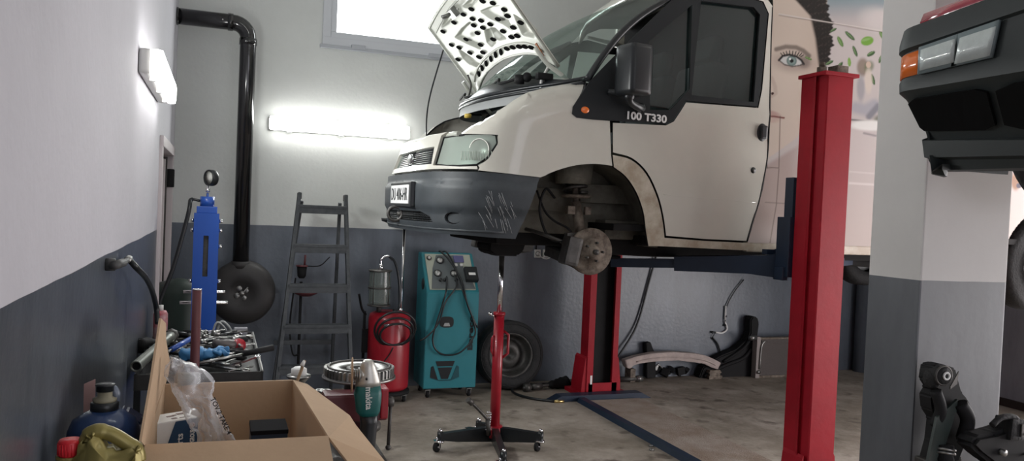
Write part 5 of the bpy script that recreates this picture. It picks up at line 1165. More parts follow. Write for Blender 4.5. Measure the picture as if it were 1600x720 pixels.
b = BM(); P = [on(x, y, 'Y', 7.0) for x, y in ((1092, 592), (1098, 574), (1125, 556), (1150, 546), (1166, 532), (1172, 520), (1172, 500), (1176, 494), (1183, 495), (1186, 505), (1184, 520), (1180, 545), (1180, 590))]; prism(b, [(p.x, max(.0, p.z)) for p in P], (0, 6.99, 0), (1, 0, 0), (0, 0, 1), (0, .12, .0), bev=.012)
tube(b, [on(x, y, 'Y', 6.98) for x, y in ((1100, 588), (1130, 572), (1160, 560), (1174, 545))], .02); tube(b, [on(x, y, 'Y', 6.98) for x, y in ((1130, 565), (1160, 545), (1174, 528))], .016)
obj('bumper_cover', b, 'blkm', label='crumpled black bumper cover leaning beside the radiator', cat='bumper')
t = thing('radiator', (on(1205, 588, 'Y', 6.9).x, 6.95, 0), 'old car radiator standing on the floor left of the near lift post', 'radiator')
x0_, x1_ = on(1186, 560, 'Y', 6.9).x, on(1262, 560, 'Y', 6.9).x; zt2 = on(1200, 527, 'Y', 6.9).z
b = BM(); bx(b, x0_, x1_, 6.90, 6.94, .02, zt2-.02); obj('core', b, mat('brown grey fins', (.12, .105, .10), .6, metal=.3, bump=.6, bscale=150), t)
for xa in (x0_-.05, x1_):
    b = BM(); bx(b, xa, xa+.05, 6.88, 6.96, .0, zt2+.01, bev=.012); obj('side_tank', b, mat('grey brown tank', (.25, .22, .21), .5) if 'gbt' not in M else M['gbt'], t)
b = BM(); bx(b, x0_-.09, x1_+.05, 6.89, 6.95, zt2-.02, zt2, bev=.004); bx(b, x0_-.0, x1_, 6.89, 6.95, 0, .025, bev=.004); obj('frame_rail', b, 'rust', t)
b = BM(); cyl(b, (x0_-.06, 6.9, zt2-.0), (x0_-.14, 6.88, zt2), .025); cyl(b, (x0_-.02, 6.86, .07), (x0_-.02, 6.9, .07), .02); tube(b, [(x0_-.01, 6.87, .1), (x0_+.0, 6.87, zt2-.1), (x0_+.04, 6.87, zt2-.03)], .008); obj('hose_stub', b, 'steel', t)
for i, (x, y) in enumerate(((1017, 695), (1018, 701))):
    c = on(x, y, 'Z', .012); b = BM(); lathe(b, [(.006, 0), (.016, 0), (.017, .012), (.006, .014)], (c.x, c.y, 0), (0, 0, 1), 6); obj('wheel_nut', b, 'steel', label='small steel nut lying on the floor beside the navy strip', cat='nut', group='nuts on the floor')
# ================================================================ RED CAR ON THE RIGHT
t = thing('car', (3.9, 1.3, 1.9), 'raised red car with black bumper and orange indicator in front of the pillar', 'car')
XC = 2.2; YE = on(1391, 100, 'X', XC).y
ROWS = [  # (px at x=1440: y, px at x=1560: y, inset)
    (32, -12, .03), (36, -8, .0), (60, 20, -.012), (70, 30, -.012), (75, 34, .0), (116, 88, .0), (122, 95, -.006), (138, 118, -.004), (148, 128, .02), (204, 203, .085), (214, 212, .095), (217, 216, .075), (243, 240, .085), (246, 244, .12), (262, 258, .13), (264, 262, .16)]
def rowz(k, Y):
    a_, c_, _ = ROWS[k]; p = on(1440, a_, 'X', XC); q_ = on(1560, c_, 'X', XC); f = (Y-p.y)/(q_.y-p.y); f = max(-1.0, min(2.2, f)); return p.z+(q_.z-p.z)*f
def plan(s):   # arclength-like: s<0 along the front, s>0 around the far corner
    r = .09
    if s <= 0: return Vv((XC, YE-r+s, 0)), Vv((-1, 0, 0))
    if s < r*PI/2: a_ = s/r; return Vv((XC+r-r*math.cos(a_), YE-r+r*math.sin(a_), 0)), Vv((-math.cos(a_), math.sin(a_), 0))
    return Vv((XC+r+(s-r*PI/2), YE, 0)), Vv((0, 1, 0))
def CP(k, s, d=0):
    p, n = plan(s); z = rowz(k, p.y); q_ = p-n*(ROWS[k][2]-d); return Vv((q_.x, q_.y, z))
ss = [-1.5, -1.2, -.9, -.7, -.55, -.45, -.35, -.25, -.15, -.08, -.03, 0]+[.09*PI/2*k/5 for k in range(1, 6)]+[.2, .3, .45]
b = BM(); g = [[b.verts.new(CP(k, s)) for s in ss] for k in range(len(ROWS))]
for k in range(len(ROWS)-1):
    for j in range(len(ss)-1): b.faces.new((g[k][j], g[k][j+1], g[k+1][j+1], g[k+1][j]))
o = obj('bumper', b, 'carblk', t, smooth=True, solid=.02, label='black plastic bumper with lamps')
o.modifiers.new('edge', 'EDGE_SPLIT').split_angle = .6
def cs(x): return (on(x, 95, 'X', XC).y-(YE-.09))    # pixel column on the front -> s
def lampp(s0, s1, k0, k1, m, nm, th=.008, n=8, v0=0., v1=1., skew=0):
    b = BM(); P = []
    for j in range(n+1):
        s = s0+(s1-s0)*j/n; row = []
        for v in (v0, v1):
            sv = s+skew*v; pt, nn = plan(sv); z = rowz(k0, pt.y)*(1-v)+rowz(k1, pt.y)*v; 
            q_ = pt+nn*th; row.append(b.verts.new((q_.x, q_.y, z)))
        P.append(row)
    for a_, c_ in zip(P, P[1:]): b.faces.new((a_[0], c_[0], c_[1], a_[1]))
    return obj(nm, b, m, t, smooth=True, solid=.012)
sO, s1_, s2_ = cs(1440), cs(1500), cs(1563)
lampp(sO+.002, .115, 4, 5, 'orange', 'indicator_lamp', .004, v0=.06, v1=.97)
fl_ = mat('fluted lamp glass', (.50, .55, .54), .35, coat=.4, var=.12, vscale=30, bump=.12, bscale=160)
lr = mat('lamp surround', (.16, .20, .21), .4)
l1 = lampp(s1_, sO, 4, 5, lr, 'lamp_surround', .004, v0=0, v1=1.02); l2 = lampp(s1_+.008, sO-.012, 4, 5, fl_, 'front_lamp', .008, v0=.14, v1=.90)
l3 = lampp(s2_, s1_-.001, 4, 5, lr, 'lamp_surround', .004, v0=0, v1=1.02, skew=.02); l4 = lampp(s2_+.004, s1_-.015, 4, 5, fl_, 'fog_lamp', .008, v0=.17, v1=.97, skew=.02)
b = BM(); P = []
for s in [cs(1600)-.25, cs(1600)-.05, cs(1600)+.01]: pass
def openp(sa, sb, ka, kb, va, vb):
    b = BM(); R_ = []
    for j in range(9):
        s = sa+(sb-sa)*j/8; e = .012 if j in (0, 8) else 0; row = []
        for v in (va+e*8, vb-e*8):
            a_, c_ = CP(ka, s, .004), CP(kb, s, .004); row.append(b.verts.new(a_.lerp(c_, v)))
        R_.append(row)
    for a_, c_ in zip(R_, R_[1:]): b.faces.new((a_[0], c_[0], c_[1], a_[1]))
    return b
obj('air_intake', openp(cs(1538), .03, 8, 9, .04, .93), mat('painted intake shade', (.006, .006, .006), .9, spec=.1), t, solid=.01)  # dark sheet on the bumper, colour carries the shade of the intake
obj('air_intake', openp(cs(1538)-.5, cs(1552), 8, 9, .04, .93), M['painted intake shade'] if 'painted intake shade' in M else bpy.data.materials['painted intake shade'], t, solid=.01)
# bonnet edge, wings, body shell
b = BM(); P = []
yy = [YE-.085, YE-.2, YE-.45, YE-.8, YE-1.2, YE-1.5]
zt_c = [on(1430, 28, 'X', XC+.03).z]
def zr(Y): return rowz(0, Y)
for i, Y in enumerate(yy):
    z = zr(Y)-.004; P.append([b.verts.new((x, Y, z+dz)) for x, dz in ((XC+.12, -.02), (XC+.055, -.012), (XC+.035, .012), (XC+.05, .045), (XC+.15, .085), (XC+.9, .20), (XC+1.1, .22))])
for a_, c_ in zip(P, P[1:]):
    for k in range(6): b.faces.new((a_[k], c_[k], c_[k+1], a_[k+1]))
f0 = b.faces.new(P[0]); obj('bonnet', b, 'carred', t, smooth=True, solid=.01)
b = BM(); zb2 = 2.02
prism(b, [(XC+.3, zb2), (XC+.45, zb2), (XC+.5, zb2+.2), (XC+.65, zb2+.33), (XC+.95, zb2+.33), (XC+1.12, zb2+.2), (XC+1.15, zb2), (XC+2.4, zb2), (XC+3.6, zb2+.05), (XC+3.6, zb2+.6), (XC+1.1, zb2+.62), (XC+.3, zb2+.45)], (0, YE-.03, 0), (1, 0, 0), (0, 0, 1), (0, -.06, 0)); obj('side_panel', b, 'carred', t)
b = BM(); prism(b, [(XC+.3, zb2), (XC+.45, zb2), (XC+.5, zb2+.2), (XC+.65, zb2+.33), (XC+.95, zb2+.33), (XC+1.12, zb2+.2), (XC+1.15, zb2), (XC+2.4, zb2), (XC+3.6, zb2+.05), (XC+3.6, zb2+.6), (XC+1.1, zb2+.62), (XC+.3, zb2+.45)], (0, YE-1.58, 0), (1, 0, 0), (0, 0, 1), (0, -.06, 0)); obj('side_panel', b, 'carred', t)
b = BM(); bx(b, XC+.2, XC+3.6, YE-1.55, YE-.1, zb2+.02, zb2+.12, bev=.02); obj('underbody', b, 'under', t)
b = BM(); prism(b, [(XC+1.0, zb2+.6), (XC+1.5, zb2+1.0), (XC+3.0, zb2+1.02), (XC+3.58, zb2+.62)], (0, YE-.15, 0), (1, 0, 0), (0, 0, 1), (0, -1.4, 0), bev=.03); obj('cabin', b, 'glass', t)
b = BM(); bx(b, XC+1.48, XC+3.0, YE-1.45, YE-.2, zb2+1.0, zb2+1.06, bev=.02); obj('roof', b, 'carred', t)
for x in (XC+.86, XC+3.1):
    wheel(t, (x, YE-.02, zb2+.03), 1, 'road_wheel'); wheel(t, (x, YE-1.56, zb2+.03), -1, 'road_wheel')
for y_o, d_, lb in ((2.62, -1, 'red lift post on the far side of the raised red car'), (.05, 1, 'red lift post on the near side of the raised red car')):
    n2 = lift_post('lift_post', 4.05, 4.28, y_o, d_, 2.45, lb, D=.19, group='two post lift under the red car'); ya = y_o+d_*.24; carriage(n2, 4.02, 4.31, ya-.05, ya+.05, 1.95, 2.35)
    arm(n2, Vv((4.05, ya+d_*.06, 1.97)), Vv((3.35, ya+d_*.35, 1.97)), .12, .08, .1, .05); arm(n2, Vv((4.28, ya+d_*.06, 1.97)), Vv((5.0, ya+d_*.35, 1.97)), .12, .08, .1, .05)
# ================================================================ PARTS LEANING ON THE PILLAR
Yk = 2.36
def k_(x, y, Y=Yk): return on(x, y, 'Y', Y)
t = thing('suspension_knuckle', (k_(1480, 640).x, Yk, 0), 'black control arm with a ringed bush leaning upright against the pillar', 'car part')
b = BM(); P = [k_(x, y) for x, y in ((1453, 570), (1466, 567), (1488, 574), (1492, 590), (1498, 612), (1507, 622), (1520, 650), (1516, 672), (1500, 700), (1492, 720), (1450, 720), (1458, 690), (1462, 655), (1452, 640), (1450, 618), (1457, 606), (1449, 594))]
prism(b, [(p.x, p.z) for p in P], (0, Yk-.02, 0), (1, 0, 0), (0, 0, 1), (0, .07, 0), bev=.008)
tube(b, [k_(1500, 630, Yk-.05), k_(1512, 655, Yk-.06), k_(1505, 685, Yk-.05)], .028); tube(b, [k_(1462, 610, Yk-.03), k_(1470, 640, Yk-.04), k_(1460, 665, Yk-.02)], .022); obj('arm_body', b, 'blkm', t, smooth=None)
c = k_(1476, 587, Yk-.05); b = BM(); lathe(b, [(0, 0), (.034, 0), (.036, .01), (.038, .09), (0, .09)], c, (.1, 1, 0), 28); sphere(b, k_(1456, 590, Yk), (.028, .04, .045), 14); o = obj('bush', b, 'rubber', t)
b = BM(); torus(b, c+Vv((.004, -.006, 0)), (.1, 1, 0), .013, .0042, 24, 8); obj('bush_sleeve', b, 'paper', o)
b = BM(); torus(b, c+Vv((0, .004, 0)), (.1, 1, 0), .037, .004, 30, 8); prism(b, [(0, 0), (.035, .02), (.04, .07), (.028, .05), (0, .01)], k_(1485, 608, Yk-.06), (1, 0, 0), (0, 0, 1), (0, .004, 0)); obj('bush_flange', b, 'dsteel', o)
b = BM(); P = [k_(x, y, Yk-.03) for x, y in ((1458, 650), (1490, 622), (1488, 640), (1468, 700), (1462, 735), (1440, 735))]; prism(b, [(p.x, p.z) for p in P], (0, Yk-.05, 0), (1, 0, 0), (0, 0, 1), (0, .012, 0)); obj('shield_plate', b, mat('dull dark green steel', (.03, .042, .038), .45), t)
b = BM(); c = k_(1476, 702, Yk-.05); torus(b, c, (.2, .2, 1), .036, .005, 24, 8); torus(b, c+Vv((0, 0, -.014)), (.2, .2, 1), .036, .005, 24, 8); o = obj('boot_clamp', b, 'steel', t)
b = BM(); lathe(b, [(.032, .02), (.034, 0), (.030, -.02), (.036, -.035), (.03, -.05), (.038, -.07), (.034, -.12), (.03, -c.z), (0, -c.z)], c, (0, 0, 1), 20); obj('shock_absorber', b, 'blkm', t)
b = BM(); bx(b, k_(1445, 715).x, k_(1500, 715).x, Yk-.01, Yk+.05, 0, k_(1470, 715).z, bev=.006); obj('strut_tube', b, 'dsteel', t)
t = thing('rear_axle_arm', (k_(1560, 690, 2.25).x, 2.25, 0), 'black axle arm with a square rubber bush at the foot of the pillar', 'car part')
b = BM(); P = [k_(x, y, 2.25) for x, y in ((1500, 690), (1512, 676), (1540, 671), (1560, 664), (1580, 660), (1600, 690), (1612, 720), (1560, 735), (1535, 720), (1515, 705))]; prism(b, [(p.x, p.z) for p in P], (0, 2.2, 0), (1, 0, 0), (0, 0, 1), (0, .09, 0), bev=.015)
bx(b, k_(1530, 715, 2.25).x, k_(1605, 715, 2.25).x, 2.21, 2.28, 0, k_(1570, 722, 2.25).z, bev=.01); obj('arm_body', b, 'blkm', t)
b = BM(); c = k_(1577, 668, 2.22); box(b, c, (.075, .08, .085), bev=.012, rot=(0, .1, 0)); tube(b, [k_(1550, 664, 2.2), k_(1565, 652, 2.2), k_(1585, 652, 2.2), k_(1593, 664, 2.2)], .012); obj('bush', b, 'rubber', t)
b = BM(); box(b, c+Vv((.012, -.044, 0)), (.014, .008, .05), bev=.002); obj('bush_slot', b, 'dsteel', t)
b = BM(); c = k_(1571, 708, 2.18); cyl(b, c, c+Vv((0, .03, 0)), .013, n=16); torus(b, k_(1604, 695, 2.18)+Vv((0, .0, 0)), (.9, -.2, .3), .05, .005, 24, 6); obj('bolt_head', b, 'steel', t)
# ================================================================ TOOL TROLLEY
TX0, TX1, TY0, TY1, TZ = -.33, .22, 3.86, 5.02, .83
t = thing('tool_trolley', ((TX0+TX1)/2, (TY0+TY1)/2, 0), 'black tool trolley heaped with hand tools beside the left wall', 'trolley')
b = BM(); bx(b, TX0, TX1, TY0, TY1, TZ-.03, TZ-.012); bx(b, TX0, TX1, TY0, TY0+.012, TZ-.05, TZ+.02); bx(b, TX0, TX1, TY1-.012, TY1, TZ-.05, TZ+.02); bx(b, TX0, TX0+.012, TY0, TY1, TZ-.05, TZ+.02); bx(b, TX1-.012, TX1, TY0, TY1, TZ-.05, TZ+.02); obj('top_tray', b, mat('oily grey black tray', (.05, .05, .05), .45, var=.4), t)
b = BM(); bx(b, TX1-.006, TX1+.001, TY0, TY1, TZ+.018, TZ+.024); bx(b, TX0, TX1, TY1-.006, TY1, TZ+.018, TZ+.024); obj('rim_edge', b, 'steel', t)
b = BM(); bx(b, TX0, TX1, TY0, TY1, .42, .44); bx(b, TX0, TX1, TY0, TY0+.01, .42, .48); bx(b, TX0, TX1, TY0, TY1, .12, .15); obj('lower_shelf', b, 'navy', t)
for x in (TX0+.015, TX1-.015):
    for y in (TY0+.015, TY1-.015): b = BM(); box(b, (x, y, .43), (.028, .028, .78)); obj('leg', b, 'blk', t); castor(t, (x, y, .07), .03)
TB = TZ-.012
PR = {}
def proto(nm, parts, label, cat, group):
    t_ = thing(nm, (0, 0, 0), label, cat, group)
    for pn_, b, m in parts: obj(pn_, b, m, t_)
    PR[nm] = t_; return t_
def jaw(b, x, s, r=.014): prism(b, [(0, -.006), (.012*s, -.012), (.024*s, -.012), (.024*s, -.005), (.014*s, -.003), (.014*s, .003), (.024*s, .005), (.024*s, .012), (.012*s, .012), (0, .006)], (x, 0, .0), (1, 0, 0), (0, 1, 0), (0, 0, .007))
b = BM(); bx(b, -.075, .075, -.006, .006, 0, .006, bev=.002); jaw(b, .075, 1); torus(b, (-.085, 0, .004), (0, 0, 1), .011, .004, 16, 6)
proto('spanner', [('spanner_body', b, 'tool')], '', '', '')
b1 = BM(); cyl(b1, (-.06, 0, .012), (.05, 0, .012), .004); bm2 = BM(); cyl(bm2, (-.15, 0, .014), (-.06, 0, .014), .013, .009)
proto('screwdriver', [('blade', b1, 'tool'), ('handle', bm2, 'blk')], '', '', '')
b1 = BM(); cyl(b1, (-.1, 0, .012), (.1, 0, .012), .007); sphere(b1, (.115, 0, .014), (.022, .018, .014), 12); bm2 = BM(); cyl(bm2, (-.17, 0, .013), (-.08, 0, .013), .012)
proto('ratchet', [('ratchet_bar', b1, 'tool'), ('grip', bm2, 'blkm')], '', '', '')
b1 = BM(); cyl(b1, (0, -.014, .013), (0, .014, .013), .012, n=14); cyl(b1, (0, .013, .013), (0, .016, .013), .007, n=8)
proto('socket_bit', [('socket_body', b1, 'tool')], '', '', '')
b1 = BM(); prism(b1, [(0, -.004), (.05, -.002), (.05, .002), (0, .004), (-.01, .012), (-.01, -.012)], (0, 0, .004), (1, 0, 0), (0, 1, 0), (0, 0, .01)); bm2 = BM(); tube(bm2, [(-.005, .01, .009), (-.05, .022, .009), (-.12, .016, .009)], .006); tube(bm2, [(-.005, -.01, .009), (-.05, -.022, .009), (-.12, -.016, .009)], .006)
proto('pliers', [('jaws', b1, 'dsteel'), ('handle', bm2, 'blk')], '', '', '')
b1 = BM(); cyl(b1, (-.14, 0, .006), (.14, 0, .006), .005)
proto('extension_bar', [('bar_body', b1, 'dsteel')], '', '', '')
rr = random.Random(11)
def pile_z(x, y): 
    cx, cy = -.03, 4.5; return TB+.002+.055*max(0, 1-((x-cx)/.28)**2)*max(0, 1-((y-cy)/.62)**2)
info = {'spanner': ('chrome combination spanner lying in the heap of tools', 'spanner', 'spanners on the tool trolley', 34),
        'screwdriver': ('black handled screwdriver lying in the heap of tools', 'screwdriver', 'screwdrivers on the tool trolley', 16),
        'ratchet': ('steel ratchet handle with a dark grip in the heap of tools', 'ratchet', 'ratchets on the tool trolley', 10),
        'socket_bit': ('small chrome socket scattered among the tools on the trolley', 'socket', 'sockets on the tool trolley', 30),
        'pliers': ('dark handled pliers lying in the heap of tools', 'pliers', 'pliers on the tool trolley', 10),
        'extension_bar': ('plain steel bar lying in the heap of tools', 'steel bar', 'steel bars on the tool trolley', 9)}
lev = 0
for nm, (lb, ct, gp, n) in info.items():
    for i in range(n):
        x = rr.uniform(TX0+.1, TX1-.09); y = TY0+.08+(TY1-TY0-.17)*rr.random()**1.25; rz = rr.uniform(0, 6.28)
        if nm in ('ratchet', 'extension_bar', 'screwdriver'): x = rr.uniform(TX0+.17, TX1-.15); y = rr.uniform(TY0+.18, TY1-.18); rz = rr.choice((0, PI))+rr.uniform(-.9, .9)
        z = pile_z(x, y)+rr.uniform(0, .018)+(.0 if nm != 'spanner' else .008)
        o = PR[nm] if i == 0 else dup(PR[nm])
        o.location = (x, y, z); o.rotation_euler = (rr.uniform(-.15, .15), rr.uniform(-.1, .1), rz); o['label'] = lb; o['category'] = ct; o['group'] = gp
        if nm == 'spanner': o.scale = (rr.choice((.9, 1.15, 1.4)),)*3
        if nm == 'socket_bit': o.scale = (rr.choice((.9, 1.2, 1.5)),)*3; o.location.z += .006
# the single pieces one can pick out
def T(x, y, z): return on(x, y, 'Z', z)
t = thing('steel_tube', T(245, 548, .88), 'thick grey steel tube lying across the left side of the tool trolley', 'tube')
a_, c_ = T(212, 573, .885), T(268, 524, .92); d = (c_-a_); b = BM(); lathe(b, [(.017, .01), (.024, .0), (.026, .004), (.025, d.length-.12), (.030, d.length-.11), (.030, d.length), (0, d.length)], a_, d, 24, cap=False); lathe(b, [(0, .015), (.02, .01)], a_, d, 20, mi=1, cap=False); obj('tube_body', b, [mat('grey steel tube', (.20, .21, .19), .35, metal=.6), 'blkm'], t)
b = BM(); cyl(b, c_-d.normalized()*.03, c_+d.normalized()*.01, .036, n=8); obj('tube_head', b, 'dsteel', t)
t = thing('torch', T(215, 545, .87), 'black ribbed torch lying at the left edge of the tool trolley', 'torch')
a_, c_ = T(205, 545, .875), T(235, 548, .875); d = c_-a_; b = BM(); lathe(b, [(0, 0), (.035, 0), (.04, .02), (.036, .04), (.04, .06), (.036, .08), (.03, .10), (.02, .14), (.016, max(.2, d.length)), (0, max(.2, d.length))], a_+Vv((.03, 0, .015)), Vv((.5, .7, -.06)), 20); obj('torch_body', b, 'blkm', t)
t = thing('screwdriver', T(282, 541, .93), 'screwdriver with a bright blue handle on top of the heap of tools', 'screwdriver')
a_, c_ = T(268, 546, .93), T(298, 529, .94); b = BM(); cyl(b, a_, c_, .013); obj('handle', b, 'blue', t); b = BM(); cyl(b, c_, c_+(c_-a_)*.9, .004); obj('blade', b, 'steel', t); b = BM(); cyl(b, a_-(c_-a_)*.18, a_, .006); obj('handle_tip', b, 'steel', t)
t = thing('work_glove', T(325, 552, .91), 'crumpled light blue rubber glove on the heap of tools', 'glove')
b = BM(); cgl = T(325, 552, .905)
sphere(b, cgl, (.055, .05, .022), 28); 
for k, (dx, dy, L) in enumerate(((.05, .05, .06), (.065, .02, .07), (.06, -.015, .065), (.04, -.045, .05), (-.06, .03, .05))): tube(b, [cgl+Vv((dx*.6, dy*.6, .0)), cgl+Vv((dx, dy, .012)), cgl+Vv((dx*1.5, dy*1.4, -.004+.01*(k % 2)))], .014, 8)
tube(b, [cgl+Vv((-.03, -.01, 0)), cgl+Vv((-.08, -.03, .005)), cgl+Vv((-.12, -.02, -.005))], [.035, .03, .032], 12)
for v in b.verts: v.co += Vv([.013*noise.noise(v.co*42+Vv((k*9, 0, 0))) for k in range(3)])
obj('glove_body', b, mat('light blue rubber', (.05, .20, .42), .45), t, smooth=True)
t = thing('air_hammer', T(358, 538, .9), 'grey air tool with a round red end cap on the heap of tools', 'air tool')
a_, c_ = T(335, 536, .925), T(372, 539, .90); d = c_-a_; b = BM(); lathe(b, [(0, 0), (.02, 0), (.022, .05), (.026, .07), (.026, d.length), (0, d.length)], a_, d, 20); obj('tool_body', b, mat('brown grey tool', (.09, .08, .08), .45), t)
b = BM(); lathe(b, [(0, 0), (.032, 0), (.036, .008), (.034, .02), (.012, .024), (.01, .026), (0, .026)], c_-Vv((0, .01, 0)), Vv((.25, -.9, .2)), 24); o = obj('end_cap', b, 'redd', t); b = BM(); sphere(b, c_+Vv((.006, -.036, .006)), .009, 10); obj('cap_screw', b, 'steel', o)
t = thing('breaker_bar', T(370, 555, .9), 'long breaker bar with black grip sticking out over the trolley edge', 'breaker bar')
a_, c_, e_ = T(312, 567, .905), T(385, 552, .915), T(426, 543, .93); b = BM(); cyl(b, a_, c_, .006); obj('steel_rod', b, 'steel', t); b = BM(); cyl(b, c_-(c_-a_)*.08, e_, .013, .016); obj('grip', b, 'blkm', t)
t = thing('spanner', T(388, 566, .88), 'bright open ended spanner lying at the right front of the tool trolley', 'spanner')
a_, c_ = T(364, 572, .875), T(402, 558, .875); d = (c_-a_).normalized(); s_ = Vv((-d.y, d.x, 0)); b = BM(); prism(b, [(0, -.01), (.03, -.016), (.06, -.008), ((c_-a_).length, -.006), ((c_-a_).length, .006), (.06, .008), (.03, .016), (0, .01), (.02, 0)], a_, d, s_, (0, 0, .008)); torus(b, c_+Vv((0, 0, .004)), (0, 0, 1), .013, .005, 16, 6); obj('spanner_body', b, 'chrome', t)
t = thing('sheet_metal_box', T(376, 516, .9), 'small grey metal box at the back of the tool trolley', 'box')
b = BM(); c = on(376, 517, 'Y', TY1-.06); box(b, (c.x, TY1-.06, TB+.035), (.075, .05, .07), bev=.004); obj('box_body', b, mat('grey box', (.22, .22, .24), .5), t)
b = BM(); cyl(b, (c.x, TY1-.10, TB+.04), (c.x, TY1-.08, TB+.04), .008); obj('box_latch', b, 'chrome', t)
b = BM(); P = [on(x, y, 'Y', 4.97) for x, y in ((338, 522), (345, 503), (354, 506), (362, 518), (364, 534))]; tube(b, P, .007); P = [p+Vv((-.025, -.01, -.004)) for p in P]; tube(b, P, .006); obj('grey_tubing', b, 'grey', label='thin grey tubing curved up behind the tool trolley', cat='tubing')
t = thing('spray_can', on(243, 525, 'Y', 4.93), 'white and red can at the back left corner of the tool trolley', 'can')
c = on(244, 520, 'Y', 4.9); cz = TB; cxx = max(c.x, -.29); z1_ = on(244, 482, 'Y', 4.9).z
b = BM(); lathe(b, [(0, 0), (.036, 0), (.038, .008), (.038, z1_-cz-.03), (.03, z1_-cz-.012), (0, z1_-cz-.01)], (cxx, 4.9, cz), (0, 0, 1), 24); obj('can_body', b, mat('pale can', (.42, .36, .36), .4, col2=(.35, .05, .07), vscale=9), t)
b = BM(); cyl(b, (cxx, 4.9, z1_-.012), (cxx, 4.9, z1_+.02), .014); obj('spray_nozzle', b, 'lgrey', t)
# standing maroon pipe in front of the trolley
c = on(308, 452, 'Y', 3.72); t = thing('steel_pipe', (c.x, 3.72, 0), 'dark maroon steel pipe standing upright before the tool trolley', 'pipe')
b = BM(); cyl(b, (c.x, 3.72, .01), (c.x, 3.72, c.z), .0195, n=20); obj('pipe_body', b, 'maroon', t)
b = BM(); torus(b, (c.x, 3.72, c.z), (0, 0, 1), .018, .003, 20, 6); obj('bare_rim', b, 'chrome', t); b = BM(); cyl(b, (c.x, 3.72, 0), (c.x, 3.72, .012), .07); obj('foot_plate', b, 'dsteel', t)
# ================================================================ BENCH AND CARTON IN FRONT
BZ = .70
t = thing('work_bench', (.13, 2.6, 0), 'low dark steel bench under the cardboard carton', 'bench')
b = BM(); bx(b, -.35, .62, 1.75, 3.55, BZ-.03, BZ, bev=.004); obj('bench_top', b, 'dsteel', t)
for x in (-.32, .58):
    for y in (1.8, 3.5): b = BM(); box(b, (x, y, (BZ-.03)/2), (.04, .04, BZ-.03)); obj('leg', b, 'blk', t)
# carton
ZT = 1.0; FL = on(226, 698, 'Z', ZT); FR = on(513, 684, 'Z', ZT); BRr = on(457, 594, 'Z', ZT); BLl = on(262, 598, 'Z', ZT)
FL = Vv((FL.x, FL.y, ZT)); BLl = Vv((-.155, BRr.y, ZT))
t = thing('cardboard_carton', ((FL.x+FR.x)/2, (FL.y+BRr.y)/2, BZ), 'large open brown cardboard carton on the bench, flaps spread', 'carton')
def sheet(P, th, nrm): 
    b = BM(); vs = [b.verts.new(p) for p in P]; f = b.faces.new(vs); r_ = bmesh.ops.extrude_face_region(b, geom=[f])
    for v in r_['geom']:
        if isinstance(v, bmesh.types.BMVert): v.co += Vv(nrm)*th
    return b
def low(p): return Vv((p.x, p.y, BZ+.003))
tk = .005
for nm, p, q_, n_ in (('front_wall', FL, FR, (0, -1, 0)), ('right_wall', FR, BRr, (1, 0, 0)), ('back_wall', BRr, BLl, (0, 1, 0)), ('left_wall', BLl, FL, (-1, 0, 0))):
    obj('carton_wall', sheet([p, q_, low(q_), low(p)], tk, n_), 'card', t)
obj('carton_base', sheet([low(FL), low(FR), low(BRr), low(BLl)], tk, (0, 0, 1)), 'card', t)
def flap(P, n_, th=.006): 
    b = sheet(P, th, n_); o = obj('flap', b, 'card', t); return o
fo = Vv((FL.x-.01, FL.y-.30, ZT-.10)); flap([FL, FR, Vv((FR.x+.0, FR.y-.30, ZT-.10)), fo], (0, .3, .95))
F2 = [Vv((BRr.x, BRr.y, ZT)), on(480, 601, 'Z', .99), on(546, 650, 'Z', .965), on(556, 666, 'Z', .955), on(601, 722, 'Z', .93), on(560, 745, 'Z', .93), Vv((FR.x, FR.y, ZT))]
b = BM(); vs = [b.verts.new(p) for p in F2]; bmesh.ops.triangulate(b, faces=[b.faces.new(vs)]); o = obj('flap', b, 'card', t); s = o.modifiers.new('s', 'SOLIDIFY'); s.thickness = .006; s.offset = 0
XP = -.163
F3 = [(226, 698), (219, 690), (236, 590), (250, 497), (258, 505), (258, 530), (261, 548), (265, 566), (262, 585), (240, 655), (236, 690)]
pts = []
for x, y in F3:
    p = on(x, y, 'X', XP); p = on(x, y, 'X', XP+(0 if p.z < 1.01 else (1.0-p.z)*-.03)); pts.append(p)
b = BM(); bmesh.ops.triangulate(b, faces=[b.faces.new([b.verts.new(p) for p in pts])]); o = obj('flap', b, 'card', t); s = o.modifiers.new('s', 'SOLIDIFY'); s.thickness = .006; s.offset = 0
b2 = Vv((BRr.x, BRr.y+.05, ZT-.26)); flap([BLl+Vv((0, .006, 0)), BRr+Vv((0, .006, 0)), Vv((BRr.x, BRr.y+.03, ZT-.2)), Vv((BLl.x, BLl.y+.03, ZT-.2))], (0, 1, 0))
# contents
pz = .945; a_ = on(238, 663, 'Z', pz); c_ = on(309, 651, 'Z', pz); e_ = on(302, 639, 'Z', pz); g_ = on(243, 650, 'Z', pz)
dx = (c_-a_).normalized(); dy = Vv((-dx.y, dx.x, 0)); Wd = (c_-a_).length; Dp = min(.16, (g_-a_).length)
t = thing('parts_box', a_+dx*Wd/2+dy*Dp/2-Vv((0, 0, pz-BZ-.01)), 'white and dark blue parts box inside the carton', 'box')
b = BM(); prism(b, [(0, 0), (Wd, 0), (Wd, Dp), (0, Dp)], Vv((a_.x, a_.y, BZ+.01)), dx, dy, (0, 0, pz-BZ-.01), bev=.002); obj('box_body', b, 'paper', t)
fo_ = Vv((a_.x, a_.y, pz))-dy*.0015
b = BM(); prism(b, [(Wd*.5, -.003), (Wd, -.003), (Wd, -.2), (Wd*.02, -.2)], fo_, dx, (0, 0, 1), -dy*.001); obj('blue_print', b, 'dblue', t)
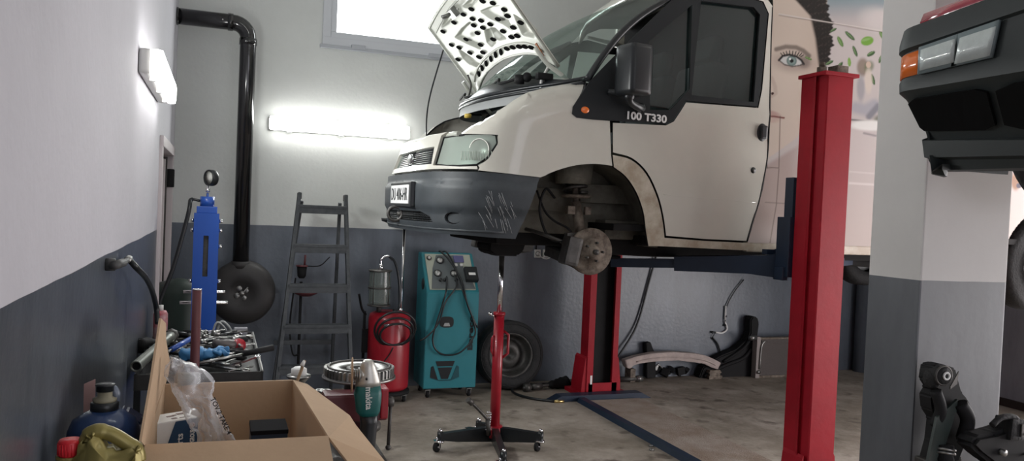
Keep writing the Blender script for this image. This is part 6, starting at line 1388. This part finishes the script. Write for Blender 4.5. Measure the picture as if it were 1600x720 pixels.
b = textbm('e Parts', .030, fo_+dx*(Wd*.60)+Vv((0, 0, -.085))-dy*.002, (0, 0, 1), -dx, .001, bold=.0004); obj('lettering', b, 'paper', t)
b = textbm('JPGROUP', .020, fo_+dx*(Wd*.88)+Vv((0, 0, -.062))-dy*.002, (0, 0, 1), -dx, .001, sx=.6, bold=.0006); obj('maker_lettering', b, 'paper', t)
b = BM(); c = fo_+dx*(Wd*.87)+Vv((0, 0, -.022))-dy*.002; torus(b, c, dy, .007, .002, 20, 6); torus(b, c, dy, .003, .0012, 14, 6); box(b, c, (.015, .001, .003), rot=(0, .7, 0)); obj('emblem', b, mat('pale pink print', (.6, .45, .42), .5), t)
b = BM(); 
for u, v, w_, h_ in ((.48, .5, .022, .012), (.62, .55, .012, .01), (.74, .6, .035, .016), (.50, .2, .016, .012), (.66, .2, .03, .004)): prism(b, [(0, 0), (w_, 0), (w_, h_), (0, h_)], Vv((a_.x, a_.y, pz+.0005))+dx*(Wd*u)+dy*(Dp*v), dx, dy, (0, 0, .0008))
obj('stamp_marks', b, mat('brown stamp', (.2, .13, .12), .6), t)
# dark blue box
pz = .93; a_ = on(391, 660, 'Z', pz); c_ = on(446, 657, 'Z', pz)
b = BM(); Wd = (c_-a_).length; bx(b, a_.x, a_.x+Wd, a_.y-.10, a_.y+.03, BZ+.01, pz-.012, bev=.003); t = thing('small_box', (a_.x+Wd/2, a_.y-.04, BZ+.01), 'dark blue box in the right rear corner of the carton', 'box'); obj('box_body', b, mat('dark navy carton', (.012, .03, .06), .5), t)
b = BM(); bx(b, a_.x-.002, a_.x+Wd+.002, a_.y-.102, a_.y+.032, pz-.014, pz, bev=.003); obj('lid', b, mat('black brown lid', (.010, .010, .012), .9, spec=.1), t)
b = BM(); tube(b, [(a_.x+.01, a_.y-.105, pz-.03), (a_.x+.04, a_.y-.108, pz-.045), (a_.x+.06, a_.y-.105, pz-.06)], .0012); obj('thread', b, 'lgrey', t)
# clear bag
def bagmat():
    m = bpy.data.materials.new('clear plastic bag'); m.use_nodes = True; nt = m.node_tree; out = nt.nodes['Material Output']; pb = nt.nodes['Principled BSDF']
    pb.inputs['Base Color'].default_value = (.75, .76, .8, 1); pb.inputs['Roughness'].default_value = .12
    tr = nt.nodes.new('ShaderNodeBsdfTransparent'); mx = nt.nodes.new('ShaderNodeMixShader'); lw = nt.nodes.new('ShaderNodeLayerWeight'); lw.inputs['Blend'].default_value = .35
    mr = nt.nodes.new('ShaderNodeMapRange'); mr.inputs['To Min'].default_value = .12; mr.inputs['To Max'].default_value = .8; nt.links.new(lw.outputs['Facing'], mr.inputs['Value'])
    nt.links.new(mr.outputs[0], mx.inputs[0]); nt.links.new(tr.outputs[0], mx.inputs[1]); nt.links.new(pb.outputs[0], mx.inputs[2]); nt.links.new(mx.outputs[0], out.inputs[0]); return m
SEC = [((264, 560), (296, 570), .0), ((262, 575), (328, 590), .0), ((261, 592), (331, 606), 0), ((266, 610), (333, 622), 0), ((280, 632), (338, 638), 0), ((294, 655), (348, 660), 0), ((306, 675), (358, 680), 0), ((312, 705), (366, 705), 0)]
yb = 2.66; b = BM(); rings = []
for i, (l, r_, _) in enumerate(SEC):
    p = on(*l, 'Y', yb-.03*i*.3); q_ = on(*r_, 'Y', yb-.03*i*.3); c = (p+q_)/2; hw = (q_-p).length/2; ring = []
    for k in range(40):
        a = 2*PI*k/40; v = c+(q_-p).normalized()*hw*math.cos(a)*(1-.06*math.sin(5*a+i))+Vv((0, 1, 0))*(.045*math.sin(a)*(1+.45*math.sin(4*a+i*1.3)))
        ring.append(v)
    rings.append(ring)
fine = []
for a_, c_ in zip(rings, rings[1:]):
    for j in range(6): fine.append([p.lerp(q_, j/6) for p, q_ in zip(a_, c_)])
fine.append(rings[-1]); vv = []
for ring in fine:
    row = []
    for p in ring:
        n3 = Vv([noise.noise(p*22+Vv((k*7, 3, 1))) for k in range(3)])*.016+Vv([abs(noise.noise(p*55+Vv((k*5, 1, 8)))) for k in range(3)])*.012; row.append(b.verts.new(p+n3))
    vv.append(row)
for a_, c_ in zip(vv, vv[1:]):
    for k in range(40): b.faces.new((a_[k], a_[(k+1) % 40], c_[(k+1) % 40], c_[k]))
b.faces.new(vv[0])
t = thing('plastic_bag', rings[-1][0], 'crumpled clear plastic bag sticking out of the carton', 'bag'); M['bagm'] = bagmat(); obj('bag_film', b, 'bagm', t, smooth=True)
cb = on(345, 650, 'Y', yb-.12); b = textbm('TOV.2 TAKE 4', .02, cb, Vv((.42, 0, -.9)), Vv((.9, 0, .42)), .0006, bold=.0004); obj('bag_print', b, 'blk', t)
b = BM(); c = on(296, 592, 'Y', yb); cyl(b, c+Vv((-.035, 0, -.0)), c+Vv((.03, .01, .0)), .022, .018); obj('bagged_part', b, 'grey', t)
# jugs --------------------------------------------------------------------------
def jug_(name, c, size, m, label, cat, capm, rz=0, capx=-.3):
    w_, d_, h_ = size; t = thing(name, c, label, cat); c = Vv(c); R = Matrix.Translation(c) @ Matrix.Rotation(rz, 4, 'Z')
    b = BM(); N_ = 20; lay = []
    for z, sx_, sy_, ox in ((0, .92, .9, 0), (.04, 1, 1, 0), (.5, 1, 1, 0), (.66, .97, .95, 0), (.76, .80, .82, -.05), (.84, .55, .6, -.16), (.90, .32, .36, -.26), (.93, .26, .3, -.3)):
        lay.append([b.verts.new(R @ Vv((ox*w_+w_/2*sx_*math.copysign(abs(math.cos(a))**.55, math.cos(a)), d_/2*sy_*math.copysign(abs(math.sin(a))**.55, math.sin(a)), z*h_))) for a in [2*PI*k/N_ for k in range(N_)]])
    for a_, c_ in zip(lay, lay[1:]):
        for k in range(N_): b.faces.new((a_[k], a_[(k+1) % N_], c_[(k+1) % N_], c_[k]))
    b.faces.new(lay[0]); b.faces.new(lay[-1]); obj('jug_body', b, m, t, smooth=True)
    if 0: tube(b, [R @ Vv(p) for p in ((-.22*w_, 0, .88*h_), (-.10*w_, 0, 1.0*h_), (.10*w_, 0, 1.035*h_), (.30*w_, 0, .95*h_), (.48*w_, 0, .84*h_), (.5*w_, 0, .6*h_))], .021, 12)
    p = R @ Vv((-.3*w_, 0, .92*h_)); b = BM(); lathe(b, [(0, .0), (.024, 0), (.026, .004), (.026, .032), (.023, .037), (0, .037)], p, (0, 0, 1), 28)
    for k in range(24): a = 2*PI*k/24; cyl(b, p+Vv((.026*math.cos(a), .026*math.sin(a), .003)), p+Vv((.026*math.cos(a), .026*math.sin(a), .03)), .0013, n=5)
    obj('cap', b, capm, t); b = BM(); lathe(b, [(.023, -.02), (.03, -.006), (.03, 0), (.02, 0)], p, (0, 0, 1), 24); obj('neck_ring', b, m, t); return t
jc = on(110, 708, 'Y', 2.08)
def jug(name, c, size, m, label, cat, capm, rz=0):
    t = jug_(name, c, size, m, label, cat, capm, rz)
    b = BM(); Pj = [on(x, y, 'Y', 2.02) for x, y in ((112, 712), (126, 700), (128, 688), (138, 678), (150, 681), (158, 698), (170, 712), (198, 708), (214, 700), (220, 706))]; wr = Pj[-1].x
    prism(b, [(p.x, p.z) for p in Pj]+[(wr+.005, BZ+.1), (Pj[0].x-.01, BZ+.1)], (0, 2.02, 0), (1, 0, 0), (0, 0, 1), (0, .075, 0), bev=.012); obj('shoulder', b, m, t, smooth=True)
    b = BM(); tube(b, [on(x, y, 'Y', 2.06) for x, y in ((132, 692), (138, 680), (152, 674), (172, 677), (195, 690), (212, 703), (216, 720))], [.015, .018, .019, .017, .017, .018, .018], 14); obj('handle', b, m, t)
    return t
jug('oil_jug', (jc.x+.058, 2.06, BZ), (.19, .10, (jc.z-BZ)/.92), 'gold', 'gold oil jug with a red screw cap at the bottom left', 'jug', 'capred', rz=-.12)
bc = on(150, 640, 'Y', 2.30); ztop_ = on(150, 602, 'Y', 2.30).z; bcx = bc.x+.02
t = thing('oil_bottle', (bcx, 2.30, BZ), 'round blue bottle with a black cap beside the gold jug', 'bottle')
def zz_(y): return on(150, y, 'Y', 2.30).z-BZ
b = BM(); lathe(b, [(0, 0), (.085, 0), (.088, .01), (.088, zz_(690)), (.086, zz_(672)), (.075, zz_(655)), (.05, zz_(645)), (.034, zz_(640)), (0, zz_(640))], (bcx, 2.30, BZ), (0, 0, 1), 36); obj('bottle_body', b, 'bluep', t)
b = BM(); lathe(b, [(0, zz_(645)), (.034, zz_(645)), (.034, zz_(629)), (.03, zz_(627)), (0, zz_(627))], (bcx, 2.3, BZ), (0, 0, 1), 28); obj('neck_ring', b, 'blk', t)
b = BM(); lathe(b, [(.028, zz_(629)), (.029, zz_(622)), (.018, zz_(620)), (.018, zz_(608)), (0, zz_(608))], (bcx, 2.3, BZ), (0, 0, 1), 28); obj('spout_neck', b, mat('murky neck plastic', (.22, .2, .14), .4), t)
b = BM(); lathe(b, [(.016, zz_(611)), (.021, zz_(611)), (.021, zz_(603)), (.024, zz_(602)), (.023, zz_(600)), (0, zz_(599))], (bcx, 2.3, BZ), (0, 0, 1), 28); obj('cap', b, 'blk', t)
b = BM(); tube(b, [on(x, y, 'Y', 2.31) for x, y in ((163, 612), (176, 607), (182, 618), (180, 632), (188, 650), (184, 668))], .011, 12); obj('carry_handle', b, mat('grey blue plastic', (.12, .14, .18), .3), t)
a_ = on(185, 640, 'Y', 2.5); c_ = on(224, 660, 'Y', 2.5)
t = thing('oil_canister', ((a_.x+c_.x)/2, 2.5, BZ), 'blue canister with a white letter between the bottle and the carton', 'canister')
b = BM(); xw = c_.x; prism(b, [(a_.x-.005, BZ), (a_.x-.01, a_.z-.01), (a_.x, a_.z), (a_.x+.02, a_.z-.002), (xw, c_.z+.005), (xw, BZ)], (0, 2.46, 0), (1, 0, 0), (0, 0, 1), (0, .10, 0), bev=.008); obj('canister_body', b, 'bluep', t)
b = textbm('A', .05, on(218, 675, 'Y', 2.455), (1, 0, 0), (0, 0, 1), .001, bold=.002, sx=1.4); obj('lettering', b, 'paper', t)
b = BM(); p0 = on(140, 625, 'X', XL+.03); p = [on(x, y, 'Y', 2.45) for x, y in ((131, 600), (149, 592), (151, 618), (133, 626))]; b = sheet([Vv((max(q_.x, XL+.012), 2.45+.02*i_, q_.z)) for i_, q_ in enumerate(p)]+[], .003, (0, 1, 0)); 
pk = [Vv((max(q_.x, XL+.012), 2.45+.0*i_, q_.z)) for i_, q_ in enumerate(p)]; lowk = [Vv((pk[2].x, pk[2].y, BZ)), Vv((pk[3].x, pk[3].y, BZ))]
b.free(); b = sheet([pk[0], pk[1], lowk[0], lowk[1]], .003, (0, 1, 0)); obj('pink_card', b, mat('pink card', (.50, .31, .29), .7), label='pale pink card standing behind the blue bottle by the wall', cat='card')
b = BM(); c = on(208, 622, 'Y', 3.9); bx(b, c.x-.1, c.x+.13, 3.95, 4.2, .441, .56, bev=.03); obj('red_tool_bag', b, mat('dark red cloth', (.20, .01, .02), .7), label='dark red bag on the lower shelf of the tool trolley', cat='bag')
# vise, clutch disc, grinder ---------------------------------------------------------
vy = 3.16; vc = on(560, 640, 'Y', vy)
t = thing('bench_vise', (vc.x, vy, BZ), 'dark red bench vise behind the carton flap', 'vise')
zr0, zr1 = on(560, 655, 'Y', vy).z, on(560, 612, 'Y', vy).z
x0_, x1_ = on(505, 630, 'Y', vy).x, on(603, 630, 'Y', vy).x
b = BM(); bx(b, x0_, x1_, vy-.04, vy+.06, max(zr0, BZ+.05), zr1, bev=.012); bx(b, x0_+.06, x1_-.06, vy-.06, vy+.08, BZ, BZ+.06, bev=.01); obj('vise_body', b, 'maroon', t)
b = BM(); bx(b, x1_-.03, x1_+.0, vy-.05, vy+.05, zr0+.01, zr1+.02, bev=.006); obj('front_jaw', b, 'redd', t)
b = BM(); hz_ = (zr0+zr1)/2+.01; cyl(b, (x1_-.0, vy, hz_), (x1_+.03, vy, hz_), .02, n=8); cyl(b, (x1_+.02, vy-.0, hz_), (x1_+.012, vy-.02, hz_-.17), .007); sphere(b, (x1_+.012, vy-.02, hz_-.18), .012, 10); cyl(b, (x1_+.02, vy, hz_), (x1_+.02, vy, hz_+.02), .009); obj('screw_handle', b, 'dsteel', t)
fy = 3.36; fc_ = on(561, 585, 'Y', fy); R_ = (on(620, 585, 'Y', fy).x-on(502, 585, 'Y', fy).x)/2*.96
t = thing('clutch_plate', (fc_.x, fy, fc_.z-.03), 'round toothed clutch pressure plate lying flat behind the grinder', 'clutch plate')
b = BM(); lathe(b, [(R_*.38, .012), (R_*.38, .024), (R_*.60, .034), (R_*.86, .034), (R_*.9, .02), (R_*.9, .0), (R_, -.004), (R_, -.012), (R_*.4, -.014)], (fc_.x, fy, fc_.z), (0, 0, 1), 56)
cd_ = obj('plate_disc', b, 'steel', t)
b = BM()
for k in range(44): a = 2*PI*k/44; box(b, (fc_.x+R_*.92*math.cos(a), fy+R_*.92*math.sin(a), fc_.z+.018), (.012, .008, .034), rot=(0, 0, a))
obj('toothed_ring', b, 'steel', cd_)
b = BM(); torus(b, (fc_.x, fy, fc_.z+.035), (0, 0, 1), R_*.83, .006, 48, 8); cyl(b, (fc_.x, fy, fc_.z-.012), (fc_.x, fy, fc_.z-.002), R_*.99, n=48); lathe(b, [(0, .015), (R_*.36, .015), (R_*.36, .03), (R_*.2, .03), (R_*.2, .02), (0, .02)], (fc_.x, fy, fc_.z), (0, 0, 1), 32); obj('friction_face', b, 'dsteel', t)
b = BM(); lathe(b, [(0, BZ), (.10, BZ), (.10, BZ+.02), (.06, BZ+.05), (.06, fc_.z-.03), (.09, fc_.z-.014), (0, fc_.z-.014)], (fc_.x, fy, 0), (0, 0, 1), 28); obj('clutch_hub', b, 'dsteel', label='dark hub holding up the clutch pressure plate', cat='clutch hub')
gy = 2.98; 
def G(x, y, Y=gy): return on(x, y, 'Y', Y)
t = thing('angle_grinder', (G(570, 640).x, gy, BZ), 'green and grey angle grinder standing head up with its worn disc', 'angle grinder')
b = BM(); lay = []
for y_, l, r_, dd in ((602, 556, 594, .030), (615, 553, 596, .034), (628, 555, 595, .035), (642, 556, 593, .032), (648, 561, 590, .03)):
    a_, c_ = G(l, y_), G(r_, y_); c = (a_+c_)/2; hw = (c_.x-a_.x)/2; lay.append([b.verts.new(c+Vv((hw*math.copysign(abs(math.cos(q_))**.7, math.cos(q_)), dd*math.copysign(abs(math.sin(q_))**.7, math.sin(q_)), 0))) for q_ in [2*PI*k/24 for k in range(24)]])
for a_, c_ in zip(lay, lay[1:]):
    for k in range(24): b.faces.new((a_[k], a_[(k+1) % 24], c_[(k+1) % 24], c_[k]))
b.faces.new(lay[0]); b.faces.new(lay[-1]); obj('motor_housing', b, 'mgreen', t, smooth=True)
b = BM(); lay = []
for y_, l, r_, dd in ((644, 561, 590, .026), (660, 563, 590, .024), (690, 560, 587, .025), (712, 558, 584, .026)):
    a_, c_ = G(l, y_), G(r_, y_); c = (a_+c_)/2; c.z = max(c.z, BZ+.001); hw = (c_.x-a_.x)/2; lay.append([b.verts.new(c+Vv((hw*math.cos(q_), dd*math.sin(q_), 0))) for q_ in [2*PI*k/20 for k in range(20)]])
for a_, c_ in zip(lay, lay[1:]):
    for k in range(20): b.faces.new((a_[k], a_[(k+1) % 20], c_[(k+1) % 20], c_[k]))
b.faces.new(lay[0]); b.faces.new(lay[-1]); obj('grip', b, 'blk', t, smooth=True)
b = BM(); lay = []
for y_, l, r_, dd in ((603, 555, 595, .031), (595, 556, 594, .031), (584, 560, 591, .029), (572, 563, 587, .026), (565, 566, 584, .022), (562, 569, 581, .014)):
    a_, c_ = G(l, y_), G(r_, y_); c = (a_+c_)/2; hw = (c_.x-a_.x)/2; lay.append([b.verts.new(c+Vv((hw*math.cos(q_), dd*math.sin(q_), 0))) for q_ in [2*PI*k/24 for k in range(24)]])
for a_, c_ in zip(lay, lay[1:]):
    for k in range(24): b.faces.new((a_[k], a_[(k+1) % 24], c_[(k+1) % 24], c_[k]))
b.faces.new(lay[0]); b.faces.new(lay[-1]); cyl(b, G(572, 584), G(560, 586), .026, .022); gh = obj('gear_head', b, 'alu', t, smooth=True)
b = BM(); sphere(b, G(573, 592, gy-.031), .005, 10); obj('head_screw', b, 'blk', gh)
b = BM(); 
for x_ in (561, 558, 555): cyl(b, G(x_, 586), G(x_-1.6, 586), .029-.002*(561-x_)); 
cyl(b, G(562, 586), G(549, 587), .01); obj('spindle_flange', b, 'steel', t)
b = BM(); c = G(550, 585, gy-.02); lathe(b, [(0, -.002), (.064, -.002), (.064, .002), (0, .002)], c, Vv((1, -.12, 0)), 40); obj('grinding_disc', b, mat('worn brown disc', (.30, .17, .09), .8, col2=(.40, .28, .18), vscale=12), t)
b = textbm('makita', .034, G(576, 622, gy-.036), (0.05, 0, -1), (1, 0, .05), .002, sx=.95, bold=.0006); obj('lettering', b, 'lgrey', t)
# bits on the bench behind the carton
c = on(467, 583, 'Z', .90); t = thing('plastic_cup', (c.x, c.y, BZ), 'small white cap on a steel dish behind the carton', 'cap')
b = BM(); lathe(b, [(0, BZ), (.03, BZ), (.028, .86), (.04, .875), (.052, .885), (.052, .892), (0, .892)], (c.x, c.y, 0), (0, 0, 1), 28); obj('dish', b, 'steel', t)
b = BM(); lathe(b, [(0, .892), (.033, .892), (.034, .90), (.033, .92), (.02, .928), (0, .928)], (c.x, c.y, 0), (0, 0, 1), 28); obj('cap_top', b, 'paper', t)
b = BM(); a_, c_ = on(461, 592, 'Y', 3.06), on(476, 563, 'Y', 3.10); cyl(b, Vv((a_.x-.03, 3.04, a_.z-.12)), c_, .006); cyl(b, a_.lerp(c_, .7), c_, .009, .005, mi=1); obj('wire_brush', b, [mat('brown wood', (.2, .13, .07), .7), 'lgrey'], label='thin brown stick with a pale tip leaning at the carton corner', cat='stick')
for i, (x, y, r_) in enumerate(((508, 613, .022), (520, 616, .02), (500, 612, .016))):
    c = on(x, y, 'Z', .84); b = BM(); torus(b, (c.x, c.y, BZ+.145), (0, 0, 1), r_, .006, 24, 8); cyl(b, (c.x, c.y, BZ), (c.x, c.y, BZ+.14), r_*.9); obj('bearing_ring', b, 'steel', label=('large', 'middle', 'small')[i]+' steel bearing ring among the three left of the grinder', cat='bearing', group='bearing rings on the bench')
